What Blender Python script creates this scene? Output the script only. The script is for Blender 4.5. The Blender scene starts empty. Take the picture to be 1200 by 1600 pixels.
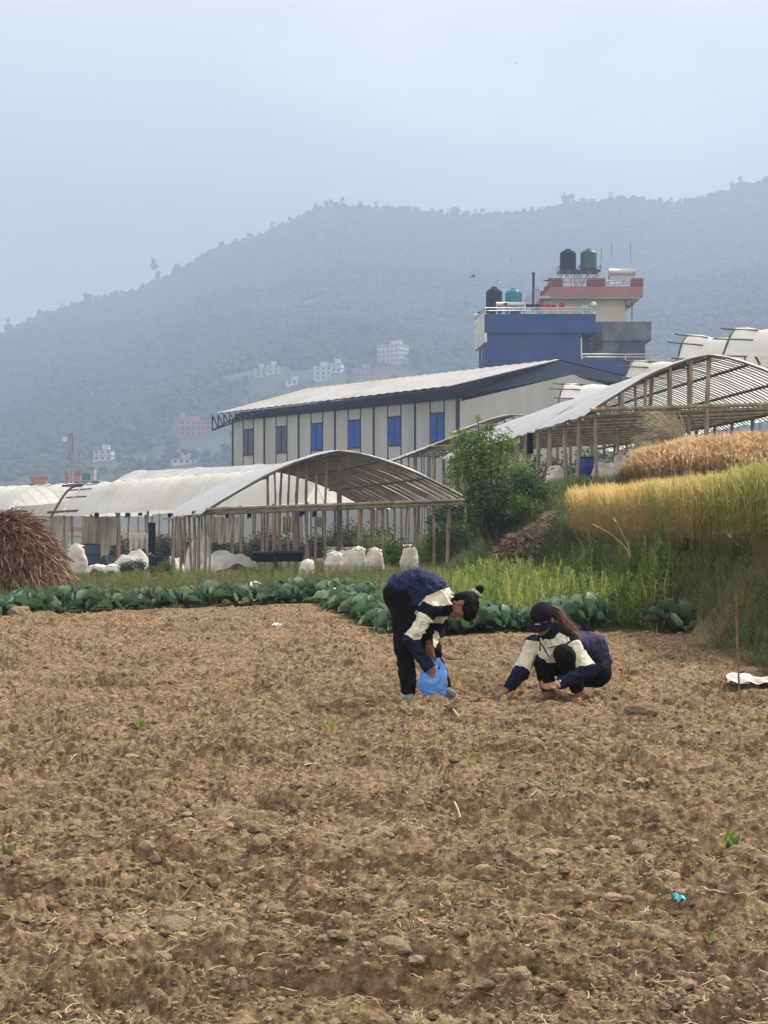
import bpy, math, random
import numpy as np
from mathutils import Vector, Matrix
R = math.radians
random.seed(7)
rng = np.random.default_rng(11)
C = bpy.context.scene.collection
sc = bpy.context.scene

# ------------------------------------------------------------------ camera
H = 1.4            # camera height
F = 2400.0         # focal length in photo pixels
HY = 820.0         # horizon row in the photo
cam = bpy.data.cameras.new('camera')
cam.sensor_fit = 'VERTICAL'; cam.sensor_height = 36; cam.lens = 36 * F / 1600
cam.shift_y = (HY - 800) / 1600
cam.clip_start = 0.1; cam.clip_end = 6000
co = bpy.data.objects.new('camera', cam); C.objects.link(co)
co.location = (0, 0, H); co.rotation_euler = (R(90), 0, 0)
sc.camera = co
# ------------------------------------------------------------------ light
SUN_EL, SUN_AZ = R(48), R(52)      # azimuth from +Y towards +X
w = bpy.data.worlds.new('World'); sc.world = w; w.use_nodes = True
nt = w.node_tree; nt.nodes.clear()
wo = nt.nodes.new('ShaderNodeOutputWorld'); bg = nt.nodes.new('ShaderNodeBackground')
sky = nt.nodes.new('ShaderNodeTexSky'); sky.sky_type = 'NISHITA'; sky.sun_disc = False
sky.sun_elevation = SUN_EL; sky.sun_rotation = SUN_AZ; sky.air_density = 1.3; sky.dust_density = 4.0; sky.ozone_density = 1.0
tc = nt.nodes.new('ShaderNodeTexCoord')
mp = nt.nodes.new('ShaderNodeMapping'); mp.inputs['Scale'].default_value = (1.0, 1.0, 2.4); mp.inputs['Location'].default_value = (0.35, 0, 0.1)
nz = nt.nodes.new('ShaderNodeTexNoise'); nz.inputs['Scale'].default_value = 3.0; nz.inputs['Detail'].default_value = 6; nz.inputs['Roughness'].default_value = 0.55
cr = nt.nodes.new('ShaderNodeValToRGB')
cr.color_ramp.elements[0].position = 0.42; cr.color_ramp.elements[0].color = (8.2, 7.6, 7.0, 1)
cr.color_ramp.elements[1].position = 0.60; cr.color_ramp.elements[1].color = (10.4, 9.6, 8.7, 1)
mx = nt.nodes.new('ShaderNodeMixRGB'); mx.inputs[0].default_value = 0.92
L = nt.links.new
L(tc.outputs['Generated'], mp.inputs[0]); L(mp.outputs[0], nz.inputs[0]); L(nz.outputs[0], cr.inputs[0])
L(sky.outputs[0], mx.inputs[1]); L(cr.outputs[0], mx.inputs[2]); L(mx.outputs[0], bg.inputs[0])
bg.inputs[1].default_value = 0.10
L(bg.outputs[0], wo.inputs[0])
sl = bpy.data.lights.new('sun', 'SUN'); sl.energy = 5.0; sl.angle = R(1.5); sl.color = (1.0, 0.92, 0.79)
so = bpy.data.objects.new('sun', sl); C.objects.link(so)
tosun = Vector((math.sin(SUN_AZ) * math.cos(SUN_EL), math.cos(SUN_AZ) * math.cos(SUN_EL), math.sin(SUN_EL)))
so.rotation_euler = tosun.to_track_quat('Z', 'Y').to_euler()
sc.view_settings.view_transform = 'Standard'; sc.view_settings.look = 'None'
sc.view_settings.exposure = 0.93; sc.view_settings.gamma = 1; sc.view_settings.use_curve_mapping = False
sc.cycles.max_bounces = 8; sc.cycles.volume_bounces = 1; sc.cycles.transparent_max_bounces = 12

# ------------------------------------------------------------------ helpers
def P(px, py, d):
    return Vector(((px - 600) / F * d, d, H + (HY - py) / F * d))

def tag(o, label=None, cat=None, group=None, kind=None):
    if label: o['label'] = label
    if cat: o['category'] = cat
    if group: o['group'] = group
    if kind: o['kind'] = kind
    return o

def empty(name, loc=(0, 0, 0), label=None, cat=None, group=None, kind=None):
    o = bpy.data.objects.new(name, None); C.objects.link(o); o.location = loc
    o.empty_display_size = 0.2
    return tag(o, label, cat, group, kind)

def link(name, me, parent=None):
    o = bpy.data.objects.new(name, me); C.objects.link(o)
    if parent is not None:
        o.parent = parent
        o.matrix_parent_inverse = Matrix.Translation(-Vector(parent.location)) if parent.parent is None else Matrix.Identity(4)
    return o

def mesh_np(name, V, Fs, mats, parent=None, rnd=None, smooth=False, fmat=None, attrs=None):
    """V (n,3); Fs list of (m,k) int arrays."""
    if not isinstance(Fs, (list, tuple)): Fs = [Fs]
    if not isinstance(mats, (list, tuple)): mats = [mats]
    V = np.asarray(V, dtype=np.float32)
    me = bpy.data.meshes.new(name)
    me.vertices.add(len(V)); me.vertices.foreach_set('co', V.ravel())
    tot = sum(f.size for f in Fs); nf = sum(len(f) for f in Fs)
    me.loops.add(tot); me.loops.foreach_set('vertex_index', np.concatenate([f.ravel() for f in Fs]).astype(np.int32))
    me.polygons.add(nf)
    ls = np.concatenate([np.full(len(f), f.shape[1]) for f in Fs])
    me.polygons.foreach_set('loop_start', np.concatenate([[0], np.cumsum(ls)[:-1]]).astype(np.int32))
    for m in mats: me.materials.append(m)
    if fmat is not None: me.polygons.foreach_set('material_index', np.asarray(fmat, dtype=np.int32))
    me.update(calc_edges=True)
    me.polygons.foreach_set('use_smooth', np.full(nf, smooth))
    if rnd is not None:
        a = me.attributes.new('rnd', 'FLOAT', 'POINT'); a.data.foreach_set('value', np.asarray(rnd, dtype=np.float32))
    for k, v in (attrs or {}).items():
        a = me.attributes.new(k, 'FLOAT', 'POINT'); a.data.foreach_set('value', np.asarray(v, dtype=np.float32))
    me.validate()
    return link(name, me, parent)

class MB:
    def __init__(s): s.v = []; s.f = []; s.m = []; s.sm = []
    def add(s, vs, fs, m=0, sm=False):
        b = len(s.v); s.v += [tuple(v) for v in vs]
        for f in fs: s.f.append([b + i for i in f]); s.m.append(m); s.sm.append(sm)
    def box(s, c, size, m=0, rot=None):
        hx, hy, hz = [q / 2 for q in size]
        vs = [Vector((x, y, z)) for z in (-hz, hz) for y in (-hy, hy) for x in (-hx, hx)]
        if rot is not None: vs = [rot @ v for v in vs]
        s.add([Vector(c) + v for v in vs], [(0, 2, 3, 1), (4, 5, 7, 6), (0, 1, 5, 4), (2, 6, 7, 3), (0, 4, 6, 2), (1, 3, 7, 5)], m)
    def hexa(s, q, m=0):   # eight corners, bottom four then top four, ccw
        s.add(q, [(0, 3, 2, 1), (4, 5, 6, 7), (0, 1, 5, 4), (1, 2, 6, 5), (2, 3, 7, 6), (3, 0, 4, 7)], m)
    def slab(s, q, th, m=0):   # polygon given thickness along its normal
        q = [Vector(p) for p in q]; n = (q[1] - q[0]).cross(q[2] - q[0]).normalized() * th
        k = len(q); vs = q + [p - n for p in q]
        s.add(vs, [tuple(range(k)), tuple(range(2 * k - 1, k - 1, -1))] + [(i, i + k, (i + 1) % k + k, (i + 1) % k) for i in range(k)], m)
    def tube(s, pts, r, n=8, m=0, caps=True, sm=True):
        pts = [Vector(p) for p in pts]
        if not isinstance(r, (list, tuple)): r = [r] * len(pts)
        b = len(s.v); rings = []
        up = Vector((0, 0, 1))
        for i, p in enumerate(pts):
            t = (pts[min(i + 1, len(pts) - 1)] - pts[max(i - 1, 0)]).normalized()
            a = t.cross(up) if abs(t.z) < 0.95 else t.cross(Vector((1, 0, 0)))
            a.normalize(); c = t.cross(a)
            for k in range(n):
                an = 2 * math.pi * k / n
                s.v.append(tuple(p + (a * math.cos(an) + c * math.sin(an)) * r[i]))
        for i in range(len(pts) - 1):
            for k in range(n):
                s.f.append([b + i * n + k, b + i * n + (k + 1) % n, b + (i + 1) * n + (k + 1) % n, b + (i + 1) * n + k]); s.m.append(m); s.sm.append(sm)
        if caps:
            s.f.append([b + k for k in range(n)]); s.m.append(m); s.sm.append(False)
            e = b + (len(pts) - 1) * n
            s.f.append([e + n - 1 - k for k in range(n)]); s.m.append(m); s.sm.append(False)
    def lathe(s, c, prof, n=20, m=0, sm=True):
        c = Vector(c); b = len(s.v)
        for r, z in prof:
            for k in range(n):
                an = 2 * math.pi * k / n
                s.v.append(tuple(c + Vector((r * math.cos(an), r * math.sin(an), z))))
        for i in range(len(prof) - 1):
            for k in range(n):
                s.f.append([b + i * n + k, b + i * n + (k + 1) % n, b + (i + 1) * n + (k + 1) % n, b + (i + 1) * n + k]); s.m.append(m); s.sm.append(sm)
        s.f.append([b + n - 1 - k for k in range(n)]); s.m.append(m); s.sm.append(False)
        e = b + (len(prof) - 1) * n
        s.f.append([e + k for k in range(n)]); s.m.append(m); s.sm.append(False)
    def build(s, name, mats, parent=None):
        if not isinstance(mats, (list, tuple)): mats = [mats]
        me = bpy.data.meshes.new(name); me.from_pydata(s.v, [], s.f)
        for m in mats: me.materials.append(m)
        me.polygons.foreach_set('material_index', s.m); me.polygons.foreach_set('use_smooth', s.sm)
        me.update()
        return link(name, me, parent)

def copy_tree(o, parent=None, delta=None):
    c = o.copy(); C.objects.link(c)
    if parent is not None: c.parent = parent
    for ch in list(o.children): copy_tree(ch, c)
    return c

# ---- numpy noise
def _h(ix, iy, iz, seed):
    n = (ix.astype(np.int64) * 374761393 + iy.astype(np.int64) * 668265263 + iz.astype(np.int64) * 1274126177 + seed * 974634777) & 0xffffffff
    n = ((n ^ (n >> 13)) * 1274126177) & 0xffffffff
    n = ((n ^ (n >> 16)) * 2246822519) & 0xffffffff
    return ((n ^ (n >> 15)) & 0xffffff) / float(0xffffff)
def vnoise(x, y, z=None, seed=0):
    x = np.asarray(x, float); y = np.asarray(y, float)
    x0 = np.floor(x); y0 = np.floor(y); fx = x - x0; fy = y - y0
    ux = fx * fx * fx * (fx * (fx * 6 - 15) + 10); uy = fy * fy * fy * (fy * (fy * 6 - 15) + 10)
    x0 = x0.astype(np.int64); y0 = y0.astype(np.int64)
    if z is None:
        Z = np.zeros_like(x0)
        g = lambda a, b: _h(x0 + a, y0 + b, Z, seed)
        return (g(0, 0) * (1 - ux) + g(1, 0) * ux) * (1 - uy) + (g(0, 1) * (1 - ux) + g(1, 1) * ux) * uy
    z = np.asarray(z, float); z0 = np.floor(z); fz = z - z0; uz = fz * fz * (3 - 2 * fz); z0 = z0.astype(np.int64)
    r = 0
    for c, wz in ((0, 1 - uz), (1, uz)):
        g = lambda a, b: _h(x0 + a, y0 + b, z0 + c, seed)
        r = r + wz * ((g(0, 0) * (1 - ux) + g(1, 0) * ux) * (1 - uy) + (g(0, 1) * (1 - ux) + g(1, 1) * ux) * uy)
    return r
def fbm(x, y, z=None, o=4, seed=0, gain=0.5):
    t = 0; a = 1; s = 0
    for i in range(o):
        t = t + a * vnoise(x * 2 ** i + 17.3 * i, y * 2 ** i + 5.1 * i, None if z is None else z * 2 ** i, seed + i); s += a; a *= gain
    return t / s
def worley(x, y, seed=0):
    x0 = np.floor(x); y0 = np.floor(y); best = np.full(x.shape, 9.0); bid = np.zeros(x.shape)
    for a in (-1, 0, 1):
        for b in (-1, 0, 1):
            ix = (x0 + a).astype(np.int64); iy = (y0 + b).astype(np.int64); zz = np.zeros_like(ix)
            h1 = _h(ix, iy, zz, seed); h2 = _h(ix, iy, zz, seed + 1)
            d = (ix + h1 - x) ** 2 + (iy + h2 - y) ** 2
            m = d < best; best = np.where(m, d, best); bid = np.where(m, _h(ix, iy, zz, seed + 2), bid)
    return np.sqrt(best), bid
def S(t):
    t = np.clip(t, 0, 1); return t * t * (3 - 2 * t)

# ---- terrain
SILX = [-2400, -900, -150, 0, 60, 130, 200, 240, 300, 340, 400, 450, 490, 540, 600, 640, 700, 760, 830, 880, 950, 1000, 1050, 1100, 1150, 1200, 1400, 2400]
SILY = [760, 700, 610, 530, 502, 480, 466, 452, 418, 398, 378, 358, 338, 330, 332, 337, 343, 346, 341, 330, 319, 317, 327, 316, 301, 290, 260, 300]
def hill_z(x, y):
    px = 600 + x / np.maximum(y, 50) * F
    zr = H + (HY - np.interp(px, SILX, SILY)) / F * 2000
    t = np.clip((y - 620) / 1380, 0, 1)
    n = (fbm(x / 260, y / 260, o=4, seed=3) - 0.5) * 70 * t * (1 - t) * 2.2
    rr = (fbm(x / 420, y / 900, o=2, seed=8) - 0.5) * 90 * np.sin(np.pi * t)
    bey = np.clip((y - 2000) / 700, 0, 1)
    return (zr * t ** 1.25 + n + rr) * (1 - 0.5 * bey) 
def terr(x, y):
    x = np.asarray(x, float); y = np.asarray(y, float)
    z = S((y - 30) / 15) * 0.05 * np.clip(x, -25, 3)
    toe = 3.75 - (y - 15) * 0.012 + (fbm(y / 2.2, x * 0, o=2, seed=5) - 0.5) * 0.35
    hA = 1.05 * S((x - toe) / 0.6) * S((y + 4) / 6)
    hB = 2.25 * S((x - 1.5) / 3.3) + 0.15 * S((x - 5) / 2)
    t = S((y - 34) / 4.5)
    z = z + hA + (hB - hA) * t
    z = z * (1 - S((y - 250) / 200))
    far = y > 620
    z = np.where(far, hill_z(x, np.maximum(y, 1)) * S((y - 620) / 60), z)
    return z
def gz(x, y): return float(terr(np.array([x]), np.array([y]))[0])
def ground_at(px, py, d0=300, d1=2200):
    ys = np.linspace(d0, d1, 800); xs = (px - 600) / F * ys; zs = H + (HY - py) / F * ys
    hz = terr(xs, ys); k = np.argmax(hz > zs)
    if k == 0: k = 799
    return Vector((xs[k], ys[k], hz[k]))

# ------------------------------------------------------------------ materials
def newmat(name):
    m = bpy.data.materials.new(name); m.use_nodes = True; n = m.node_tree
    b = n.nodes['Principled BSDF']; return m, n, b
def mat(name, col, rough=0.8, var=0.25, scale=8.0, bump=0.0, bscale=40.0, spec=0.3, rnd=False, metal=0.0, detail=4, stretch=None, dirt=None, dscale=1.5, transl=0.0):
    m, n, b = newmat(name)
    b.inputs['Roughness'].default_value = rough; b.inputs['Specular IOR Level'].default_value = spec; b.inputs['Metallic'].default_value = metal
    tc = n.nodes.new('ShaderNodeTexCoord'); src = tc.outputs['Object']
    if stretch:
        mp = n.nodes.new('ShaderNodeMapping'); mp.inputs['Scale'].default_value = stretch; n.links.new(src, mp.inputs[0]); src = mp.outputs[0]
    nz = n.nodes.new('ShaderNodeTexNoise'); nz.inputs['Scale'].default_value = scale; nz.inputs['Detail'].default_value = detail; n.links.new(src, nz.inputs[0])
    cr = n.nodes.new('ShaderNodeValToRGB'); n.links.new(nz.outputs[0], cr.inputs[0])
    lo = [c * (1 - var) for c in col[:3]] + [1]; hi = [min(1, c * (1 + var)) for c in col[:3]] + [1]
    cr.color_ramp.elements[0].position = 0.3; cr.color_ramp.elements[0].color = lo
    cr.color_ramp.elements[1].position = 0.7; cr.color_ramp.elements[1].color = hi
    out = cr.outputs[0]
    if rnd:
        at = n.nodes.new('ShaderNodeAttribute'); at.attribute_name = 'rnd'
        r2 = n.nodes.new('ShaderNodeValToRGB'); n.links.new(at.outputs['Fac'], r2.inputs[0])
        els = rnd
        r2.color_ramp.elements[0].position = els[0][0]; r2.color_ramp.elements[0].color = (*els[0][1], 1)
        r2.color_ramp.elements[1].position = els[-1][0]; r2.color_ramp.elements[1].color = (*els[-1][1], 1)
        for pz, c in els[1:-1]:
            e = r2.color_ramp.elements.new(pz); e.color = (*c, 1)
        mu = n.nodes.new('ShaderNodeMixRGB'); mu.blend_type = 'MULTIPLY'; mu.inputs[0].default_value = 1
        g = n.nodes.new('ShaderNodeValToRGB'); n.links.new(nz.outputs[0], g.inputs[0])
        g.color_ramp.elements[0].position = 0.3; g.color_ramp.elements[0].color = (1 - var,) * 3 + (1,)
        g.color_ramp.elements[1].position = 0.7; g.color_ramp.elements[1].color = (1, 1, 1, 1)
        n.links.new(r2.outputs[0], mu.inputs[1]); n.links.new(g.outputs[0], mu.inputs[2]); out = mu.outputs[0]
    if dirt:
        nd = n.nodes.new('ShaderNodeTexNoise'); nd.inputs['Scale'].default_value = dscale; nd.inputs['Detail'].default_value = 6; n.links.new(src, nd.inputs[0])
        rd = n.nodes.new('ShaderNodeValToRGB'); n.links.new(nd.outputs[0], rd.inputs[0])
        rd.color_ramp.elements[0].position = 0.45; rd.color_ramp.elements[0].color = (0, 0, 0, 1)
        rd.color_ramp.elements[1].position = 0.68; rd.color_ramp.elements[1].color = (1, 1, 1, 1)
        mu = n.nodes.new('ShaderNodeMixRGB'); n.links.new(rd.outputs[0], mu.inputs[0]); n.links.new(out, mu.inputs[1]); mu.inputs[2].default_value = (*dirt, 1); out = mu.outputs[0]
    n.links.new(out, b.inputs['Base Color'])
    if bump:
        nb = n.nodes.new('ShaderNodeTexNoise'); nb.inputs['Scale'].default_value = bscale; nb.inputs['Detail'].default_value = 5; n.links.new(src, nb.inputs[0])
        bp = n.nodes.new('ShaderNodeBump'); bp.inputs['Strength'].default_value = bump; bp.inputs['Distance'].default_value = 0.02
        n.links.new(nb.outputs[0], bp.inputs['Height']); n.links.new(bp.outputs[0], b.inputs['Normal'])
    if transl:
        tr = n.nodes.new('ShaderNodeBsdfTranslucent'); n.links.new(out, tr.inputs[0])
        ms = n.nodes.new('ShaderNodeMixShader'); ms.inputs[0].default_value = transl
        n.links.new(b.outputs[0], ms.inputs[1]); n.links.new(tr.outputs[0], ms.inputs[2]); n.links.new(ms.outputs[0], n.nodes['Material Output'].inputs[0])
    return m
M = {}
M['bamboo'] = mat('bamboo', (0.25, 0.20, 0.15), 0.75, 0.4, 5, 0.3, 60, stretch=(1, 1, 0.25))
M['bamboo_dark'] = mat('bamboo_dark', (0.085, 0.07, 0.058), 0.8, 0.4, 6)
M['rib'] = mat('rib', (0.16, 0.125, 0.09), 0.8, 0.35, 3)
M['plastic'] = mat('plastic', (0.66, 0.68, 0.70), 0.35, 0.08, 1.2, 0.15, 4, spec=0.5, dirt=(0.5, 0.5, 0.48), dscale=0.8, transl=0.4)
M['plastic_old'] = mat('plastic_old', (0.70, 0.68, 0.63), 0.5, 0.12, 1.5, 0.2, 4, dirt=(0.52, 0.49, 0.43), dscale=0.9, transl=0.4)
M['net'] = mat('net', (0.80, 0.80, 0.78), 0.7, 0.06, 2.0, 0.1, 8, dirt=(0.66, 0.67, 0.60), dscale=0.5, transl=0.4)
M['net_seam'] = mat('net_seam', (0.8, 0.8, 0.8), 0.7, 0.05, 3, transl=0.2)
M['sheet_grey'] = mat('sheet_grey', (0.30, 0.28, 0.24), 0.8, 0.25, 1.3, 0.2, 6, dirt=(0.42, 0.39, 0.33), dscale=1.0)
M['steel'] = mat('steel', (0.30, 0.30, 0.31), 0.5, 0.2, 6, metal=0.3)
M['black_metal'] = mat('black_metal', (0.03, 0.035, 0.05), 0.6, 0.2, 6)
M['white_paint'] = mat('white_paint', (0.62, 0.62, 0.60), 0.7, 0.08, 2, dirt=(0.45, 0.44, 0.42))
# ------------------------------------------------------------------ ground
def grid_mesh(name, xs, ys, zf, m, attrs=None, smooth=True):
    X, Y = np.meshgrid(xs, ys); Z = zf(X, Y)
    return X, Y, Z
def grid_faces(nr, nc):
    i = np.arange(nr - 1)[:, None] * nc + np.arange(nc - 1)[None, :]
    i = i.ravel(); return np.stack([i, i + 1, i + nc + 1, i + nc], 1)

FIELD = [(-9, 2.0), (-9, 21.5), (-5.8, 23.2), (-1.37, 27.3), (-0.9, 26.5), (-0.08, 18.9), (1.6, 19.4), (4.0, 19.8), (3.6, 16.5), (3.5, 2.0)]
def inside(x, y):
    r = np.zeros(np.shape(x), bool); n = len(FIELD)
    for i in range(n):
        x1, y1 = FIELD[i]; x2, y2 = FIELD[(i + 1) % n]
        c = ((y1 > y) != (y2 > y)) & (x < (x2 - x1) * (y - y1) / (y2 - y1 + 1e-12) + x1)
        r ^= c
    return r
def edge_dist(x, y):
    d = np.full(np.shape(x), 9.0); n = len(FIELD)
    for i in range(n):
        x1, y1 = FIELD[i]; x2, y2 = FIELD[(i + 1) % n]
        dx, dy = x2 - x1, y2 - y1; t = np.clip(((x - x1) * dx + (y - y1) * dy) / (dx * dx + dy * dy), 0, 1)
        d = np.minimum(d, np.hypot(x - x1 - t * dx, y - y1 - t * dy))
    return np.where(inside(x, y), d, -d)
def relief(x, y):
    wx = x + (vnoise(x * 2, y * 2, seed=60) - 0.5) * 0.5; wy = y + (vnoise(x * 1.3, y * 2, seed=61) - 0.5) * 0.5
    z = (fbm(wx / 1.9, wy / 0.50, o=3, seed=21) - 0.5) * 0.20            # shallow uneven furrows
    z += (fbm(wx / 0.26, wy / 0.22, o=3, seed=31) - 0.5) * 0.075
    b = np.abs(fbm(wx / 0.16, wy / 0.16, o=3, seed=41) - 0.5) * 2
    z += (0.35 - b) * 0.052 * (0.4 + 1.2 * vnoise(wx * 1.1, wy * 1.5, seed=44))
    d, i = worley(wx / 0.075, wy / 0.075, seed=51)
    z += np.sqrt(np.maximum(0, 0.62 - d)) * 0.054 * i * S((vnoise(wx * 1.6, wy * 2.2, seed=46) - .30) * 5)
    d, i = worley(wx / 0.13 + 7, wy / 0.10, seed=57)
    z += np.sqrt(np.maximum(0, 0.55 - d)) * 0.07 * np.maximum(0, i - .55) * 2
    d, i = worley(wx / 0.03, wy / 0.03, seed=55)
    z += np.sqrt(np.maximum(0, 0.6 - d)) * 0.019 * i
    z += (fbm(x / 0.02, y / 0.02, o=2, seed=71) - 0.5) * 0.010
    pit = np.maximum(0, fbm(wx / 0.42, wy / 0.3, o=2, seed=91) - 0.68) * 0.22
    return z - pit
def ground_z(x, y):
    m = np.clip(edge_dist(x, y) / 0.5 + 0.4, 0.15, 1)
    return terr(x, y) + relief(x, y) * m + 0.0

def soil_mat():
    m, n, b = newmat('soil'); N = n.nodes; Lk = n.links.new
    tc = N.new('ShaderNodeTexCoord')
    def noise(sc_, det=6, ro=0.6):
        q = N.new('ShaderNodeTexNoise'); q.inputs['Scale'].default_value = sc_; q.inputs['Detail'].default_value = det; q.inputs['Roughness'].default_value = ro
        Lk(tc.outputs['Object'], q.inputs[0]); return q.outputs[0]
    def ramp(src, els):
        r = N.new('ShaderNodeValToRGB'); Lk(src, r.inputs[0])
        r.color_ramp.elements[0].position = els[0][0]; r.color_ramp.elements[0].color = (*els[0][1], 1)
        r.color_ramp.elements[1].position = els[-1][0]; r.color_ramp.elements[1].color = (*els[-1][1], 1)
        for p, c in els[1:-1]:
            e = r.color_ramp.elements.new(p); e.color = (*c, 1)
        return r.outputs[0]
    c1 = ramp(noise(26, 9, 0.72), [(0.34, (0.074, 0.050, 0.029)), (0.5, (0.208, 0.150, 0.091)), (0.63, (0.385, 0.290, 0.182))])
    c2 = ramp(noise(1.6, 5), [(0.35, (0.80, 0.76, 0.72)), (0.7, (1.12, 1.06, 1.0))])
    mu = N.new('ShaderNodeMixRGB'); mu.blend_type = 'MULTIPLY'; mu.inputs[0].default_value = 1; Lk(c1, mu.inputs[1]); Lk(c2, mu.inputs[2])
    # dry straw coloured flecks
    fl = ramp(noise(75, 4, 0.8), [(0.60, (0, 0, 0)), (0.68, (1, 1, 1))])
    mf = N.new('ShaderNodeMixRGB'); Lk(fl, mf.inputs[0]); Lk(mu.outputs[0], mf.inputs[1]); mf.inputs[2].default_value = (0.52, 0.39, 0.24, 1)
    at = N.new('ShaderNodeAttribute'); at.attribute_name = 'soil'
    g = ramp(noise(6, 6), [(0.35, (0.035, 0.05, 0.018)), (0.55, (0.075, 0.085, 0.03)), (0.7, (0.13, 0.105, 0.055))])
    mg = N.new('ShaderNodeMixRGB'); Lk(at.outputs['Fac'], mg.inputs[0]); Lk(g, mg.inputs[1]); Lk(mf.outputs[0], mg.inputs[2])
    Lk(mg.outputs[0], b.inputs['Base Color']); b.inputs['Roughness'].default_value = 0.95; b.inputs['Specular IOR Level'].default_value = 0.15
    bp = N.new('ShaderNodeBump'); bp.inputs['Strength'].default_value = 0.9; bp.inputs['Distance'].default_value = 0.015
    Lk(noise(70, 8, 0.75), bp.inputs['Height']); Lk(bp.outputs[0], b.inputs['Normal'])
    return m
M['soil'] = soil_mat()
tt = np.exp(np.linspace(math.log(2.6), math.log(44), 1150))
aa = np.linspace(-0.36, 0.36, 980)
A, Yg = np.meshgrid(aa, tt); Xg = A * (Yg + 4.5)
Zg = ground_z(Xg, Yg)
soilmask = np.clip(edge_dist(Xg, Yg) * 2.5 + 0.5 + (fbm(Xg * 3, Yg * 3, o=3, seed=9) - 0.5) * 1.6, 0, 1)
g = mesh_np('ground_field', np.stack([Xg, Yg, Zg], -1).reshape(-1, 3), grid_faces(*Xg.shape), M['soil'], smooth=False, attrs={'soil': soilmask.ravel()})
tag(g, kind='structure')

# coarse land under and around the field, out to the foot of the hill
ys = np.concatenate([np.linspace(-60, 2.5, 26), np.linspace(3.2, 130, 300), np.exp(np.linspace(math.log(135), math.log(640), 60))])
xs = np.concatenate([-np.exp(np.linspace(math.log(900), math.log(31), 40)), np.linspace(-30, 30, 241), np.exp(np.linspace(math.log(31), math.log(900), 40))])
X, Y = np.meshgrid(xs, ys); Z = terr(X, Y)
low = (Y > 2.8) & (Y < 43) & (np.abs(X) < 0.352 * (Y + 4.5))
Z = np.where(low, Z - 0.55, Z) + np.where(low, 0, (fbm(X * 0.8, Y * 0.8, o=3, seed=12) - 0.5) * 0.12)
M['grass_ground'] = mat('grass_ground', (0.075, 0.075, 0.035), 0.95, 0.5, 1.2, 0.6, 12, dirt=(0.13, 0.095, 0.06), dscale=0.7)
tag(mesh_np('ground', np.stack([X, Y, Z], -1).reshape(-1, 3), grid_faces(*X.shape), M['grass_ground'], smooth=True), kind='structure')
# hill
tt = np.linspace(600, 2700, 210); aa = np.linspace(-0.52, 0.52, 360)
A, Y = np.meshgrid(aa, tt); X = A * Y; Z = terr(X, Y) - np.where(Y < 625, 1.5, 0)
M['hill'] = mat('hill', (0.05, 0.065, 0.030), 1.0, 0.45, 0.012, detail=8, dirt=(0.075, 0.085, 0.045), dscale=0.006)
tag(mesh_np('hill', np.stack([X, Y, Z], -1).reshape(-1, 3), grid_faces(*X.shape), M['hill'], smooth=True), kind='structure')

# ---- scattering helper
def ico(sub):
    import bmesh
    bm = bmesh.new(); bmesh.ops.create_icosphere(bm, subdivisions=sub, radius=1)
    v = np.array([p.co[:] for p in bm.verts]); f = np.array([[q.index for q in p.verts] for p in bm.faces]); bm.free(); return v, f
def scatter(protos, pos, scale, rotz=None, tilt=0.0, pick=None, rr=None):
    """protos: list of (V,F); returns V,F,rnd for the whole"""
    n = len(pos); pos = np.asarray(pos)
    scale = np.asarray(scale, float)
    if scale.ndim == 1: scale = np.repeat(scale[:, None], 3, 1)
    if rotz is None: rotz = rng.uniform(0, 2 * np.pi, n)
    if pick is None: pick = rng.integers(0, len(protos), n)
    if rr is None: rr = rng.random(n)
    Vs = []; Fs = []; Rn = []; base = 0
    ta = rng.uniform(0, 2 * np.pi, n); tm = rng.normal(0, 1, n) * tilt
    for k, (v, f) in enumerate(protos):
        ix = np.where(pick == k)[0]
        if not len(ix): continue
        q = v[None] * scale[ix][:, None, :]
        c, s = np.cos(rotz[ix])[:, None], np.sin(rotz[ix])[:, None]
        x = q[..., 0] * c - q[..., 1] * s; y = q[..., 0] * s + q[..., 1] * c; z = q[..., 2]
        if tilt:
            dx = np.cos(ta[ix])[:, None] * np.tan(tm[ix])[:, None]; dy = np.sin(ta[ix])[:, None] * np.tan(tm[ix])[:, None]
            x = x + dx * z; y = y + dy * z
        q = np.stack([x, y, z], -1) + pos[ix][:, None, :]
        Vs.append(q.reshape(-1, 3)); m = len(v)
        Fs.append((f[None] + (np.arange(len(ix)) * m)[:, None, None] + base).reshape(-1, f.shape[1])); base += len(ix) * m
        Rn.append(np.repeat(rr[ix], m))
    return np.concatenate(Vs), Fs, np.concatenate(Rn)

# clods
def clod(sub, seed):
    v, f = ico(sub)
    r = 0.45 + 1.05 * fbm(v[:, 0] * 1.9 + seed * 9, v[:, 1] * 1.9, v[:, 2] * 1.9, o=3, seed=seed)
    v = v * r[:, None]; v[:, 2] *= 0.72; return v, f
pro = [clod(2, i) for i in range(5)] ; pro_s = [clod(1, i + 9) for i in range(4)]
def field_points(n, d0=3.8, d1=27, p=1.0, amax=0.33):
    u = rng.random(n)
    d = (d0 ** (1 - p) + u * (d1 ** (1 - p) - d0 ** (1 - p))) ** (1 / (1 - p)) if p != 1 else d0 * (d1 / d0) ** u
    x = rng.uniform(-amax, amax, n) * (d + 1); ok = edge_dist(x, d) > 0.02
    return x[ok], d[ok]
x, y = field_points(9000, p=1.0)
cl = fbm(x * 0.9, y * 1.4, o=3, seed=77) > 0.44; x = x[cl]; y = y[cl]
s = 0.007 + 0.020 * rng.random(len(x)) ** 3.5
s = np.where(rng.random(len(x)) < 0.02, s + 0.014 + .02 * rng.random(len(x)), s)
V1, F1, R1 = scatter(pro, np.stack([x, y, ground_z(x, y) + s * 0.25], 1), s[:, None] * rng.uniform(0.75, 1.3, (len(x), 3)))
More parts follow.
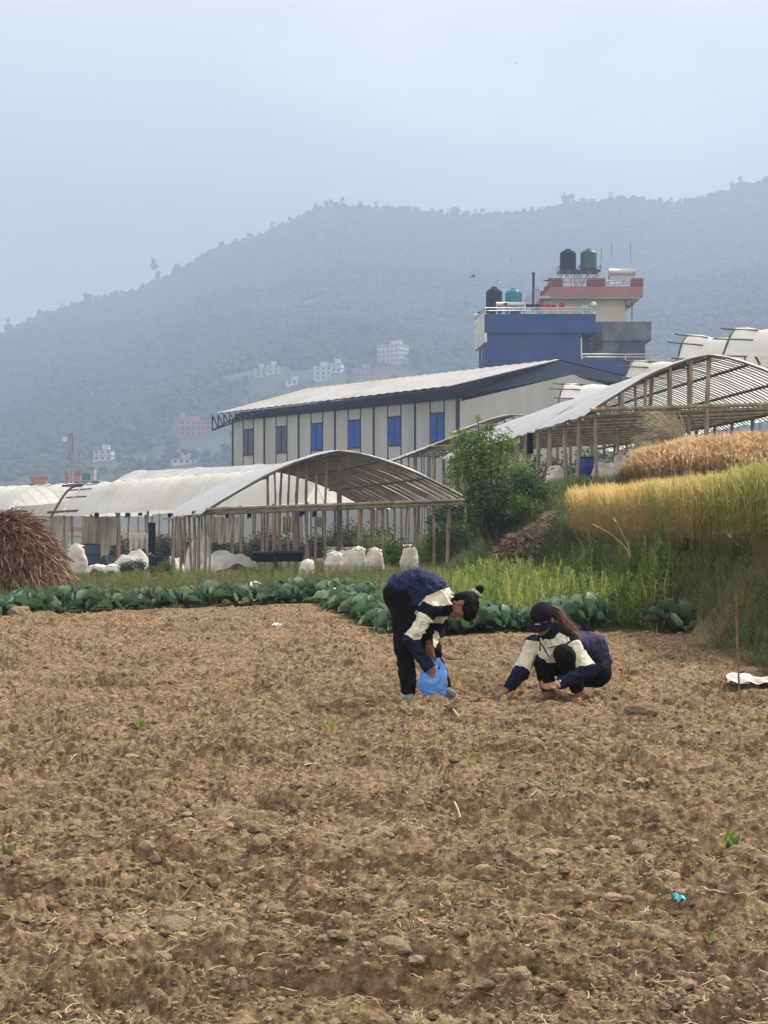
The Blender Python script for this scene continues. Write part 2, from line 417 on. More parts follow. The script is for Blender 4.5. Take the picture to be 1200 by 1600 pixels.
x, y = field_points(32000, p=1.2); cl = fbm(x * 1.2, y * 1.8, o=3, seed=79) > 0.40; x = x[cl]; y = y[cl]
s = 0.0045 + 0.008 * rng.random(len(x)) ** 2
V2, F2, R2 = scatter(pro_s, np.stack([x, y, ground_z(x, y) + s * 0.3], 1), s[:, None] * rng.uniform(0.75, 1.3, (len(x), 3)))
M['clod'] = mat('clod', (0.3, 0.2, 0.12), 0.95, 0.35, 60, 0.6, 120, rnd=[(0, (0.13, 0.09, 0.053)), (0.5, (0.235, 0.17, 0.103)), (1, (0.38, 0.285, 0.18))])
cm = bpy.data.objects
o = mesh_np('soil_clods', np.concatenate([V1, V2]), F1 + [f + len(V1) for f in F2], M['clod'], rnd=np.concatenate([R1, R2]), smooth=False)
tag(o, 'loose brown soil clods strewn over the whole tilled field', 'soil clods', kind='stuff')
# straw and root litter
def strip_proto(n=4, curve=0.3, wdt=0.05, seed=0):
    r = random.Random(seed); v = []; a = r.uniform(-curve, curve)
    for i in range(n + 1):
        t = i / n - 0.5; y = a * (t * t) * 2; z = 0.06 + r.uniform(-0.03, 0.08)
        v += [(t, y - wdt / 2, z), (t, y + wdt / 2, z + 0.01)]
    return np.array(v), np.array([[2 * i, 2 * i + 1, 2 * i + 3, 2 * i + 2] for i in range(n)])
sp = [strip_proto(4, 0.5, 0.045, i) for i in range(8)]
x, y = field_points(30000, p=0.8); s = 0.015 + 0.065 * rng.random(len(x)) ** 2.2
V1, F1, R1 = scatter(sp, np.stack([x, y, ground_z(x, y) + 0.006], 1), s, tilt=0.2)
M['straw'] = mat('straw', (0.5, 0.38, 0.24), 0.9, 0.2, 30, rnd=[(0, (0.22, 0.14, 0.08)), (0.4, (0.40, 0.28, 0.16)), (1, (0.58, 0.46, 0.30))])
tag(mesh_np('straw_litter', V1, F1, M['straw'], rnd=R1), 'thin dry straw and root bits scattered on the soil', 'straw litter', kind='stuff')

# ---- grass/weed helpers
def blade(n=4, bend=0.35, w0=0.03, seed=0):
    r = random.Random(seed); v = []
    b = bend * r.uniform(0.3, 1.4)
    for i in range(n + 1):
        t = i / n; x = b * t * t; ww = w0 * (1 - t * 0.92); z = t - 0.25 * b * t * t
        v += [(x, -ww / 2, z), (x, ww / 2, z)]
    return np.array(v), np.array([[2 * i, 2 * i + 1, 2 * i + 3, 2 * i + 2] for i in range(n)])
def weed(seed, leaves=22, spread=0.16, lw=0.05, ll=0.16, spike=True):
    r = random.Random(seed); V = []; Fc = []
    def q(a, b, c, d): k = len(V); V.extend([a, b, c, d]); Fc.append([k, k + 1, k + 2, k + 3])
    bx, by = r.uniform(-.1, .1), r.uniform(-.1, .1)
    pt = lambda t: (bx * t * t, by * t * t, t)
    for i in range(3):
        a, b = pt(i / 3), pt((i + 1) / 3); ww = 0.012
        q((a[0] - ww, a[1], a[2]), (a[0] + ww, a[1], a[2]), (b[0] + ww, b[1], b[2]), (b[0] - ww, b[1], b[2]))
    for i in range(leaves):
        t = 0.12 + 0.88 * i / leaves; c = pt(t); an = r.uniform(0, 6.28)
        l = ll * (1.25 - t * (0.85 if spike else 0.4)) * r.uniform(0.7, 1.3); up = r.uniform(0.2, 1.1)
        dx, dy = math.cos(an), math.sin(an); px, py = -dy, dx; wq = lw * (1.2 - 0.7 * t) * 0.5
        e = (c[0] + dx * l, c[1] + dy * l, c[2] + l * up); m = (c[0] + dx * l * .5, c[1] + dy * l * .5, c[2] + l * up * .55)
        k = len(V); V.extend([c, (m[0] + px * wq, m[1] + py * wq, m[2]), e, (m[0] - px * wq, m[1] - py * wq, m[2] + wq * .5)]); Fc.append([k, k + 1, k + 2, k + 3])
    return np.array(V), np.array(Fc)
blades = [blade(4, 0.5, 0.035, i) for i in range(6)]
weeds = [weed(i) for i in range(6)]
fernw = [weed(i + 20, 34, 0.2, 0.045, 0.2, False) for i in range(4)]
GREEN = [(0, (0.10, 0.16, 0.035)), (0.5, (0.22, 0.31, 0.06)), (0.82, (0.36, 0.43, 0.10)), (1, (0.48, 0.43, 0.19))]
DARKG = [(0, (0.055, 0.07, 0.025)), (0.4, (0.10, 0.15, 0.04)), (0.75, (0.18, 0.24, 0.07)), (1, (0.34, 0.26, 0.15))]
M['weed'] = mat('weed', (0.1, 0.2, 0.04), 0.6, 0.3, 3, rnd=GREEN, transl=0.5)
M['weed_dark'] = mat('weed_dark', (0.1, 0.2, 0.04), 0.7, 0.4, 2, rnd=DARKG, transl=0.3)
def region_pts(n, x0, x1, y0, y1, cond=None):
    x = rng.uniform(x0, x1, n); y = rng.uniform(y0, y1, n)
    if cond is not None:
        k = cond(x, y); x, y = x[k], y[k]
    return x, y
def zz(x, y): return np.where(y < 42, ground_z(x, y), terr(x, y))
# light green upright weeds right of centre, between the cabbages and the bank
def toe_x(y): return 3.75 - (y - 15) * 0.012
cond = lambda x, y: (edge_dist(x, y) < -0.25) & (x < toe_x(y) + 0.3) & ((y > 20.9) | (x > 3.2)) & ~((np.abs(x - 3.72) < .55) & (y < 20.6) & (y > 17.5))
x, y = region_pts(10000, -0.6, 4.3, 15.5, 34, cond)
k = (y - 19.8) / 9 ; keep = (rng.random(len(x)) < 0.40 + 0.5 * (fbm(x * 1.2, y * 1.2, o=2, seed=4) > 0.45)); x, y = x[keep], y[keep]
hgt = rng.uniform(0.25, 0.58, len(x)) * (.45 + .55 * S((x - .2) / 1.6)) * (1 + .35 * (fbm(x * .9, y * .6, o=2, seed=91) > .55)) * np.where(x > 3.3, 1.0, 1.0) * np.where(y < 19.8, 0.6, 1)
V1, F1, R1 = scatter(weeds, np.stack([x, y, zz(x, y) - 0.02], 1), hgt, tilt=0.12)
x, y = region_pts(16000, -0.5, 4.3, 15.5, 32, cond); hh = rng.uniform(0.12, 0.34, len(x)) * np.where(y < 19.8, 0.6, 1) * (.55 + .45 * S((x - .2) / 1.6))
V2, F2, R2 = scatter(blades, np.stack([x, y, zz(x, y) - 0.02], 1), hh, tilt=0.25)
tag(mesh_np('tall_weeds', np.concatenate([V1, V2]), F1 + [f + len(V1) for f in F2], M['weed'], rnd=np.concatenate([R1, R2 * 0.9])), 'bright light green upright weeds behind the cabbages below the bank', 'weeds', kind='stuff')
# weeds and grass left, between the cabbage row and the bamboo greenhouse
cond = lambda x, y: (edge_dist(x, y) < -0.35) & (x < 2.3 + 0 * y)
x, y = region_pts(5200, -9.5, 2.4, 24.5, 43, cond); keep = fbm(x * 0.7, y * 0.5, o=3, seed=14) > 0.44; x, y = x[keep], y[keep]
V1, F1, R1 = scatter(fernw, np.stack([x, y, zz(x, y) - 0.02], 1), rng.uniform(0.14, 0.45, len(x)), tilt=0.2)
x, y = region_pts(56000, -17, 3.2, 23.5, 62, lambda x, y: (edge_dist(x, y) < -0.2) & (x > -0.30 * y))
V2, F2, R2 = scatter(blades, np.stack([x, y, zz(x, y) - 0.02], 1), rng.uniform(0.07, 0.30, len(x)), tilt=0.3)
tag(mesh_np('low_weeds', np.concatenate([V1, V2]), F1 + [f + len(V1) for f in F2], M['weed_dark'], rnd=np.concatenate([np.clip(R1 * 0.6 + 0.42, 0, 1), np.clip(R2 * 0.8 + 0.25, 0, 1)])), 'low mixed green weeds between the cabbage row and the bamboo greenhouse', 'weeds', kind='stuff')
# bank grass
def bank_cond(x, y): return (x > 3.45) & (edge_dist(x, y) < -.05)
x, y = region_pts(40000, 3.3, 4.9, 6.5, 36, bank_cond)
n1 = len(x); hh = rng.uniform(0.10, 0.34, n1) * (0.35 + 1.5 * np.maximum(0, fbm(x * 3, y * 2.2, o=2, seed=19) - .25))
V1, F1, R1 = scatter([blade(4, 1.1, 0.075, i) for i in range(8)], np.stack([x, y, zz(x, y) - 0.02], 1), hh, rotz=rng.normal(math.pi, 1.0, n1), tilt=0.35,
    rr=np.clip(fbm(x * 1.6, y * 1.1, o=3, seed=23) * 2.0 - 0.42 + rng.normal(0, 0.2, n1), 0, 1))
x, y = region_pts(15000, 1.2, 6.0, 33, 44, lambda x, y: terr(x, y) > 0.25)
n2 = len(x)
V2, F2, R2 = scatter([blade(4, 1.0, 0.05, i) for i in range(8)], np.stack([x, y, zz(x, y) - 0.02], 1), rng.uniform(0.15, 0.45, n2), tilt=0.35,
    rr=np.clip(fbm(x * 1.0, y * 0.7, o=3, seed=24) * 1.5 - 0.25 + rng.normal(0, 0.12, n2), 0, 1))
tag(mesh_np('bank_grass', np.concatenate([V1, V2]), F1 + [f + len(V1) for f in F2], M['weed_dark'], rnd=np.concatenate([R1, R2])), 'dark tangled grass hanging down the terrace bank under the wheat', 'grass', kind='stuff')

# ---- wheat
def wheat(seed, leafy=2, nod=0.3):
    r = random.Random(seed); V = []; Fc = []; Z = []
    bx = r.uniform(0.0, 0.05); pt = lambda t: (bx * t ** 3, 0, t * 0.93)
    ww = 0.0035
    for i in range(3):
        a, b = pt(i / 3), pt((i + 1) / 3); k = len(V)
        V.extend([(a[0], -ww, a[2]), (a[0], ww, a[2]), (b[0], ww, b[2]), (b[0], -ww, b[2])]); Fc.append([k, k + 1, k + 2, k + 3])
        k = len(V)
        V.extend([(a[0] - ww, 0, a[2]), (a[0] + ww, 0, a[2]), (b[0] + ww, 0, b[2]), (b[0] - ww, 0, b[2])]); Fc.append([k, k + 1, k + 2, k + 3])
    # nodding ear with awns
    p = pt(1); dx = bx * 3 + r.uniform(0.0, nod); ln = math.hypot(dx, 1); dx, dz = dx / ln, 1 / ln; el = 0.10
    pts = [(p[0] + dx * el * t, 0, p[2] + dz * el * t) for t in (0, .35, .8, 1)]; ws = [0.003, 0.012, 0.009, 0.001]
    for ax in (0, 1):
        for i in range(3):
            a, b, wa, wb = pts[i], pts[i + 1], ws[i], ws[i + 1]; k = len(V)
            if ax: V.extend([(a[0], -wa, a[2]), (a[0], wa, a[2]), (b[0], wb, b[2]), (b[0], -wb, b[2])])
            else: V.extend([(a[0] - wa * dz, 0, a[2] + wa * dx), (a[0] + wa * dz, 0, a[2] - wa * dx), (b[0] + wb * dz, 0, b[2] - wb * dx), (b[0] - wb * dz, 0, b[2] + wb * dx)])
            Fc.append([k, k + 1, k + 2, k + 3])
    for j in range(4):
        an = r.uniform(-.35, .35); ay = r.uniform(-.35, .35); b0 = pts[1 + j % 2]; k = len(V)
        e = (b0[0] + (dx + an) * .09, ay * .09, b0[2] + (dz) * .09)
        V.extend([(b0[0], -.0012, b0[2]), (b0[0], .0012, b0[2]), (e[0], e[1] + .0006, e[2]), (e[0], e[1] - .0006, e[2])]); Fc.append([k, k + 1, k + 2, k + 3])
    for j in range(leafy):
        t0 = r.uniform(0.3, 0.85); c = pt(t0); an = r.uniform(0, 6.28); l = r.uniform(0.13, 0.26); ca, sa = math.cos(an), math.sin(an); wl = 0.008
        prev = None
        for i in range(4):
            t = i / 3; xx = l * t * .75; z = c[2] + l * (t * .9 - t * t * 1.0); q = wl * (1 - t * .85)
            a = (c[0] + ca * xx - sa * q, sa * xx + ca * q, z); b = (c[0] + ca * xx + sa * q, sa * xx - ca * q, z); k = len(V); V.extend([a, b])
            if i: Fc.append([k - 2, k - 1, k + 1, k])
    return np.array(V), np.array(Fc)
def wheat_mat(name, low, midc, top, spread):
    m, n, b = newmat(name); N = n.nodes; Lk = n.links.new
    at = N.new('ShaderNodeAttribute'); at.attribute_name = 'rel'
    r = N.new('ShaderNodeValToRGB'); Lk(at.outputs['Fac'], r.inputs[0]); e = r.color_ramp.elements
    e[0].position = 0.1; e[0].color = (*low, 1); e[1].position = 0.95; e[1].color = (*top, 1); q = e.new(0.6); q.color = (*midc, 1)
    a2 = N.new('ShaderNodeAttribute'); a2.attribute_name = 'rnd'
    r2 = N.new('ShaderNodeValToRGB'); Lk(a2.outputs['Fac'], r2.inputs[0]); e = r2.color_ramp.elements
    e[0].position = 0; e[0].color = (*spread[0], 1); e[1].position = 1; e[1].color = (*spread[1], 1)
    mu = N.new('ShaderNodeMixRGB'); mu.blend_type = 'MULTIPLY'; mu.inputs[0].default_value = 1; Lk(r.outputs[0], mu.inputs[1]); Lk(r2.outputs[0], mu.inputs[2])
    Lk(mu.outputs[0], b.inputs['Base Color']); b.inputs['Roughness'].default_value = 0.7
    tr = N.new('ShaderNodeBsdfTranslucent'); Lk(mu.outputs[0], tr.inputs[0]); ms = N.new('ShaderNodeMixShader'); ms.inputs[0].default_value = 0.45
    Lk(b.outputs[0], ms.inputs[1]); Lk(tr.outputs[0], ms.inputs[2]); Lk(ms.outputs[0], N['Material Output'].inputs[0]); return m
M['wheat_green'] = wheat_mat('wheat_green', (0.40, 0.30, 0.16), (0.50, 0.45, 0.17), (0.72, 0.62, 0.30), ((0.46, 0.66, 0.38), (1.04, 0.93, 0.85)))
M['wheat_gold'] = wheat_mat('wheat_gold', (0.42, 0.30, 0.16), (0.62, 0.47, 0.27), (0.78, 0.63, 0.40), ((0.55, 0.52, 0.46), (1.15, 1.05, 1.0)))
wp = [wheat(i, 2) for i in range(8)]
x1, y1 = region_pts(19000, 4.15, 5.3, 16.6, 35.3, None); x2, y2 = region_pts(9000, 5.3, 9.5, 16.6, 35.3, lambda x, y: x < 0.30 * y + 1.2)
x = np.concatenate([x1, x2]); y = np.concatenate([y1, y2])
k = (terr(x, y) > 0.99 + (fbm(y * 1.5, y * 0, o=2, seed=2) - .5) * 0.1) & (x > 4.2); x, y = x[k], y[k]
gn = np.clip(0.95 - (y - 17) / 11 + (fbm(x * 0.8, y * 0.5, o=2, seed=6) - 0.5) * 1.4, 0, 1)     # greener near the right edge
rr = np.clip(1.02 - gn * 0.7 + rng.normal(0, 0.2, len(x)), 0, 1)
hs = (0.98 + (fbm(x * .9, y * .7, o=2, seed=7) - .5) * 0.22) * rng.uniform(0.82, 1.06, len(x)) * np.clip(0.72 + (36.2 - y) * 0.3, 0.5, 1)
xy = np.stack([x, y, zz(x, y) - 0.02], 1)
V1, F1, R1 = scatter(wp, xy, np.stack([np.full(len(x), 1.0) * 1.15, np.full(len(x), 1.0) * 1.15, hs], 1), tilt=0.06, rr=rr)
tag(mesh_np('green_wheat', V1, F1, M['wheat_green'], rnd=R1, attrs={'rel': np.clip((V1[:, 2] - terr(V1[:, 0], V1[:, 1])) / 0.95, 0, 1)}), 'standing green to yellow wheat on the terrace above the bank at right', 'wheat', kind='stuff')
def oz(x, y): return terr(x, y) + 0.42 * S((x - 6.0) / 2.2) * S((y - 37.0) / 2) - 0.25 * S((x - 9.5) / 3)
x, y = region_pts(24000, 5.7, 13.5, 37.4, 40.6, lambda x, y: ((x - 5.9) > np.abs(y - 39.0) * 0.45))
gold_h = 0.95 * rng.uniform(0.72, 1.12, len(x)) * (.9 + .25 * (fbm(x * 1.5, y * 1.2, o=2, seed=88) - .3)) * (0.62 + 0.38 * S((x - 5.9) / 0.9)); xy = np.stack([x, y, oz(x, y) - 0.25], 1)
V1, F1, R1 = scatter([wheat(i + 40, 1, 1.5) for i in range(10)], xy, np.stack([np.full(len(x), 1.7), np.full(len(x), 1.7), gold_h], 1), tilt=0.13)
tag(mesh_np('golden_wheat', V1, F1, M['wheat_gold'], rnd=R1, attrs={'rel': np.clip((V1[:, 2] - oz(V1[:, 0], V1[:, 1])) / 0.8, 0, 1)}), 'ripe orange gold wheat on the mound in front of the upper bamboo greenhouse', 'wheat', kind='stuff')
# mound of earth under the golden wheat
xs = np.linspace(5.2, 15, 50); ys = np.linspace(36.6, 41.5, 24); X, Y = np.meshgrid(xs, ys)
Z = oz(X, Y) - 0.3 + 0.25 * np.minimum(S((X - 5.4) / 1.5), np.minimum(S((Y - 36.8) / 1), S((41.4 - Y) / 1)))
tag(mesh_np('wheat_terrace', np.stack([X, Y, Z], -1).reshape(-1, 3), grid_faces(*X.shape), M['grass_ground'], smooth=True), kind='structure')
# ------------------------------------------------------------------ hillside woods
def treeblob(seed, sub=1):
    v, f = ico(sub)
    r = 0.6 + 0.8 * fbm(v[:, 0] * 1.5 + seed * 7, v[:, 1] * 1.5, v[:, 2] * 1.5 + 3, o=3, seed=seed + 100)
    v = v * r[:, None]; v[:, 2] = v[:, 2] * 0.8 + 0.75; return v, f
tb = [treeblob(i) for i in range(8)]
n = 48000
CLEAR = [ground_at(px_, py_, 640, 2000) for px_, py_ in ((302, 683), (338, 672), (284, 668), (320, 690), (160, 721), (606, 568), (630, 569), (505, 596), (522, 583), (408, 590), (427, 586), (571, 590), (460, 602), (288, 727), (240, 700))]
a = rng.uniform(-0.29, 0.29, n); y = 680 + (2080 - 680) * rng.random(n) ** 0.75; x = a * y
k = fbm(x / 60, y / 60, o=4, seed=33) > 0.22 + 0.08 * (y < 1000); x, y = x[k], y[k]
k = np.ones(len(x), bool)
for c_ in CLEAR: k &= ~((np.abs(x / y - c_.x / c_.y) < 9.0 / c_.y) & (y < c_.y + 12) & (y > c_.y - 50))
x, y = x[k], y[k]
z = terr(x, y); s = rng.uniform(2.2, 6.0, len(x)) * np.clip(y / 1500, .45, 1.15) * (0.7 + 0.5 * fbm(x / 200, y / 200, seed=34))
V1, F1, R1 = scatter(tb, np.stack([x, y, z - 1], 1), np.stack([s, s, s * rng.uniform(0.8, 1.5, len(x))], 1), rr=np.clip(fbm(x / 110, y / 110, o=3, seed=36) * 1.6 - 0.3 + rng.normal(0, .15, len(x)), 0, 1))
M['wood'] = mat('wood', (0.05, 0.08, 0.03), 0.95, 0.3, 0.3, rnd=[(0, (0.018, 0.03, 0.014)), (0.5, (0.035, 0.055, 0.022)), (1, (0.06, 0.08, 0.034))])
tag(mesh_np('hill_woodland', V1, F1, M['wood'], rnd=R1, smooth=False), 'hazy woodland covering the long hill', 'woodland', kind='stuff')

# separate trees along the skyline
def bushy(seed, n, wx, wz, leaf, trunk_h, layers=None, flat=1.0):
    """leaf clumps spread through an uneven crown; returns V,F (quads)"""
    r = np.random.default_rng(seed); V = []; Fc = []
    cent = r.normal(0, 0.42, (9, 3)) * np.array([wx, wx, wz]) ; cent[:, 2] += trunk_h + wz * 0.9
    rad = r.uniform(0.28, 0.55, 9) * wx
    for i in range(n):
        c = i % 9; d = r.normal(0, 1, 3); d /= np.linalg.norm(d); rr_ = rad[c] * r.uniform(0.55, 1.08)
        p = cent[c] + d * rr_ * np.array([1, 1, flat]); u = r.normal(0, 1, 3); u /= np.linalg.norm(u); w_ = np.cross(u, d + 0.3 * r.normal(0, 1, 3)); w_ /= np.linalg.norm(w_) + 1e-6
        l = leaf * r.uniform(0.6, 1.4); k = len(V)
        V += [p - u * l, p - w_ * l * .5, p + u * l, p + w_ * l * .5]; Fc.append([k, k + 1, k + 2, k + 3])
    return np.array(V), np.array(Fc)
M['crown_far'] = mat('crown_far', (0.018, 0.03, 0.015), 0.95, 0.5, 0.5, transl=0.2)
M['trunk'] = mat('trunk', (0.10, 0.075, 0.055), 0.9, 0.3, 3)
def sky_tree_proto(seed, tall):
    root = empty('hill_tree')
    V, Fc = bushy(seed, 260, 4.2 if not tall else 2.6, 3.8 if not tall else 7, 1.0, 2.2 if not tall else 3)
    mesh_np('crown', V, Fc, M['crown_far'], root)
    b = MB(); b.tube([(0, 0, -2), (0.2, 0, 3), (0, 0.2, 7)], [0.5, 0.35, 0.15], 6)
    b.tube([(0.2, 0, 3), (1.6, 0.3, 6)], [0.2, 0.08], 5); b.tube([(0.2, 0, 3.4), (-1.5, -0.4, 6.2)], [0.2, 0.08], 5)
    b.build('trunk', M['trunk'], root); return root
protos = [sky_tree_proto(200 + i, False) for i in range(4)] + [sky_tree_proto(210, True)]
pxs = [14, 38, 62, 70, 96, 118, 136, 150, 163, 180, 192, 205, 222, 243, 250, 276, 292, 318, 345, 366, 392, 405, 428, 441, 456, 470, 484, 498, 511, 523, 536, 550, 562, 575, 588, 603, 612, 625, 637, 650, 661, 676, 688, 702, 713, 727, 741, 752, 766, 778, 792, 806, 818, 830, 846, 861, 876, 885, 898, 912, 926, 941, 953, 966, 979, 992, 1004, 1018, 1031, 1047, 1060, 1072, 1085, 1098, 1107, 1121, 1133, 1146, 1158, 1171, 1183, 1195]
used = set()
for i, px in enumerate(pxs):
    k = 4 if px == 243 else rng.integers(0, 4)
    src = protos[k]
    o = src if k not in used else copy_tree(src)
    used.add(k)
    Y = 1995 + rng.uniform(-12, 8); X = (px - 600) / F * Y
    o.location = (X, Y, gz(X, Y) - 1.5); s = rng.uniform(0.9, 1.7) * (1.5 if px in (62, 136, 243, 276, 625, 885, 511) else 1.0); o.scale = (s, s, s * rng.uniform(0.9, 1.2)); o.rotation_euler.z = rng.uniform(0, 6)
    tag(o, 'tall lone tree rising above the left shoulder of the hill skyline' if px == 243 else ('slightly taller crown standing out of the dark trees on the hill skyline' if px in (62, 136, 276, 625, 885, 511) else 'small dark round tree on the skyline of the hazy hill'), 'tree', 'trees along the hill skyline')
# dark cypress like trees on the lower hillside
M['wall_pink'] = mat('wall_pink', (0.50, 0.26, 0.20), 0.9, 0.15, 0.3)
M['wall_white'] = mat('wall_white', (0.72, 0.70, 0.66), 0.9, 0.08, 0.3)
M['wall_cream'] = mat('wall_cream', (0.60, 0.55, 0.42), 0.9, 0.1, 0.3)
M['wall_brick'] = mat('wall_brick', (0.36, 0.17, 0.11), 0.9, 0.2, 0.5)
M['window_dark'] = mat('window_dark', (0.14, 0.14, 0.15), 0.3, 0.2, 1)
M['concrete'] = mat('concrete', (0.32, 0.31, 0.29), 0.9, 0.2, 0.5)
def house(px, py, w_, storeys, m, label, d=None, tower=False, group='houses at the foot of the hazy hill', yaw=0.25, depth=None, roofm=None, dd=(640, 2000)):
    p = ground_at(px, py, *dd) if d is None else P(px, py, d)
    W = w_; Dp = depth or W * 0.7; Hh = storeys * 3.1
    rt = empty('house', (p.x, p.y, p.z), label, 'house', group)
    rot = Matrix.Rotation(yaw, 3, 'Z')
    T = lambda x, y, z: tuple(Vector(rt.location) + rot @ Vector((x, y, z)))
    b = MB(); b.box(T(0, Dp / 2, Hh / 2 - 3), (W, Dp, Hh + 6), 0, rot); b.build('wall', m, rt)
    b = MB()
    for s in range(storeys): b.box(T(0, Dp / 2, (s + 1) * 3.1), (W + 1.0, Dp + 1.0, 0.28), 0, rot)
    b.build('floor_slab', M['concrete'] if roofm is None else roofm, rt)
    b = MB(); b.box(T(W * 0.12, Dp * 0.6, Hh + 1.4), (W * 0.38, Dp * 0.4, 2.6), 0, rot); b.box(T(W * 0.12, Dp * 0.6, Hh + 2.8), (W * 0.46, Dp * 0.5, 0.2), 0, rot)
    b.build('stair_room', m, rt)
    nw = max(2, int(W / 3))
    for s in range(storeys):
        for i in range(nw):
            b = MB(); b.box(T(-W / 2 + (i + 0.5) * W / nw, -0.02, s * 3.1 + 1.7), (1.3, 0.16, 1.5), 0, rot); b.build('window', M['window_dark'], rt)
    return rt
house(302, 683, 15, 3, M['wall_pink'], 'pink three storey house on the lower slope of the hill', yaw=0.3)
house(338, 672, 13, 1, M['wall_brick'], 'low red roofed house just right of the pink three storey house')
house(284, 668, 8, 2, M['wall_pink'], 'narrow pink house peeping out behind the pink three storey house')
house(160, 721, 10, 2, M['wall_white'], 'small white two storey house near the phone mast', yaw=-0.05)
house(606, 568, 17, 4, M['wall_cream'], 'tall cream apartment block high on the hillside', yaw=-0.6, roofm=M['wall_white'])
house(630, 569, 6, 1, M['wall_cream'], 'tiny cream hut right of the tall cream apartment block')
house(505, 596, 10, 3, M['wall_white'], 'pale four storey house in the haze above the warehouse roof')
house(522, 583, 9, 2, M['wall_white'], 'faint small white house behind the pale four storey house', yaw=-.3)
house(408, 590, 8, 2, M['wall_cream'], 'faint cream house left of the hazy hamlet above the warehouse eave')
house(427, 586, 8, 2, M['wall_white'], 'faint whitish three storey house in the hazy hamlet above the warehouse eave')
house(571, 590, 12, 2, M['wall_pink'], 'faint pinkish house below the tall cream apartment block')
house(460, 602, 9, 1, M['wall_white'], 'faint single storey white house on the slope above the warehouse roof')
house(288, 727, 12, 1, M['wall_white'], 'long low white roofed shed at the hill foot below the pink house')
house(240, 700, 9, 1, M['wall_brick'], 'faint single storey brick house on the terraces left of the pink house')
# nearer roofs at the bottom left
M['tank_green'] = mat('tank_green', (0.03, 0.13, 0.12), 0.5, 0.2, 1)
def small_tank(loc, r, h, m, label, group='rooftop water tanks'):
    rt = empty('water_tank', loc, label, 'water tank', group)
    b = MB(); prof = [(r * .94, 0)]
    k = 7
    for i in range(k):
        z0 = h * 0.8 * i / k; z1 = h * 0.8 * (i + 1) / k; dz = z1 - z0
        prof += [(r * .96, z0 + dz * .1), (r, z0 + dz * .3), (r, z0 + dz * .8), (r * .96, z1)]
    prof += [(r * 0.9, h * .85), (r * .6, h * .93), (r * .35, h * .95)]
    b.lathe(loc, prof, 22); b.build('tank_body', m, rt)
    b = MB(); b.lathe(Vector(loc) + Vector((0, 0, h * .94)), [(r * .36, 0), (r * .38, h * .04), (r * .3, h * .07), (r * 0.02, h * .075)], 14); b.build('lid', m, rt)
    return rt
bh = house(131, 776, 5, 1, M['concrete'], 'grey flat roofed house below the phone mast carrying a green tank', d=300, yaw=0, group='low houses beyond the white tunnels', depth=6)
tp = P(131, 776, 300)
small_tank((tp.x + 0.0, tp.y + 3.0, tp.z + 3.28), 1.0, 1.6, M['tank_green'], 'green water tank on the grey house below the phone mast')
house(104, 784, 8, 1, M['wall_brick'], 'low brick house beside the foot of the phone mast', d=310, yaw=0.1, group='low houses beyond the white tunnels')
house(50, 788, 9, 1, M['wall_brick'], 'low brick house at the far left beyond the white tunnels', d=330, yaw=0.1, group='low houses beyond the white tunnels')
# phone mast
mp_ = P(111, 752, 290); rt = empty('phone_mast', mp_, 'grey lattice phone mast with panel aerials and a dish', 'mast')
b = MB(); hM = 9.0
for sx, sy in ((-.35, -.35), (.35, -.35), (.35, .35), (-.35, .35)): b.tube([mp_ + Vector((sx, sy, -4)), mp_ + Vector((sx * .7, sy * .7, hM))], 0.08, 5)
for i in range(13):
    z = i * 0.7; q = 1 - .3 * z / hM
    b.tube([mp_ + Vector((-.35 * q, -.35 * q, z)), mp_ + Vector((.35 * q, -.35 * q, z + .7))], 0.045, 4); b.tube([mp_ + Vector((.35 * q, -.35 * q, z)), mp_ + Vector((-.35 * q, -.35 * q, z + .7))], 0.045, 4)
b.build('lattice', M['steel'], rt)
for dx, dz in ((-.75, 5.0), (.85, 5.0), (-.2, 5.4), (.9, 3.6), (.3, 3.7), (-.7, 3.4)):
    b = MB(); b.box(mp_ + Vector((dx, -.6, dz + 1.1)), (0.3, 0.18, 2.1 if dz > 4.5 else 0.8)); b.build('panel_antenna', M['steel'], rt)
b = MB()
for z in (4.9, 6.9): b.tube([mp_ + Vector((-1.1, -.5, z)), mp_ + Vector((1.1, -.5, z))], 0.05, 5)
b.build('arm', M['steel'], rt)
b = MB(); b.lathe((0, 0, 0), [(0.05, 0), (0.45, .1), (.55, .3), (.55, .35)], 16)
b.v = [tuple(mp_ + Vector((-1.0, -.7, 7.9)) + Vector((q[0], -q[2], q[1]))) for q in b.v]; b.build('dish', M['white_paint'], rt)
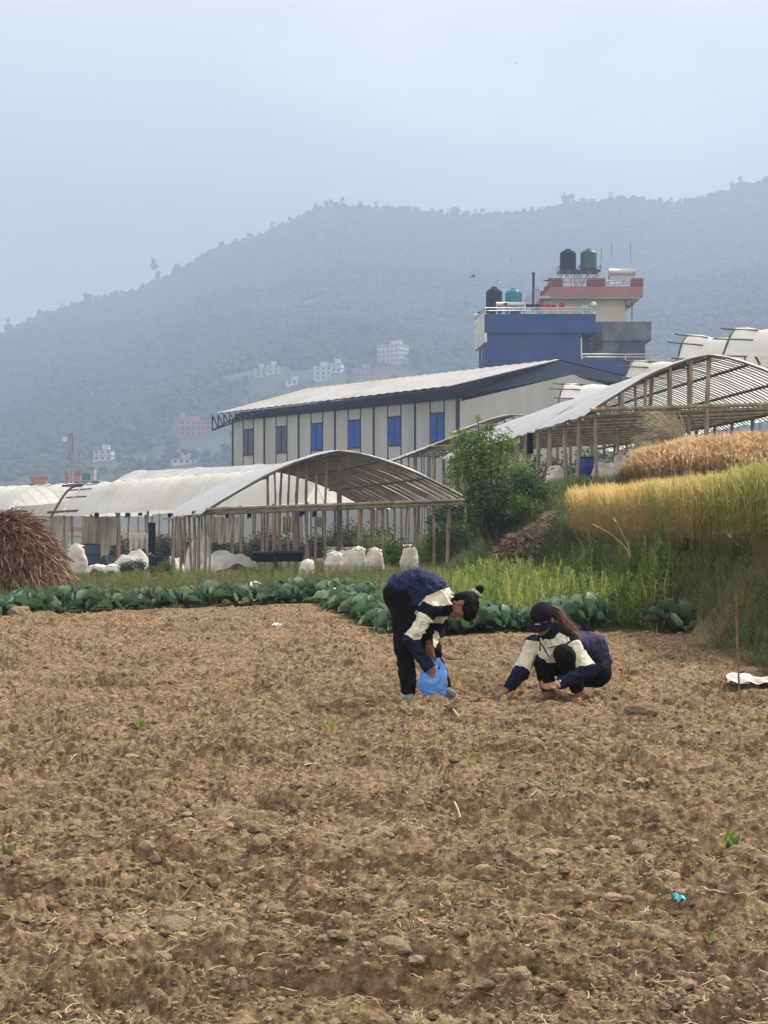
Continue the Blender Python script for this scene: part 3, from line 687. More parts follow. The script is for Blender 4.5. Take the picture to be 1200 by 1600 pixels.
# trees on the lower slope
M['crown_mid'] = mat('crown_mid', (0.035, 0.06, 0.025), 0.9, 0.4, 1, transl=0.2)
lt = None
for i, (px, py, sc_, slim) in enumerate([(256, 668, 1.5, 1), (215, 690, 1.3, 1), (190, 700, 1.3, 1), (176, 706, 1.2, 1), (230, 706, 0.9, 0), (345, 668, 1.2, 0), (322, 722, 1.0, 0), (300, 722, 1, 0), (268, 716, .9, 0), (392, 575, 1.6, 0), (450, 560, 1.5, 0), (585, 560, 1.3, 0), (650, 570, 1.2, 0)]):
    p = ground_at(px, py, 640, 2000)
    if i in (0, 4):
        rt = empty('hillside_tree'); V, Fc = bushy(300 + i, 420, 1.5 if slim else 4.0, 6.5 if slim else 3.2, 0.8, 1.5); mesh_np('crown', V, Fc, M['crown_mid'], rt)
        b = MB(); b.tube([(0, 0, -2), (0.1, 0, 3), (0, 0.1, 9 if slim else 5)], [0.35, 0.25, 0.08], 6); b.build('trunk', M['trunk'], rt)
        if slim: sl_ = rt
        else: bu_ = rt
        o = rt
    else: o = copy_tree(sl_ if slim else bu_)
    if i == 4: o = rt
    o.location = p - Vector((0, 0, 1)); o.scale = (sc_,) * 3; o.rotation_euler.z = i
    lab = 'tall slim dark tree on the lower slope between the mast and the pink house' if slim else 'round dark tree among the hazy hillside houses'
    tag(o, lab, 'tree', 'slim dark trees on the lower slope' if slim else 'round trees among the hillside houses')

# ------------------------------------------------------------------ warehouse
M['panel_grey'] = mat('panel_grey', (0.40, 0.41, 0.40), 0.6, 0.06, 0.8, stretch=(1, 1, 0.15), dirt=(0.35, 0.355, 0.34), dscale=0.9)
M['navy'] = mat('navy', (0.028, 0.045, 0.085), 0.6, 0.12, 0.7)
M['roof_sheet'] = mat('roof_sheet', (0.40, 0.39, 0.37), 0.5, 0.08, 0.5, dirt=(0.33, 0.31, 0.29), dscale=0.35)
M['blue_shutter'] = mat('blue_shutter', (0.025, 0.075, 0.32), 0.5, 0.15, 2)
M['glass_dark'] = mat('glass_dark', (0.03, 0.04, 0.07), 0.15, 0.2, 2, spec=0.6)
C0 = P(718, 622.5, 95.0); zt = C0.z
dl = (zt - H) * F / (HY - 656.6); C1 = P(363, 656.6, dl)
W0 = Vector((C0.x, C0.y, 0)); W1 = Vector((C1.x, C1.y, 0)); u = (W1 - W0); WL = u.length; u.normalize()
gdir = Vector((0.985, 0.17, 0)); GW = 13.6
nS = Vector((-u.y, u.x, 0));
if nS.x > 0: nS = -nS            # outward from the long wall, towards left and camera
nG = Vector((gdir.y, -gdir.x, 0))
wh = empty('warehouse', (W0.x, W0.y, 0), 'long grey panelled warehouse with blue shuttered windows and a deep navy eave', 'warehouse')
W2 = W0 + gdir * GW; W3 = W1 + gdir * GW
def wallbox(a, b_, z0, z1, nrm, th, m, name, proud=0.0):
    q = MB(); a = Vector(a); b_ = Vector(b_); o1 = nrm * proud; o2 = nrm * (proud - th)
    q.hexa([(a + o1) + Vector((0, 0, z0)), (b_ + o1) + Vector((0, 0, z0)), (b_ + o2) + Vector((0, 0, z0)), (a + o2) + Vector((0, 0, z0)),
            (a + o1) + Vector((0, 0, z1)), (b_ + o1) + Vector((0, 0, z1)), (b_ + o2) + Vector((0, 0, z1)), (a + o2) + Vector((0, 0, z1))])
    return q.build(name, m, wh)
z0w = 0.0
def side(t): return W0 + u * t
wallbox(side(0.02), side(WL), z0w, zt - 0.02, nS, 0.2, M['panel_grey'], 'wall')
zr = H + (HY - 563) / F * 97.5
apx = GW * 0.53
q = MB(); ga = [W0 + Vector((0, 0, z0w)), W2 + Vector((0, 0, z0w)), W2 + Vector((0, 0, zt - .2)), W0 + gdir * apx + Vector((0, 0, zr - 1.05)), W0 + Vector((0, 0, zt - .2))]
q.slab(ga[::-1], 0.2); q.build('wall', M['panel_grey'], wh)
# far gable and rear wall
q = MB(); gb = [p + (W1 - W0) for p in ga]; q.slab(gb, 0.2); q.build('wall', M['panel_grey'], wh)
q = MB(); q.slab([W2, W3, W3 + Vector((0, 0, zt - .2)), W2 + Vector((0, 0, zt - .2))], 0.2); q.build('wall', M['panel_grey'], wh)
# panel joints and posts on long wall: six bays
ng = 6; bay = WL / ng
for i in range(ng + 1):
    t = WL - i * bay; wd = 0.16 if i < ng else 0.3
    t = min(max(t, wd / 2), WL - wd / 2)
    wallbox(side(t - wd / 2), side(t + wd / 2), z0w, zt, nS, 0.06, M['black_metal'], 'post', 0.055)
def wz(py, px):   # height on long wall for a photo row at a photo column
    k = (px - 600) / F; # ray x=k*y ; wall point
    t = (k * W0.y - W0.x) / (u.x - k * u.y); y = (W0 + u * t).y
    return H + (HY - py) / F * y, t
zb, _ = wz(702.5, 496); zw, _ = wz(663, 496)
for i in range(ng):
    t1 = WL - i * bay; a, c = t1 - bay * 0.345, t1 - bay * 0.665
    for tt_ in (a, c): wallbox(side(tt_ - .045), side(tt_ + .045), z0w, zt - .01, nS, 0.03, M['black_metal'], 'joint', 0.026)
    wn = wallbox(side(c + .05), side(a - .05), zb, zw, nS, 0.05, M['blue_shutter'] if i >= 2 else M['glass_dark'], 'window', 0.035)
    fr = MB()
    for s0, s1, h0, h1 in ((c, a, zb - .1, zb), (c, a, zw, zw + .1), ((a + c) / 2 - .03, (a + c) / 2 + .03, zb, zw)):
        A1 = side(s0 + .02) + nS * .07; B1 = side(s1 - .02) + nS * .07
        fr.hexa([A1 + Vector((0, 0, h0)), B1 + Vector((0, 0, h0)), B1 - nS * .06 + Vector((0, 0, h0)), A1 - nS * .06 + Vector((0, 0, h0)), A1 + Vector((0, 0, h1)), B1 + Vector((0, 0, h1)), B1 - nS * .06 + Vector((0, 0, h1)), A1 - nS * .06 + Vector((0, 0, h1))])
    f_ = fr.build('frame', M['black_metal'], wn); f_.parent = wn; f_.matrix_parent_inverse = Matrix.Identity(4); f_.location = (0, 0, 0)
    f_.location = -Vector(wh.location) * 0
# gable joints
zrail = zt - 0.12
def gb_(x, z, pr=0): return W0 + gdir * x + nG * pr + Vector((0, 0, z))
def gstrip(x0, x1, h0, h1, m, name, pr=0.05):
    q = MB(); q.hexa([gb_(x0, h0, pr), gb_(x1, h0, pr), gb_(x1, h0, pr - .045), gb_(x0, h0, pr - .045), gb_(x0, h1, pr), gb_(x1, h1, pr), gb_(x1, h1, pr - .045), gb_(x0, h1, pr - .045)]); return q.build(name, m, wh)
gstrip(0.3, GW, zrail - .05, zrail + .05, M['black_metal'], 'rail')
gstrip(3.1, 3.2, zrail + .05, zt + 1.2, M['black_metal'], 'post'); gstrip(6.05, 6.15, zrail + .05, zr - 1.3, M['black_metal'], 'post'); gstrip(4.1, 4.2, 0, zrail - .05, M['black_metal'], 'post'); gstrip(8.2, 8.3, 0, zrail - .05, M['black_metal'], 'post')
M['panel_seam'] = mat('panel_seam', (0.25, 0.26, 0.27), 0.7, 0.1, 1)
for i in range(1, 14):
    if i * 0.78 < GW: gstrip(i * .78, i * .78 + .03, 0, zrail - .05, M['panel_seam'], 'seam', .035)
for i in range(1, 14):
    xx = i * .78; top = zt + (zr - zt) * (1 - abs(xx - apx) / apx) - 1.2
    if top > zrail + .3: gstrip(xx, xx + .03, zrail + .05, top, M['panel_seam'], 'seam', .035)
# roof
EF = P(700, 603, 93.2); EB = P(332, 645, 116.5); EB.z = EF.z
RF = P(875, 561, 96.5); RB = RF + (EB - EF); RB = P(478, 606, 117.5); RB.z = RF.z
XF = EF + gdir * (2 * ((RF - EF).dot(gdir))); XF.z = EF.z; XB = EB + (XF - EF)
q = MB(); kk = 60
for e0, e1, r0, r1, fl in ((EF, EB, RF, RB, 1), (XF, XB, RF, RB, 0)):
    top = []; 
    for j in range(kk + 1):
        t = j / kk; w_ = 0.025 * (1 if j % 2 else -1)
        top.append((e0.lerp(e1, t) + Vector((0, 0, w_)), (e0.lerp(r0, .5)).lerp(e1.lerp(r1, .5), t) + Vector((0, 0, w_)), r0.lerp(r1, t) + Vector((0, 0, w_))))
    vs = [p for tr in top for p in tr]; fs = []
    for j in range(kk):
        for c in range(2):
            a = j * 3 + c; fs.append((a, a + 1, a + 4, a + 3) if fl else (a + 3, a + 4, a + 1, a))
    b0 = len(q.v); q.add(vs, fs, 0)
    q.add([p - Vector((0, 0, .07)) for p in vs], [f[::-1] for f in fs], 0)
q.build('roof', M['roof_sheet'], wh)
# deep navy soffit between the roof edge and the walls
dn = Vector((0, 0, -0.12)); q = MB()
T0 = W0 + nS * .1 + nG * .1 + Vector((0, 0, zt)); T1 = W1 + nS * .1 + Vector((0, 0, zt)) ; E2 = EF.lerp(EB, 0.86)
q.slab([EF + dn, T0, T1, E2 + dn], 0.05)
RFd = RF + dn; TA = W0 + gdir * apx + nG * .12 + Vector((0, 0, zr - 1.1)); T0g = W0 + nG * .12 + Vector((0, 0, zt + .05)); TX = W2 + nG * .12 + Vector((0, 0, zt))
q.slab([EF + dn, RFd, TA, T0g], 0.05); q.slab([RFd, XF + dn, TX, TA], 0.05); q.build('soffit', M['navy'], wh)
# exposed eave truss at the far corner
q = MB(); n_ = 9
for j in range(n_):
    a = EB.lerp(EF, j * 0.03) - Vector((0, 0, .15)); b1 = EB.lerp(EF, (j + 1) * 0.03) - Vector((0, 0, .15)); drop = 1.1 - j * 0.11
    q.tube([a, b1 - Vector((0, 0, drop - .1))], 0.05, 5); q.tube([b1, b1 - Vector((0, 0, drop - .1))], 0.05, 5)
    q.tube([a - Vector((0, 0, drop)), b1 - Vector((0, 0, drop - .11))], 0.06, 5)
q.tube([EB - Vector((0, 0, .15)), EB - Vector((0, 0, 1.25))], 0.06, 5)
q.tube([EB - Vector((0, 0, 1.25)), T1], 0.06, 5)
q.build('truss', M['navy'], wh)

# ------------------------------------------------------------------ blue building and the houses behind it
M['blue_wall'] = mat('blue_wall', (0.018, 0.052, 0.175), 0.85, 0.08, 0.6, dirt=(0.03, 0.068, 0.185), dscale=0.35)
M['grey_stain'] = mat('grey_stain', (0.055, 0.075, 0.11), 0.9, 0.25, 0.7, dirt=(0.16, 0.18, 0.18), dscale=0.45)
M['cream_wall'] = mat('cream_wall', (0.52, 0.45, 0.36), 0.8, 0.05, 0.6, dirt=(0.42, 0.38, 0.32), dscale=0.5)
M['pink_wall'] = mat('pink_wall', (0.30, 0.155, 0.14), 0.8, 0.08, 0.6)
M['maroon'] = mat('maroon', (0.17, 0.055, 0.05), 0.8, 0.1, 0.6)
M['tank_black'] = mat('tank_black', (0.010, 0.016, 0.034), 0.8, 0.2, 2, spec=.15)
M['tank_teal'] = mat('tank_teal', (0.02, 0.19, 0.24), 0.5, 0.12, 1)
M['tank_bottle'] = mat('tank_bottle', (0.015, 0.09, 0.065), 0.5, 0.15, 1)
M['steel_pale'] = mat('steel_pale', (0.52, 0.52, 0.52), 0.4, 0.06, 1, metal=0.2)
D = 150.0
def PB(px, py, dd=0.0): return P(px, py, D + dd) 
def boxpx(x0, y0, x1, y1, d0, d1, m, name, parent):
    """box whose front face spans the photo rectangle at depth d0 and which reaches back to depth d1"""
    a = P(x0, y0, d0); b = P(x1, y1, d0); q = MB(); q.box(((a.x + b.x) / 2, (d0 + d1) / 2, (a.z + b.z) / 2), (b.x - a.x, d1 - d0, a.z - b.z)); return q.build(name, m, parent)
def railing(pts, h, parent, m, name='railing', step=1.1, bars=(1.0, 0.55)):
    q = MB()
    for a, b in zip(pts[:-1], pts[1:]):
        a = Vector(a); b = Vector(b)
        for k in bars: q.tube([a + Vector((0, 0, h * k)), b + Vector((0, 0, h * k))], 0.05, 6)
        n_ = max(1, int((b - a).length / step))
        for i in range(n_ + 1): p = a.lerp(b, i / n_); q.tube([p, p + Vector((0, 0, h))], 0.045, 6)
    return q.build(name, m, parent)
bb = empty('blue_building', PB(840, 600), 'plain dark blue painted building with a roof railing behind the warehouse', 'building')
boxpx(757, 528, 909, 640, D, D + 9, M['blue_wall'], 'wall', bb)
boxpx(757, 490.5, 930.8, 519.9, D - 0.25, D + 9.6, M['blue_wall'], 'parapet', bb)
boxpx(757, 520, 909, 528, D, D + 9, M['blue_wall'], 'wall', bb)
boxpx(909.1, 562, 1000, 640, D + .1, D + 9, M['blue_wall'], 'wall', bb)
def sidewall(x0, y0, x1, y1, da, db, m, name):
    q = MB(); a = P(x0, y0, da); zlo = P(x0, y1, da).z; bx = P(x1, y0, db).x
    q.hexa([(a.x, da, zlo), (a.x + .25, da, zlo), (bx + .25, db, zlo), (bx, db, zlo), (a.x, da, a.z), (a.x + .25, da, a.z), (bx + .25, db, a.z), (bx, db, a.z)]); return q.build(name, m, bb)
sidewall(756.9, 491, 741.5, 535, D - .24, D + 7, M['white_paint'], 'side_parapet')
sidewall(757.0, 521, 752, 600, D + .4, D + 6, M['white_paint'], 'side_wall')
q = MB(); a = P(754.6, 535, D + 2.6); q.box((a.x - .05, a.y, a.z - 1.0), (0.12, 1.0, 2.0)); q.build('window', M['window_dark'], bb)
fr_ = P(757.5, 491, D - .2)
rp = [P(741.8, 491, D + 7), P(757.3, 491, D - .1), P(929, 491, D - .1)]
for v in rp: v.z = rp[1].z
railing(rp, 0.62, bb, M['steel_pale'])
# balcony rail to the right
a = P(909.5, 561.5, D - .6); c = P(1045, 561.5, D - .6); railing([a, c], 0.5, bb, M['steel_pale'], bars=(1.0, 0.45), step=4)
boxpx(907.6, 527, 909.4, 560, D - .08, D + .5, M['white_paint'], 'corner_trim', bb)
gb2 = empty('grey_building', P(970, 560, D + 5), 'stained grey plaster building joined to the right of the blue one', 'building')
boxpx(931, 502.5, 1017.6, 532, D + 4.7, D + 12, M['grey_stain'], 'parapet', gb2); boxpx(905, 532.1, 1008, 640, D + 5, D + 12, M['grey_stain'], 'wall', gb2)
boxpx(909, 519, 932.5, 532, D + 4.8, D + 12, M['grey_stain'], 'parapet', gb2)
q = MB()
for i in range(6): a = P(921, 525 + i * 4.2, D + 4.4); b = P(937 + (i % 2), 524 + i * 4.2 + 1, D + 4.4); q.tube([a, b], 0.06, 5)
q.tube([P(921, 521, D + 4.4), P(921, 546, D + 4.4)], 0.08, 5); q.tube([P(939.5, 518, D + 4.4), P(939.5, 546, D + 4.4)], 0.07, 5); q.tube([P(935, 505, D + 4.4), P(939.5, 512, D + 4.4), P(939, 522, D + 4.4), P(930, 533, D + 4.4), P(922, 543, D + 4.4)], 0.06, 5)
M['rust'] = mat('rust', (0.11, 0.06, 0.055), 0.8, 0.3, 3)
st = q.build('outside_stair', M['rust'], gb2)
pt = empty('stair_tower', P(920, 500, D + 14), 'cream stair tower with a maroon striped crenellated parapet', 'tower')
dT = D + 13
boxpx(851, 462, 977, 560, dT + 1.2, dT + 9, M['cream_wall'], 'wall', pt)
boxpx(843, 463, 1001, 466, dT + .15, dT + 9.5, M['cream_wall'], 'soffit', pt)
boxpx(861, 447.5, 1005, 463, dT, dT + 9.5, M['pink_wall'], 'parapet', pt)
q = MB(); a = P(861, 447.5, dT); c = P(843, 457, dT + 9); zl = P(861, 463, dT).z
q.hexa([(a.x - .01, dT + .02, zl), (a.x + .3, dT + .02, zl), (c.x + .3, dT + 9, zl), (c.x, dT + 9, zl), (a.x - .01, dT + .02, a.z), (a.x + .3, dT + .02, a.z), (c.x + .3, dT + 9, a.z), (c.x, dT + 9, a.z)]); q.build('side_parapet', M['pink_wall'], pt)
for x0, x1 in ((860.6, 878.6), (919, 946), (988, 1005.3)):
    mo = boxpx(x0, 434.6, x1, 447.4, dT - .03, dT + 1.2, M['maroon'], 'merlon', pt)
    for k in range(3):
        bnd = boxpx(x0 - .3, 436 + k * 3.6, x1 + .3, 437.2 + k * 3.6, dT - .1, dT + 1.3, M['pink_wall'], 'band', mo); bnd.matrix_parent_inverse = Matrix.Identity(4)
for t in (0.25, 0.55, 0.9):
    p = Vector((a.x, dT, 0)).lerp(Vector((c.x, dT + 9, 0)), t); q = MB(); q.box((p.x + .15, p.y, a.z + .35), (0.3, 1.3, 0.72)); q.build('merlon', M['maroon'], pt)
boxpx(979, 464, 989, 477, dT + .5, dT + 2, M['pink_wall'], 'bracket', pt)
q = MB(); q.tube([P(987.5, 472, dT + .4), P(987.5, 503, dT + .4)], 0.06, 6); q.build('drain_pipe', M['black_metal'], pt)
railing([P(879, 448, dT + .3), P(919, 448, dT + .3)], 0.9, pt, M['steel'], step=0.8); railing([P(946, 448, dT + .3), P(988, 448, dT + .3)], 0.6, pt, M['steel'], step=0.8)
# outside stair rail behind the blue roof
q = MB()
for i in range(7): x = 820 + i * 3.6; q.tube([P(x, 480, D + 8), P(x, 467.5 - i * 2.2 if i < 5 else 452, D + 8)], 0.045, 5)
q.tube([P(819, 468, D + 8), P(833, 452.5, D + 8), P(843, 451.5, D + 8)], 0.06, 5); q.build('stair_railing', M['steel'], pt)
# tanks
def frame_stand(cx, y0, y1, wpx, d, label):
    rt = empty('tank_stand', P(cx, y1, d), label, 'tank stand', 'steel stands under the rooftop tanks'); hw = wpx / 2
    tp = [P(cx + s * hw, y0, d + e) for s in (-1, 1) for e in (0, 1.9)]
    z1 = P(cx, y1, d).z; z0 = P(cx, y0, d).z
    q = MB()
    q.box((P(cx, y0, d).x, d + .95, z0 + .03), (P(cx + hw, 0, d).x - P(cx - hw, 0, d).x + .4, 2.3, 0.16)); q.build('platform', M['black_metal'], rt)
    for s in (-1, 1):
        for e in (0, 1.9):
            x = P(cx + s * hw, y0, d).x; xi = P(cx + s * hw * 0.95, y0, d).x; q = MB(); q.tube([(x, d + e, z1 - .3), (xi, d + e, z0)], 0.065, 6); q.build('leg', M['steel'], rt)
    q = MB(); xa = P(cx - hw, y0, d).x; xb = P(cx + hw, y0, d).x; xm = (xa + xb) / 2
    q.tube([(xm, d, z0), (xa, d, z1)], 0.05, 5); q.tube([(xm, d, z0), (xb, d, z1)], 0.05, 5); q.tube([(xm, d + 1.9, z0), (xa, d + 1.9, z1)], 0.05, 5); q.tube([(xm, d + 1.9, z0), (xb, d + 1.9, z1)], 0.05, 5); q.build('brace', M['steel'], rt)
    for s in (-1, 1):
        q = MB(); xx = xm + s * (xb - xm + .22); q.tube([(xx, d - .2, z0 - (z0 - z1) * .5), (xx, d - .2, z0 + .55)], 0.045, 5); q.tube([(xx, d + 2.1, z0), (xx, d + 2.1, z0 + .55)], 0.045, 5); q.tube([(xx, d - .2, z0 + .55), (xx, d + 2.1, z0 + .55)], 0.045, 5)
        q.build('guard_rail', M['steel'], rt)
frame_stand(889.5, 423, 448, 25, dT + 1.6, 'steel stand under the black tank on top of the stair tower')
frame_stand(921.5, 423, 448, 26, dT + 1.6, 'steel stand under the bottle green tank on top of the stair tower')
def tank_px(cx, y0, y1, wpx, d, m, label):
    a = P(cx, y1, d); r = wpx / 2 / F * d; h = (y1 - y0) / F * d; return small_tank((a.x, d + r, a.z + .12), r, h, m, label)
tank_px(889, 389, 422, 25.5, dT + 1.6, M['tank_black'], 'black ribbed water tank on the left stand above the stair tower')
tank_px(921.3, 388.5, 422, 26, dT + 1.6, M['tank_bottle'], 'bottle green ribbed water tank on the right stand above the stair tower')
tank_px(773, 448.5, 489, 26, D + 2.2, M['tank_black'], 'black water tank at the left end of the blue roof')
tank_px(803.5, 450.5, 489, 27, D + 4.5, M['tank_teal'], 'teal water tank beside the black tank on the blue roof')
def solar(x0, x1, y0, yb, d, label, red=False):
    rt = empty('solar_heater', P((x0 + x1) / 2, yb, d), label, 'solar heater', 'rooftop solar water heaters')
    r = (yb - y0) * 0.28 / F * d / 2 * 1.35; a = P(x0, y0, d); b = P(x1, y0, d); zc = a.z - r
    q = MB(); n_ = 16; 
    q.tube([(a.x, d, zc), (b.x, d, zc)], r, 18); q.build('barrel', M['steel_pale'], rt)
    zb_ = P(x0, yb, d).z
    for i in range(16):
        x = a.x + .12 + (b.x - a.x - .24) * i / 15; q = MB(); q.tube([(x, d + .1, zc - r * .6), (x, d - 1.3, zb_ + .1)], 0.045, 6); q.build('glass_tube', M['steel'], rt)
    q = MB()
    for x in (a.x + .05, b.x - .05):
        q.tube([(x, d + .3, zc), (x, d - 1.35, zb_)], 0.05, 5); q.tube([(x, d + .3, zc), (x, d + .5, zb_)], 0.05, 5)
    q.tube([(a.x, d - 1.35, zb_ + .08), (b.x, d - 1.35, zb_ + .08)], 0.05, 5); q.build('frame', M['steel'], rt)
    if red:
        q = MB(); c = P(x0 + (x1 - x0) * .33, y0 + 3.6, d); q.lathe((0, 0, 0), [(0.02, 0), (.16, .01), (.15, .03)], 12); q.v = [(c.x + v[0] * 1.4, d - r - .01 - v[2], c.z + v[1]) for v in q.v]; q.build('round_badge', M['maroon'], rt)
solar(775, 820, 472, 490, D + 1.4, 'silver solar water heater with a round red badge on the blue roof', True)
solar(951, 993, 420, 447, dT + 1.8, 'silver solar water heater on top of the stair tower')
for i, (x, y0, y1, d, nm) in enumerate([(833.5, 428, 488, D + 6, 'thick dark pole with a white top standing behind the blue roof'), (939.5, 386, 436, dT + 3, 'left thin rod aerial on the stair tower beside the green tank'), (955.5, 378, 422, dT + 3, 'middle thin rod aerial above the solar heater'), (985, 378, 422, dT + 3, 'right thin rod aerial above the solar heater'), (777, 436, 450, D + 3, 'short thin rod above the left black tank')]):
    q = MB(); r = 0.13 if i == 0 else 0.035; q.tube([P(x, y1, d), P(x, y0, d)], r, 8)
    if i == 0: q.tube([P(x, y0, d), P(x, y0 - 2, d)], 0.2, 8)
    tag(q.build('roof_pole', M['black_metal'] if i == 0 else M['steel']), nm, 'pole', 'poles and rods on the roofs')
# washing on the roof
def cloth(pts, m, label, name='laundry'):
    a, b, h, d = pts; q = MB(); n_ = 10; vs = []
    for i in range(n_ + 1):
        for j in range(4):
            x = a + (b - a) * i / n_; vs.append(P(x, h[0] + (h[1] - h[0]) * j / 3 + math.sin(i * 2.1) * .5 * j / 3, d + math.sin(i * 1.7) * .12 * j))
    q.add(vs, [(i * 4 + j, i * 4 + j + 1, i * 4 + j + 5, i * 4 + j + 4) for i in range(n_) for j in range(3)], 0, True)
    q.add([v + Vector((0, .06, 0)) for v in vs], [(i * 4 + j + 4, i * 4 + j + 5, i * 4 + j + 1, i * 4 + j) for i in range(n_) for j in range(3)], 0, True)
    return tag(q.build(name, m), label, 'laundry', 'washing hung on the blue roof')
M['red_cloth'] = mat('red_cloth', (0.38, 0.035, 0.06), 0.9, 0.2, 2); M['navy_cloth'] = mat('navy_cloth', (0.02, 0.025, 0.05), 0.9, 0.2, 2); M['mint_cloth'] = mat('mint_cloth', (0.35, 0.55, 0.40), 0.9, 0.2, 2)
cloth((844, 869, (475.5, 482), D + .9), M['red_cloth'], 'red cloth hung over the rail of the blue roof'); cloth((874, 882, (473.5, 480), D + .9), M['red_cloth'], 'small red garment right of the red cloth')
cloth((822, 843, (475, 481), D + .9), M['navy_cloth'], 'dark navy clothes bunched on the rail left of the red cloth'); cloth((909, 921, (477, 488), D + .9), M['mint_cloth'], 'pale mint cloth near the right end of the blue roof rail')
q = MB()
for x, y, d in ((743.5, 494, D + 6.5), (927.5, 476, D)):
    q = MB(); c = P(x, y, d); q.lathe(c - Vector((0, 0, .3)), [(0.05, 0), (.22, .1), (.3, .3), (.22, .5), (.05, .6)], 12); q.tube([c - Vector((0, 0, 1.0)), c - Vector((0, 0, .3))], 0.05, 6)
    tag(q.build('globe_lamp', M['wall_cream']), 'round globe lamp at the ' + ('left' if x < 800 else 'right') + ' end of the blue roof railing', 'lamp', 'globe lamps on the blue roof')
# crow on parapet etc and the flying bird
def bird(loc, s, wing, label, flying=True):
    v, f = ico(2); v = v * np.array([1.0, 0.33, 0.3]); q = MB()
    q.add([Vector(loc) + Vector(p) * s for p in v], [tuple(t) for t in f], 0, True)
    L0 = Vector(loc)
    if flying:
        for sg, tip in ((1, Vector((1.1, -.6, 1.6))), (-1, Vector((-2.0, .4, -.7)))):
            a = [Vector((0.5, 0, .1)), Vector((-.5, 0, .1)), tip + Vector((-.5, 0, -.1)), tip]
            q.slab([L0 + p * s for p in a], 0.05 * s)
        q.slab([L0 + Vector(p) * s for p in ((-.8, -.1, 0), (-1.5, -.35, .05), (-1.5, .35, .05), (-.8, .1, 0))], 0.04 * s)
        q.tube([L0 + Vector((.8, 0, .05)) * s, L0 + Vector((1.35, 0, -.05)) * s], [0.25 * s, 0.03 * s], 8)
    else:
        q.tube([L0 + Vector((.3, 0, .1)) * s, L0 + Vector((1.0, 0, .9)) * s, L0 + Vector((1.5, 0, .85)) * s], [0.25 * s, 0.25 * s, 0.02 * s], 8)
        q.tube([L0 + Vector((-.6, 0, 0)) * s, L0 + Vector((-1.6, 0, -.3)) * s], [0.2 * s, 0.06 * s], 6)
        for yy in (-.1, .1): q.tube([L0 + Vector((0.1, yy, 0)) * s, L0 + Vector((0.15, yy, -.8)) * s], 0.05 * s, 5)
    return tag(q.build('bird', M['tank_black']), label, 'bird')
bird(P(739, 432, 120), 0.12, 1, 'dark bird flying in the sky left of the blue building')
bird(P(806.5, 99, 170), 0.08, 1, 'tiny dark bird high in the sky')
bird(P(855, 438.5, dT + 3), 0.3, 1, 'dark bird perched on the left corner of the stair tower parapet', False)
bird(P(750, 488, D + 3), 0.25, 1, 'dark bird perched on the left corner rail of the blue roof', False)

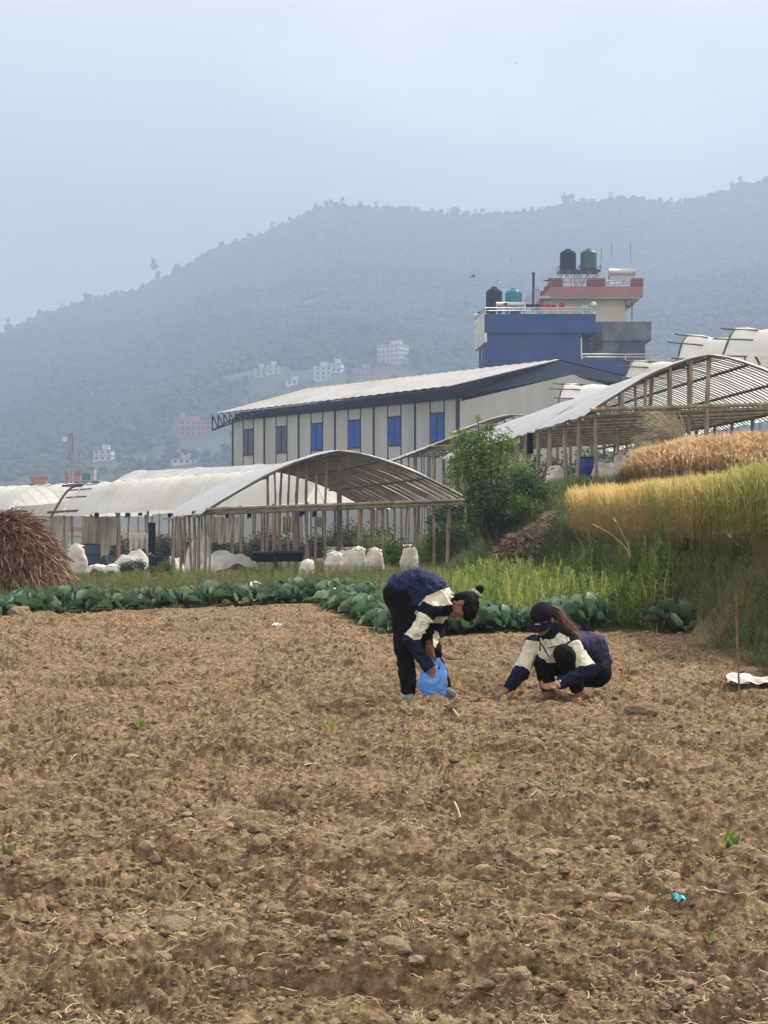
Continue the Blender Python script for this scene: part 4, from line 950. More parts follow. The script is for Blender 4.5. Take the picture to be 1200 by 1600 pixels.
# ------------------------------------------------------------------ bamboo greenhouses
def bamboo(q, a, b, r, bend=0.02, n=6, m=0):
    a = Vector(a); b = Vector(b); pts = []; off = Vector((random.uniform(-1, 1), random.uniform(-1, 1), 0)) * bend * (b - a).length
    k = 9; rs = []
    for i in range(k):
        t = i / (k - 1); pts.append(a.lerp(b, t) + off * math.sin(math.pi * t)); rs.append(r * (1.12 if i % 2 == 0 else 0.93) * (1.05 - 0.12 * t))
    q.tube(pts, rs, n + 2, m)
def greenhouse(name, label, Lp, Rp, Rg, ax, nb, bay, post_base, roof_m, nrib, front_extra=True, tie_rows=2, ridge_posts=True, over=0.35, expo=1.5, pr=0.046, left_posts=True, right_posts=True, group=None, ties=None, sag=0.0, skip=()):
    """Lp,Rp: front eave points; Rg: front ridge point; ax: axis direction (unit, horizontal)"""
    rt = empty(name, (Lp.x, Lp.y, gz(Lp.x, Lp.y)), label, 'greenhouse', group)
    Lp, Rp, Rg = Vector(Lp), Vector(Rp), Vector(Rg); ax = Vector(ax).normalized(); span = Rp - Lp; tr = (Rg - Lp).dot(span) / span.length_squared
    rise = Rg - Lp.lerp(Rp, tr)
    def prof(s, k):     # s in 0..1 across, k metres along
        t = (s - tr) / (tr if s < tr else (1 - tr)); h = 1 - abs(t) ** expo if abs(t) <= 1 else -(abs(t) - 1) * 1.5
        return Lp.lerp(Rp, s) + rise * h + ax * k
    Ln = nb * bay
    # posts
    for i in range(nb + 1):
        k = i * bay
        rows = [(0.0, left_posts, 0), (1.0, right_posts, 0)] + ([(tr, ridge_posts, 0)] if ridge_posts else [])
        for s, on, _ in rows:
            if not on: continue
            tp = prof(s, k + random.uniform(-.12, .12) * (i > 0)); bs = Vector((tp.x + random.uniform(-.10, .10), tp.y + random.uniform(-.05, .05), 0)); bs.z = gz(bs.x, bs.y) - 0.25
            q = MB(); bamboo(q, bs, tp - Vector((0, 0, .10)), pr * random.uniform(.75, 1.2), 0.018); q.build('post', M['bamboo'], rt)
    if front_extra:
        for s in front_extra:
            tp = prof(s, 0.05); bs = Vector((tp.x, tp.y, 0)); bs.z = gz(bs.x, bs.y) - .25; beam = Lp.lerp(Rp, s)
            q = MB(); bamboo(q, Vector((bs.x, bs.y, beam.z if s not in (tr,) else bs.z)), tp, pr * .8, 0.01); q.build('king_post', M['bamboo'], rt)
    ties = ties if ties is not None else list(range(tie_rows))
    for i in ties:
        k = i * bay; q = MB(); zo = 0.0
        bamboo(q, Lp + ax * (k - .06) + (Vector((-.15, -.07, -.02)) if i == 0 else Vector((.12, -.07, -.10))), Rp + ax * (k - .06) + Vector((.2, -.07, -.02)), pr * 1.0, 0.004)
        q.build('tie_beam', M['bamboo'], rt)
        if i == 0:
            q = MB(); bamboo(q, Lp.lerp(Rp, .02) + Vector((0, -.05, -.14)), Rp + Vector((.1, -.05, -.13)), pr * .9, 0.006); q.build('tie_beam', M['bamboo'], rt)
    # lengthwise poles
    for s in (0.0, 0.22, 0.4, tr, 0.66, 0.83, 1.0):
        q = MB(); a = prof(s, -0.1); b = prof(s, Ln + .2); mid = a.lerp(b, .5)
        pts = [a.lerp(b, j / 12) + Vector((0, 0, -.05 + random.uniform(-.015, .015))) for j in range(13)]; q.tube(pts, pr * (.75 if s not in (0, 1) else .9), 6); q.build('purlin', M['bamboo_dark'], rt)
    # ribs
    sl0 = -over / span.length; sl1 = 1 + over / span.length
    for j in range(nrib):
        k = Ln * j / (nrib - 1) + random.uniform(-.05, .05); q = MB(); pts = []
        for i in range(15): s = sl0 + (sl1 - sl0) * i / 14 + (random.uniform(-.02, .02) if i in (0, 14) else 0); p = prof(s, k + random.uniform(-.02, .02)); pts.append(p + Vector((0, 0, .015)))
        q.tube(pts, 0.02 if j else 0.035, 5); q.build('rib', M['rib'], rt)
    # cover with a little sag between ribs
    nu, nk = 26, 60; V = []
    for j in range(nk + 1):
        for i in range(nu + 1):
            s = sl0 + (sl1 - sl0) * i / nu; k = -0.12 + (Ln + .3) * j / nk; p = prof(s, k)
            p = p + Vector((0, 0, .055 + .025 * math.sin(j * 1.9) + 0.05 * (vnoise(np.array([s * 9 + 3]), np.array([k * .9]), seed=6)[0] - .5)))
            if i in (0, nu): p.z -= 0.05 * vnoise(np.array([k * 1.3]), np.array([s]), seed=8)[0]
            V.append(p)
    V = np.array([v[:] for v in V]); Fq = grid_faces(nk + 1, nu + 1)
    cv = mesh_np('roof_cover', V, Fq, roof_m, rt, smooth=True)
    return rt, prof
# lower greenhouse
Lp = P(330, 795, 43); Rp = P(728, 780, 44.6); Rg = P(530, 706, 43.8)
axl = Vector(((105 - 600) / F, 1, 0))
M['cover_lower'] = mat('cover_lower', (0.84, 0.87, 0.92), 0.35, 0.05, 1.0, 0.2, 5, spec=0.5, dirt=(0.78, 0.78, 0.76), dscale=0.8, transl=0.48)
gl, profl = greenhouse('bamboo_greenhouse', 'open bamboo framed greenhouse with a curved plastic roof behind the cabbages', Lp, Rp, Rg, axl, 8, 2.0, None, M['cover_lower'], 52, front_extra=(), tie_rows=3, group='bamboo greenhouses', over=0.3)
q = MB(); bamboo(q, Rg + Vector((0, -.1, -.05)), Vector((Rg.x - .02, Rg.y - .1, gz(Rg.x, Rg.y) - .2)), 0.07, 0.005); q.build('post', M['bamboo_dark'], gl)
# upper greenhouse
Lp2 = P(930, 640, 42); Rp2 = P(1286, 628, 43); Rg2 = P(1108, 556, 42.4)
axu = Vector(((345 - 600) / F, 1, 0))
M['cover_upper'] = mat('cover_upper', (0.84, 0.87, 0.92), 0.35, 0.05, 1.0, 0.2, 4, spec=0.5, dirt=(0.78, 0.78, 0.76), dscale=0.8, transl=0.48)
gu, profu = greenhouse('bamboo_greenhouse', 'large bamboo greenhouse on the upper terrace behind the golden wheat', Lp2, Rp2, Rg2, axu, 14, 1.9, None, M['cover_upper'], 80, front_extra=(0.12, 0.22, 0.33, 0.42), ties=range(0, 12), group='bamboo greenhouses', over=0.35, pr=0.058)
Lp3 = P(676, 692, 72); Lp3.z = P(676, 697, 72).z; Rp3 = Lp3 + Vector((5.6, 0.3, .2)); Rg3 = Lp3 + Vector((2.6, .1, .78))
greenhouse('bamboo_greenhouse', 'far bamboo greenhouse with a yellowed plastic roof between the bush and the warehouse', Lp3, Rp3, Rg3, Vector((-.165, 1, -.02)), 9, 2.1, None, M['plastic_old'], 30, front_extra=(), tie_rows=4, group='bamboo greenhouses')
Lp4 = P(745, 664, 79); Rp4 = Lp4 + Vector((4.2, 0.3, .1)); Rg4 = Lp4 + Vector((1.9, .1, 0.5))
greenhouse('bamboo_greenhouse', 'small yellowed greenhouse roof peeping out above the left eave of the large upper greenhouse', Lp4, Rp4, Rg4, Vector((-.13, 1, 0)), 3, 2.1, None, M['plastic_old'], 10, front_extra=(), tie_rows=1, group='bamboo greenhouses')

# ------------------------------------------------------------------ white net tunnels
def tunnel(name, label, A, B, width, rise, eave, nrib, open_left=True, m=None, group='white net covered tunnels', ext=0.0, bars=True, tail=0.9):
    """arched tunnel: A,B are the near eave line end points; it spreads away from the camera by width"""
    A = Vector(A); B = Vector(B); ax = (B - A); Ln = ax.length; axn = ax.normalized(); wdir = Vector((-axn.y, axn.x, 0)).normalized()
    if wdir.y < 0: wdir = -wdir
    rt = empty(name, (A.x, A.y, gz(A.x, A.y)), label, 'tunnel', group)
    def pf(s, k):
        h = (1 - abs(2 * s - 1) ** 2.4); return A + axn * k + wdir * width * (0.5 + (s - .5) * (0.82 + 0.18 * (1 - h))) + Vector((0, 0, rise * h))
    nu, nk = 20, max(8, int(Ln * 1.5)); V = []
    for j in range(nk + 1):
        for i in range(nu + 1):
            k = Ln * j / nk; s = i / nu; V.append((pf(s, k) + Vector((0, 0, .012 * math.sin(j * 1.6 + i) ))) [:])
    mesh_np('net_cover', np.array(V), grid_faces(nk + 1, nu + 1), m or M['net'], rt, smooth=True)
    for j in range(nrib):
        k = Ln * j / (nrib - 1); q = MB(); pts = [pf(i / 14, k) + Vector((0, 0, .03)) for i in range(15)]; q.tube(pts, 0.022, 5); q.build('seam', M['net_seam'], rt)
    if bars:
        for e in (-0.02, -tail):
            q = MB(); pts = [pf(i / 14, e) - Vector((0, 0, .06)) for i in range(15)]
            q.tube(pts if e > -.1 else pts[:10], 0.055, 6); q.build('hoop', M['bamboo_dark'], rt)
        for s, l in ((0.03, 1.2), (0.5, 1.9), (0.25, .7), (0.36, .9), (0.7, .8), (.15, .5)):
            q = MB(); q.tube([pf(s, -l - random.random() * .4), pf(s, 0.8)], 0.06 if s in (0.03, .5) else 0.035, 6); q.build('pole', M['bamboo_dark'], rt)
    n_ = max(3, int(Ln / 1.6))
    for i in range(n_ + 1):
        for s in (0, 1):
            tp = pf(s, Ln * i / n_); b0 = Vector((tp.x + random.uniform(-.08, .08), tp.y, 0)); b0.z = gz(tp.x, tp.y) - .3; q = MB(); bamboo(q, b0, tp, 0.055, 0.01); q.build('post', M['bamboo'], rt)
    return rt
A = P(100, 806, 70); B = P(480, 785, 61.5)
tunnel('net_tunnel', 'long white net tunnel with pale hoops left of the bamboo greenhouse', A, B, 3.4, 1.5, 0, 17)
A = P(25, 806, 84); B = P(130, 806, 80); tunnel('net_tunnel', 'white net tunnel behind the left end of the long white tunnel', A, B, 4.6, 1.75, 0, 7)
A = P(-90, 808, 82); B = P(6, 806, 79); tunnel('net_tunnel', 'white net tunnel cut off by the left edge of the photo', A, B, 4.6, 1.6, 0, 6, bars=False)
q = None
A = P(182, 752, 98); B = P(470, 738, 92); tunnel('net_tunnel', 'smooth white covered tunnel rising behind the long white tunnel', A, B, 6.0, 0.75, 0, 4, bars=False, m=M['plastic'])
# tunnels on the high ground at right: seen end on from the lower left
def arch(label, pts_front, d, slope, m=None):
    """pts_front: photo points of the front hoop, left foot to crown to right foot"""
    rt = empty('net_tunnel', P(pts_front[0][0], pts_front[0][1] + 40, d), label, 'tunnel', 'white net tunnels on the high ground')
    fr = [P(x, y, d + 0.4 * i) for i, (x, y) in enumerate(pts_front)]
    sm = []
    for i in range(len(fr) - 1):
        for j in range(5): sm.append(fr[i].lerp(fr[i + 1], j / 5))
    sm.append(fr[-1]); ax = Vector(slope); V = []; nk = 10
    for it in range(3): sm = [sm[0]] + [(sm[i - 1] + sm[i] * 2 + sm[i + 1]) / 4 for i in range(1, len(sm) - 1)] + [sm[-1]]
    for j in range(nk + 1):
        for p in sm: V.append((p + ax * j / nk + Vector((0, 0, .05 * math.sin(j * 2.3)))) [:])
    mesh_np('net_cover', np.array(V), grid_faces(nk + 1, len(sm)), m or M['net'], rt, smooth=True)
    for t in (0.002, 0.5, 0.98):
        q = MB(); q.tube([p + ax * t - Vector((0, 0, .05)) for p in sm], 0.045, 6); q.build('hoop', M['bamboo_dark'], rt)
    un = ax.normalized()
    for i, l in ((0, .5), (4, 1.2), (8, .7), (12, .6), (len(sm) // 2 + 1, 1.4)):
        i = min(i, len(sm) - 1); q = MB(); q.tube([sm[i] - un * l * .6, sm[i] + un * 1.2], 0.032, 6); q.build('pole', M['bamboo_dark'], rt)
    q = MB()
    for p in (sm[0], sm[-1], sm[0] + ax, sm[-1] + ax): q = MB(); b0 = Vector((p.x, p.y, gz(p.x, p.y) - .3)); bamboo(q, b0, p, .06); q.build('post', M['bamboo'], rt)
    return rt
arch('white net tunnel at upper right whose end shows above the large bamboo greenhouse', [(1058, 560), (1066, 530), (1076, 520), (1090, 538), (1104, 566)], 66, (6.5, 3.5, -.12))
arch('tallest white net tunnel at the right edge of the photo', [(1128, 556), (1140, 523), (1150, 509), (1166, 530), (1186, 566)], 60, (5.5, 2.5, .15))
arch('low white net tunnel partly hidden behind the crown of the large bamboo greenhouse', [(975, 590), (984, 568), (991, 562), (1001, 570), (1010, 584)], 70, (5.0, 3.2, .1))
arch('small white net tunnel in front of the warehouse gable', [(873, 622), (878, 604), (884, 598), (889, 606), (891, 622)], 76, (5, 3, .1))
ORD = ['first', 'second', 'third', 'fourth', 'fifth', 'sixth', 'seventh', 'eighth', 'ninth', 'tenth', 'eleventh', 'twelfth', 'thirteenth', 'fourteenth']
# ------------------------------------------------------------------ cabbages
def leafmesh(r, L_, W_, cup, droop, wav):
    """leaf along +x from origin, returns V,F"""
    nu, nv = 8, 7; V = []
    for i in range(nu + 1):
        t = i / nu; wd = W_ * (math.sin(math.pi * min(1, t * 0.93 + 0.05)) ** 0.6) * (0.25 + 0.75 * min(1, t * 2.4)); 
        for j in range(nv):
            s = (j / (nv - 1) - .5) * 2
            x = L_ * t * (1 - 0.06 * s * s); y = wd * s * .5
            z = cup * L_ * s * s * .5 * (0.5 + t) + droop * L_ * (t - t * t * 1.05) + wav * math.sin(s * 6 + t * 9 + r.random() * .6) * abs(s) * (0.3 + t) - 0.008 * (abs(s) < .1)
            V.append((x, y, z))
    return np.array(V), grid_faces(nu + 1, nv)
def rosette(seed, n, el0, el1, l0, l1):
    r = random.Random(seed); Vs = []; Fs = []; b = 0; rn = []
    for i in range(n):
        t = i / max(1, n - 1); el = el0 + (el1 - el0) * t + r.uniform(-.15, .15); Ln = (l0 + (l1 - l0) * t) * r.uniform(.85, 1.15); az = i * 2.4 + r.uniform(-.3, .3)
        V, Fq = leafmesh(r, Ln, Ln * r.uniform(.75, 1.0), 0.35 + .3 * t, 0.55 * (1 - t) + r.uniform(-.15, .35), Ln * 0.10)
        rl = r.uniform(-.3, .3); y = V[:, 1] * math.cos(rl) - V[:, 2] * math.sin(rl); z = V[:, 1] * math.sin(rl) + V[:, 2] * math.cos(rl); V = np.stack([V[:, 0], y, z], 1)
        x = V[:, 0] * math.cos(el) - V[:, 2] * math.sin(el); z = V[:, 0] * math.sin(el) + V[:, 2] * math.cos(el); V = np.stack([x + .02, V[:, 1], z], 1)
        V = np.stack([V[:, 0] * math.cos(az) - V[:, 1] * math.sin(az), V[:, 0] * math.sin(az) + V[:, 1] * math.cos(az), V[:, 2] + .03 + .03 * t], 1)
        Vs.append(V); Fs.append(Fq + b); b += len(V); rv = r.random() ** 1.5 * .75; rn += [min(1.0, rv + (.45 if k % 7 == 3 else 0) + (.12 if k % 7 in (0, 6) else 0)) for k in range(len(V))]
    return np.concatenate(Vs), np.concatenate(Fs), np.array(rn)
def cabbage_mat(name, rnd_):
    m, n, b = newmat(name); N = n.nodes; Lk = n.links.new
    at = N.new('ShaderNodeAttribute'); at.attribute_name = 'rnd'; r = N.new('ShaderNodeValToRGB'); Lk(at.outputs['Fac'], r.inputs[0])
    e = r.color_ramp.elements; e[0].color = (*rnd_[0], 1); e[1].color = (*rnd_[-1], 1); q = e.new(.5); q.color = (*rnd_[1], 1)
    tc = N.new('ShaderNodeTexCoord'); nz = N.new('ShaderNodeTexNoise'); nz.inputs['Scale'].default_value = 22; nz.inputs['Detail'].default_value = 5; Lk(tc.outputs['Object'], nz.inputs[0])
    g = N.new('ShaderNodeValToRGB'); Lk(nz.outputs[0], g.inputs[0]); g.color_ramp.elements[0].position = .35; g.color_ramp.elements[0].color = (.7, .75, .7, 1); g.color_ramp.elements[1].position = .7; g.color_ramp.elements[1].color = (1.1, 1.1, 1.1, 1)
    mu = N.new('ShaderNodeMixRGB'); mu.blend_type = 'MULTIPLY'; mu.inputs[0].default_value = 1; Lk(r.outputs[0], mu.inputs[1]); Lk(g.outputs[0], mu.inputs[2])
    Lk(mu.outputs[0], b.inputs['Base Color']); b.inputs['Roughness'].default_value = 0.38; b.inputs['Specular IOR Level'].default_value = 0.6
    bp = N.new('ShaderNodeBump'); bp.inputs['Strength'].default_value = .6; bp.inputs['Distance'].default_value = .01; Lk(nz.outputs[0], bp.inputs['Height']); Lk(bp.outputs[0], b.inputs['Normal'])
    tr = N.new('ShaderNodeBsdfTranslucent'); Lk(mu.outputs[0], tr.inputs[0]); ms = N.new('ShaderNodeMixShader'); ms.inputs[0].default_value = 0.28
    Lk(b.outputs[0], ms.inputs[1]); Lk(tr.outputs[0], ms.inputs[2]); Lk(ms.outputs[0], N['Material Output'].inputs[0]); return m
M['cabbage'] = cabbage_mat('cabbage', [(0.045, 0.105, 0.055), (0.11, 0.20, 0.10), (0.36, 0.45, 0.33)])
cps = []
for i in range(5):
    V, Fq, rn = rosette(500 + i, 15, 0.12, 0.95, 0.36, 0.30); root = mesh_np('cabbage', V, Fq, M['cabbage'], rnd=rn, smooth=True)
    V, Fq, rn = rosette(600 + i, 8, 1.05, 1.35, 0.22, 0.20); mesh_np('heart', V, Fq, M['cabbage'], root, rnd=np.clip(rn * .6 + .4, 0, 1), smooth=True); cps.append(root)
used_c = set()
def cab(x, y, s, label, group):
    k = random.randrange(5); src = cps[k]; o = src if k not in used_c else copy_tree(src); used_c.add(k)
    o.location = (x, y, float(ground_z(np.array([x]), np.array([y]))[0]) - .02); o.rotation_euler = (random.uniform(-.12, .12), random.uniform(-.12, .12), random.uniform(0, 6.3)); o.scale = (s, s, s * random.uniform(.8, 1.1))
    return tag(o, label, 'cabbage', group)
def along(a, b, n, off, jit=.08):
    a = Vector(a); b = Vector(b); nrm = Vector((-(b - a).y, (b - a).x)).normalized()
    return [tuple(a.lerp(b, (i + .5) / n) + nrm * off + Vector((random.uniform(-jit, jit), random.uniform(-jit, jit)))) for i in range(n)]
for i, p in enumerate(along((-6.6, 22.7), (-1.5, 27.3), 14, 0.32)): cab(*p, random.uniform(.65, 1.3), ORD[i] + ' cabbage from the left in the front row edging the field at left', 'cabbages in the left row')
for p in along((-1.9, 27.4), (-.6, 28.0), 4, 0.15) + along((-1.4, 28.4), (.3, 28.2), 4, 0.1): cab(*p, random.uniform(.9, 1.2), 'cabbage at the far tip of the field where the two beds meet', 'cabbages in the middle bed')
for p in along((-7.2, 22.6), (-1.3, 27.8), 14, 0.85): cab(*p, random.uniform(.7, 1.1), 'cabbage in the second row behind the left edge of the field', 'cabbages in the left row')
for off, n_, rw in ((0.35, 14, 'soil side'), (0.8, 13, 'middle'), (1.25, 9, 'inner')):
    for i, p in enumerate(along((-0.1, 19.1), (-1.3, 27.2), n_, -off)): cab(*p, random.uniform(.8, 1.15), ORD[i] + ' cabbage from the front in the ' + rw + ' row behind the bending woman', 'cabbages in the middle bed')
for i, p in enumerate(along((0.0, 19.25), (3.0, 20.1), 8, 0.32)): cab(*p, random.uniform(.95, 1.3), ORD[i] + ' cabbage from the left in the front row behind the two women', 'cabbages in the right row')
for p in along((0.2, 19.8), (3.0, 20.7), 8, 0.35): cab(*p, random.uniform(.85, 1.1), 'cabbage in the second row behind the two women', 'cabbages in the right row')
o = cab(3.72, 20.0, 1.35, 'single big cabbage standing alone at the right end of the row, behind the squatting woman', None)
for px, py in ((1003, 965), (1075, 975)):
    pass

# ------------------------------------------------------------------ heap of dry maize stalks
def heap(name, label, cat, c, rx, ry, h, n, lmin, lmax, m, mcore, wd=0.035, seed=1, droop=0.5, group=None, expo=2.0):
    r_ = np.random.default_rng(seed); cz = gz(c[0], c[1]); rt = empty(name, (c[0], c[1], cz), label, cat, group)
    nt_, na = 24, 48; V = []
    for i in range(nt_ + 1):
        for j in range(na):
            t = i / nt_; a = 2 * math.pi * j / na; rad = t * (0.9 + 0.22 * (vnoise(np.array([math.cos(a) * 2 + 5]), np.array([math.sin(a) * 2 + t * 2]), seed=seed)[0] - .5) * 2)
            x, y = c[0] + rx * rad * math.cos(a), c[1] + ry * rad * math.sin(a); z = gz(x, y) + h * (1 - t ** expo) * (0.95 + .1 * math.sin(a * 3 + t * 5)) - .03
            V.append((x, y, z))
    Fq = np.array([[i * na + j, (i + 1) * na + j, (i + 1) * na + (j + 1) % na, i * na + (j + 1) % na] for i in range(nt_) for j in range(na)])
    mesh_np('heap_core', np.array(V), Fq, mcore, rt, smooth=True)
    a = r_.uniform(0, 2 * np.pi, n); t = np.sqrt(r_.random(n)) ; ok = np.sin(a) < 0.5; a, t = a[ok], t[ok]; n = len(a)
    x = c[0] + rx * t * .95 * np.cos(a); y = c[1] + ry * t * .95 * np.sin(a); z = terr(x, y) + h * (1 - t ** expo) + r_.uniform(-.02, .06, n)
    ln = r_.uniform(lmin, lmax, n); slope = np.arctan2(h * expo * t ** (expo - 1), (rx + ry) / 2); da = a + r_.normal(0, .6, n); el = -slope * droop + r_.normal(0.15, .35, n)
    d = np.stack([np.cos(da) * np.cos(el), np.sin(da) * np.cos(el), np.sin(el)], 1); side_ = np.cross(d, r_.normal(0, 1, (n, 3))); side_ /= np.linalg.norm(side_, axis=1)[:, None] + 1e-9
    up = np.cross(side_, d); up *= np.sign(up[:, 2:3] + 1e-9); curl = r_.uniform(-.1, .5, n)[:, None]
    P0 = np.stack([x, y, z], 1); K = 5; Vv = np.zeros((n, (K + 1) * 2, 3)); wq = (wd * r_.uniform(.5, 1.4, n))[:, None]
    for i in range(K + 1):
        u_ = i / K; ctr = P0 + d * (ln * (u_ - .3))[:, None] + up * (curl * ln[:, None] * (u_ - u_ * u_ * 1.4)); w_ = wq * (math.sin(math.pi * (0.12 + 0.86 * u_)) ** .7)
        tw = side_ * math.cos(u_ * 1.5) + up * math.sin(u_ * 1.5)
        Vv[:, i * 2] = ctr - tw * w_ / 2; Vv[:, i * 2 + 1] = ctr + tw * w_ / 2
    f = np.array([[2 * i, 2 * i + 1, 2 * i + 3, 2 * i + 2] for i in range(K)]); Fq = (f[None] + (np.arange(n) * (K + 1) * 2)[:, None, None]).reshape(-1, 4)
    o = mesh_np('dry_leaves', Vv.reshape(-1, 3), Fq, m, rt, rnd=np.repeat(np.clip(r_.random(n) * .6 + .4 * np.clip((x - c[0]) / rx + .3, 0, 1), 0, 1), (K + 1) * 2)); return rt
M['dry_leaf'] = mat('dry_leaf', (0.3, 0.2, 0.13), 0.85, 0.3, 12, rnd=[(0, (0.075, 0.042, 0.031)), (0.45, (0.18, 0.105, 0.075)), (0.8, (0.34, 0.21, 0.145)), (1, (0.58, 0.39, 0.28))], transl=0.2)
M['heap_core'] = mat('heap_core', (0.05, 0.035, 0.025), 0.95, 0.4, 8)
heap('stalk_heap', 'tall heap of dry brown maize leaves and stalks at the left edge of the field', 'heap', (-7.0, 27.8), 1.5, 1.2, 1.52, 15000, 0.2, 0.6, M['dry_leaf'], M['heap_core'], expo=2.7, wd=.028, droop=1.0)
M['straw_pink'] = mat('straw_pink', (0.3, 0.2, 0.13), 0.85, 0.3, 12, rnd=[(0, (0.16, 0.10, 0.07)), (0.5, (0.32, 0.22, 0.15)), (1, (0.50, 0.38, 0.28))])
heap('straw_heap', 'upper pale brown heap of old straw on the slope under the bush', 'heap', (3.25, 36.6), 0.85, 0.7, 0.38, 1600, 0.15, 0.4, M['straw_pink'], M['heap_core'], wd=.03, seed=5, group='straw heaps on the slope')
heap('straw_heap', 'lower reddish brown heap of old stalks just above the tall weeds', 'heap', (3.35, 33.0), 0.62, 0.5, 0.42, 1400, 0.2, 0.5, M['straw_pink'], M['heap_core'], wd=.03, seed=6, group='straw heaps on the slope')

# ------------------------------------------------------------------ shrubs
def shrub(name, label, base, h, clumps, n, leaf, m, stems, group=None, seed=0, fill=1.0):
    """clumps: (dx,dy,dz,r) in metres from the base"""
    r = np.random.default_rng(seed); rt = empty(name, base, label, 'shrub', group); n_ = n // len(clumps); V = []; B = Vector(base)
    C_ = np.array([c[:3] for c in clumps]); RR = np.array([c[3] for c in clumps]); wsum = RR ** 2 / (RR ** 2).sum(); ci = r.choice(len(clumps), n, p=wsum)
    d = r.normal(0, 1, (n, 3)); d /= np.linalg.norm(d, axis=1)[:, None]; rad = RR[ci] * r.uniform(.35, 1.12, n) * (0.75 + .5 * r.random(n))
    p = np.array(B[:]) + C_[ci] + d * rad[:, None]; u_ = r.normal(0, 1, (n, 3)); u_[:, 2] *= .6; u_ /= np.linalg.norm(u_, axis=1)[:, None]
    w_ = np.cross(u_, r.normal(0, 1, (n, 3))); w_ /= np.linalg.norm(w_, axis=1)[:, None]; l = (leaf * r.uniform(.6, 1.4, n))[:, None]
    Vv = np.stack([p - u_ * l, p - w_ * l * .42, p + u_ * l, p + w_ * l * .42], 1).reshape(-1, 3); Fq = np.arange(n * 4).reshape(-1, 4)
    mesh_np('foliage', Vv, Fq, m, rt, rnd=np.repeat(np.clip(fbm(p[:, 0] * 3, p[:, 1] * 3, p[:, 2] * 3, o=2, seed=seed) * 1.4 - .2 + r.normal(0, .15, n), 0, 1), 4))
    q = MB()
    for c in clumps[:stems]:
        e = B + Vector(c[:3]); mid = B.lerp(e, .5) + Vector((r.uniform(-.1, .1), r.uniform(-.1, .1), 0.05)); q.tube([B - Vector((0, 0, .2)), mid, e], [0.03 * h, .018 * h, .006 * h], 6)
        for _ in range(4):
            t = r.uniform(.4, 1); s0 = mid.lerp(e, t); q.tube([s0, s0 + Vector((r.uniform(-1, 1), r.uniform(-1, 1), r.uniform(0, 1))) * c[3] * .9], [.008 * h, .003 * h], 5)
    q.build('stem', M['trunk'], rt); return rt
M['shrub_light'] = mat('shrub_light', (0.1, 0.2, 0.04), 0.55, 0.3, 3, rnd=[(0, (0.09, 0.15, 0.035)), (0.5, (0.17, 0.27, 0.06)), (1, (0.28, 0.38, 0.10))], transl=0.5)
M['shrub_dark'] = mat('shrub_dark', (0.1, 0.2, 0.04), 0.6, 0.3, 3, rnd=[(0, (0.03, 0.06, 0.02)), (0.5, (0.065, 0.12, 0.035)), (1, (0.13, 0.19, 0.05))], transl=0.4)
def bp(px, py, d): v = P(px, py, d); return v
b0 = P(770, 830, 38.5); b0.z = gz(b0.x, b0.y)
def cl(px, py, r, d=38.5): v = P(px, py, d) - b0; return (v.x, v.y + random.uniform(-.3, .3), v.z, r)
shrub('leafy_shrub', 'loose light green leafy shrub in front of the upper bamboo greenhouse', b0, 2.0, [cl(732, 700, .45), cl(715, 690, .22), cl(722, 676, .16), cl(752, 690, .4), cl(765, 668, .16), cl(745, 655, .10), cl(785, 690, .3), cl(720, 725, .4), cl(750, 735, .55), cl(790, 725, .45), cl(815, 735, .3), cl(708, 745, .28), cl(760, 712, .45), cl(800, 700, .2), cl(740, 762, .42)], 6500, .045, M['shrub_light'], 12, seed=3)
shrub('dark_shrub', 'dense dark green shrub below the light leafy one on the slope', b0 + Vector((0.1, -.3, 0)), 1.5, [cl(790, 770, .6), cl(765, 790, .6), cl(820, 755, .45), cl(835, 770, .35), cl(845, 785, .22), cl(760, 815, .4), cl(800, 800, .5), cl(740, 780, .35), cl(855, 765, .16), cl(785, 825, .35), cl(735, 812, .3)], 9000, .045, M['shrub_dark'], 8, seed=4)
b1 = P(828, 800, 37.6); b1.z = gz(b1.x, b1.y)
def cl1(px, py, r): v = P(px, py, 37.6) - b1; return (v.x, v.y, v.z, r)
shrub('fern_shrub', 'low feathery yellow green shrub at the right foot of the dark one', b1, .8, [cl1(835, 800, .3), cl1(812, 788, .28), cl1(850, 812, .25), cl1(800, 800, .2), cl1(862, 800, .15)], 3000, .035, M['shrub_light'], 5, seed=5)
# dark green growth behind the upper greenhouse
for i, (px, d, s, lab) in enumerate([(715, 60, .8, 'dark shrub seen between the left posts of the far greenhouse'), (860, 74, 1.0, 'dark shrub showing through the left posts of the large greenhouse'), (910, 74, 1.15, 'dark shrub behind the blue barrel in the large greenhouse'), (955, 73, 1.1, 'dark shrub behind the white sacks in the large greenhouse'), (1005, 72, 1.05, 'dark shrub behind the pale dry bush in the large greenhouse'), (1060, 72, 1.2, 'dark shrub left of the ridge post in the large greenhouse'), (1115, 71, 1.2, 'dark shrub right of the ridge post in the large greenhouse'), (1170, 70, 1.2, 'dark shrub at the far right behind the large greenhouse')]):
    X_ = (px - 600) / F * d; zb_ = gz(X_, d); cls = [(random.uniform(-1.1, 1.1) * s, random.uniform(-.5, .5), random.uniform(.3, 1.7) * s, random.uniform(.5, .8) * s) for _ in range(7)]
    shrub('dark_shrub', lab, Vector((X_, d, zb_)), 1.6, cls, 1800, .11, M['shrub_dark'], 5, 'dark shrubs behind the greenhouses', seed=20 + i)
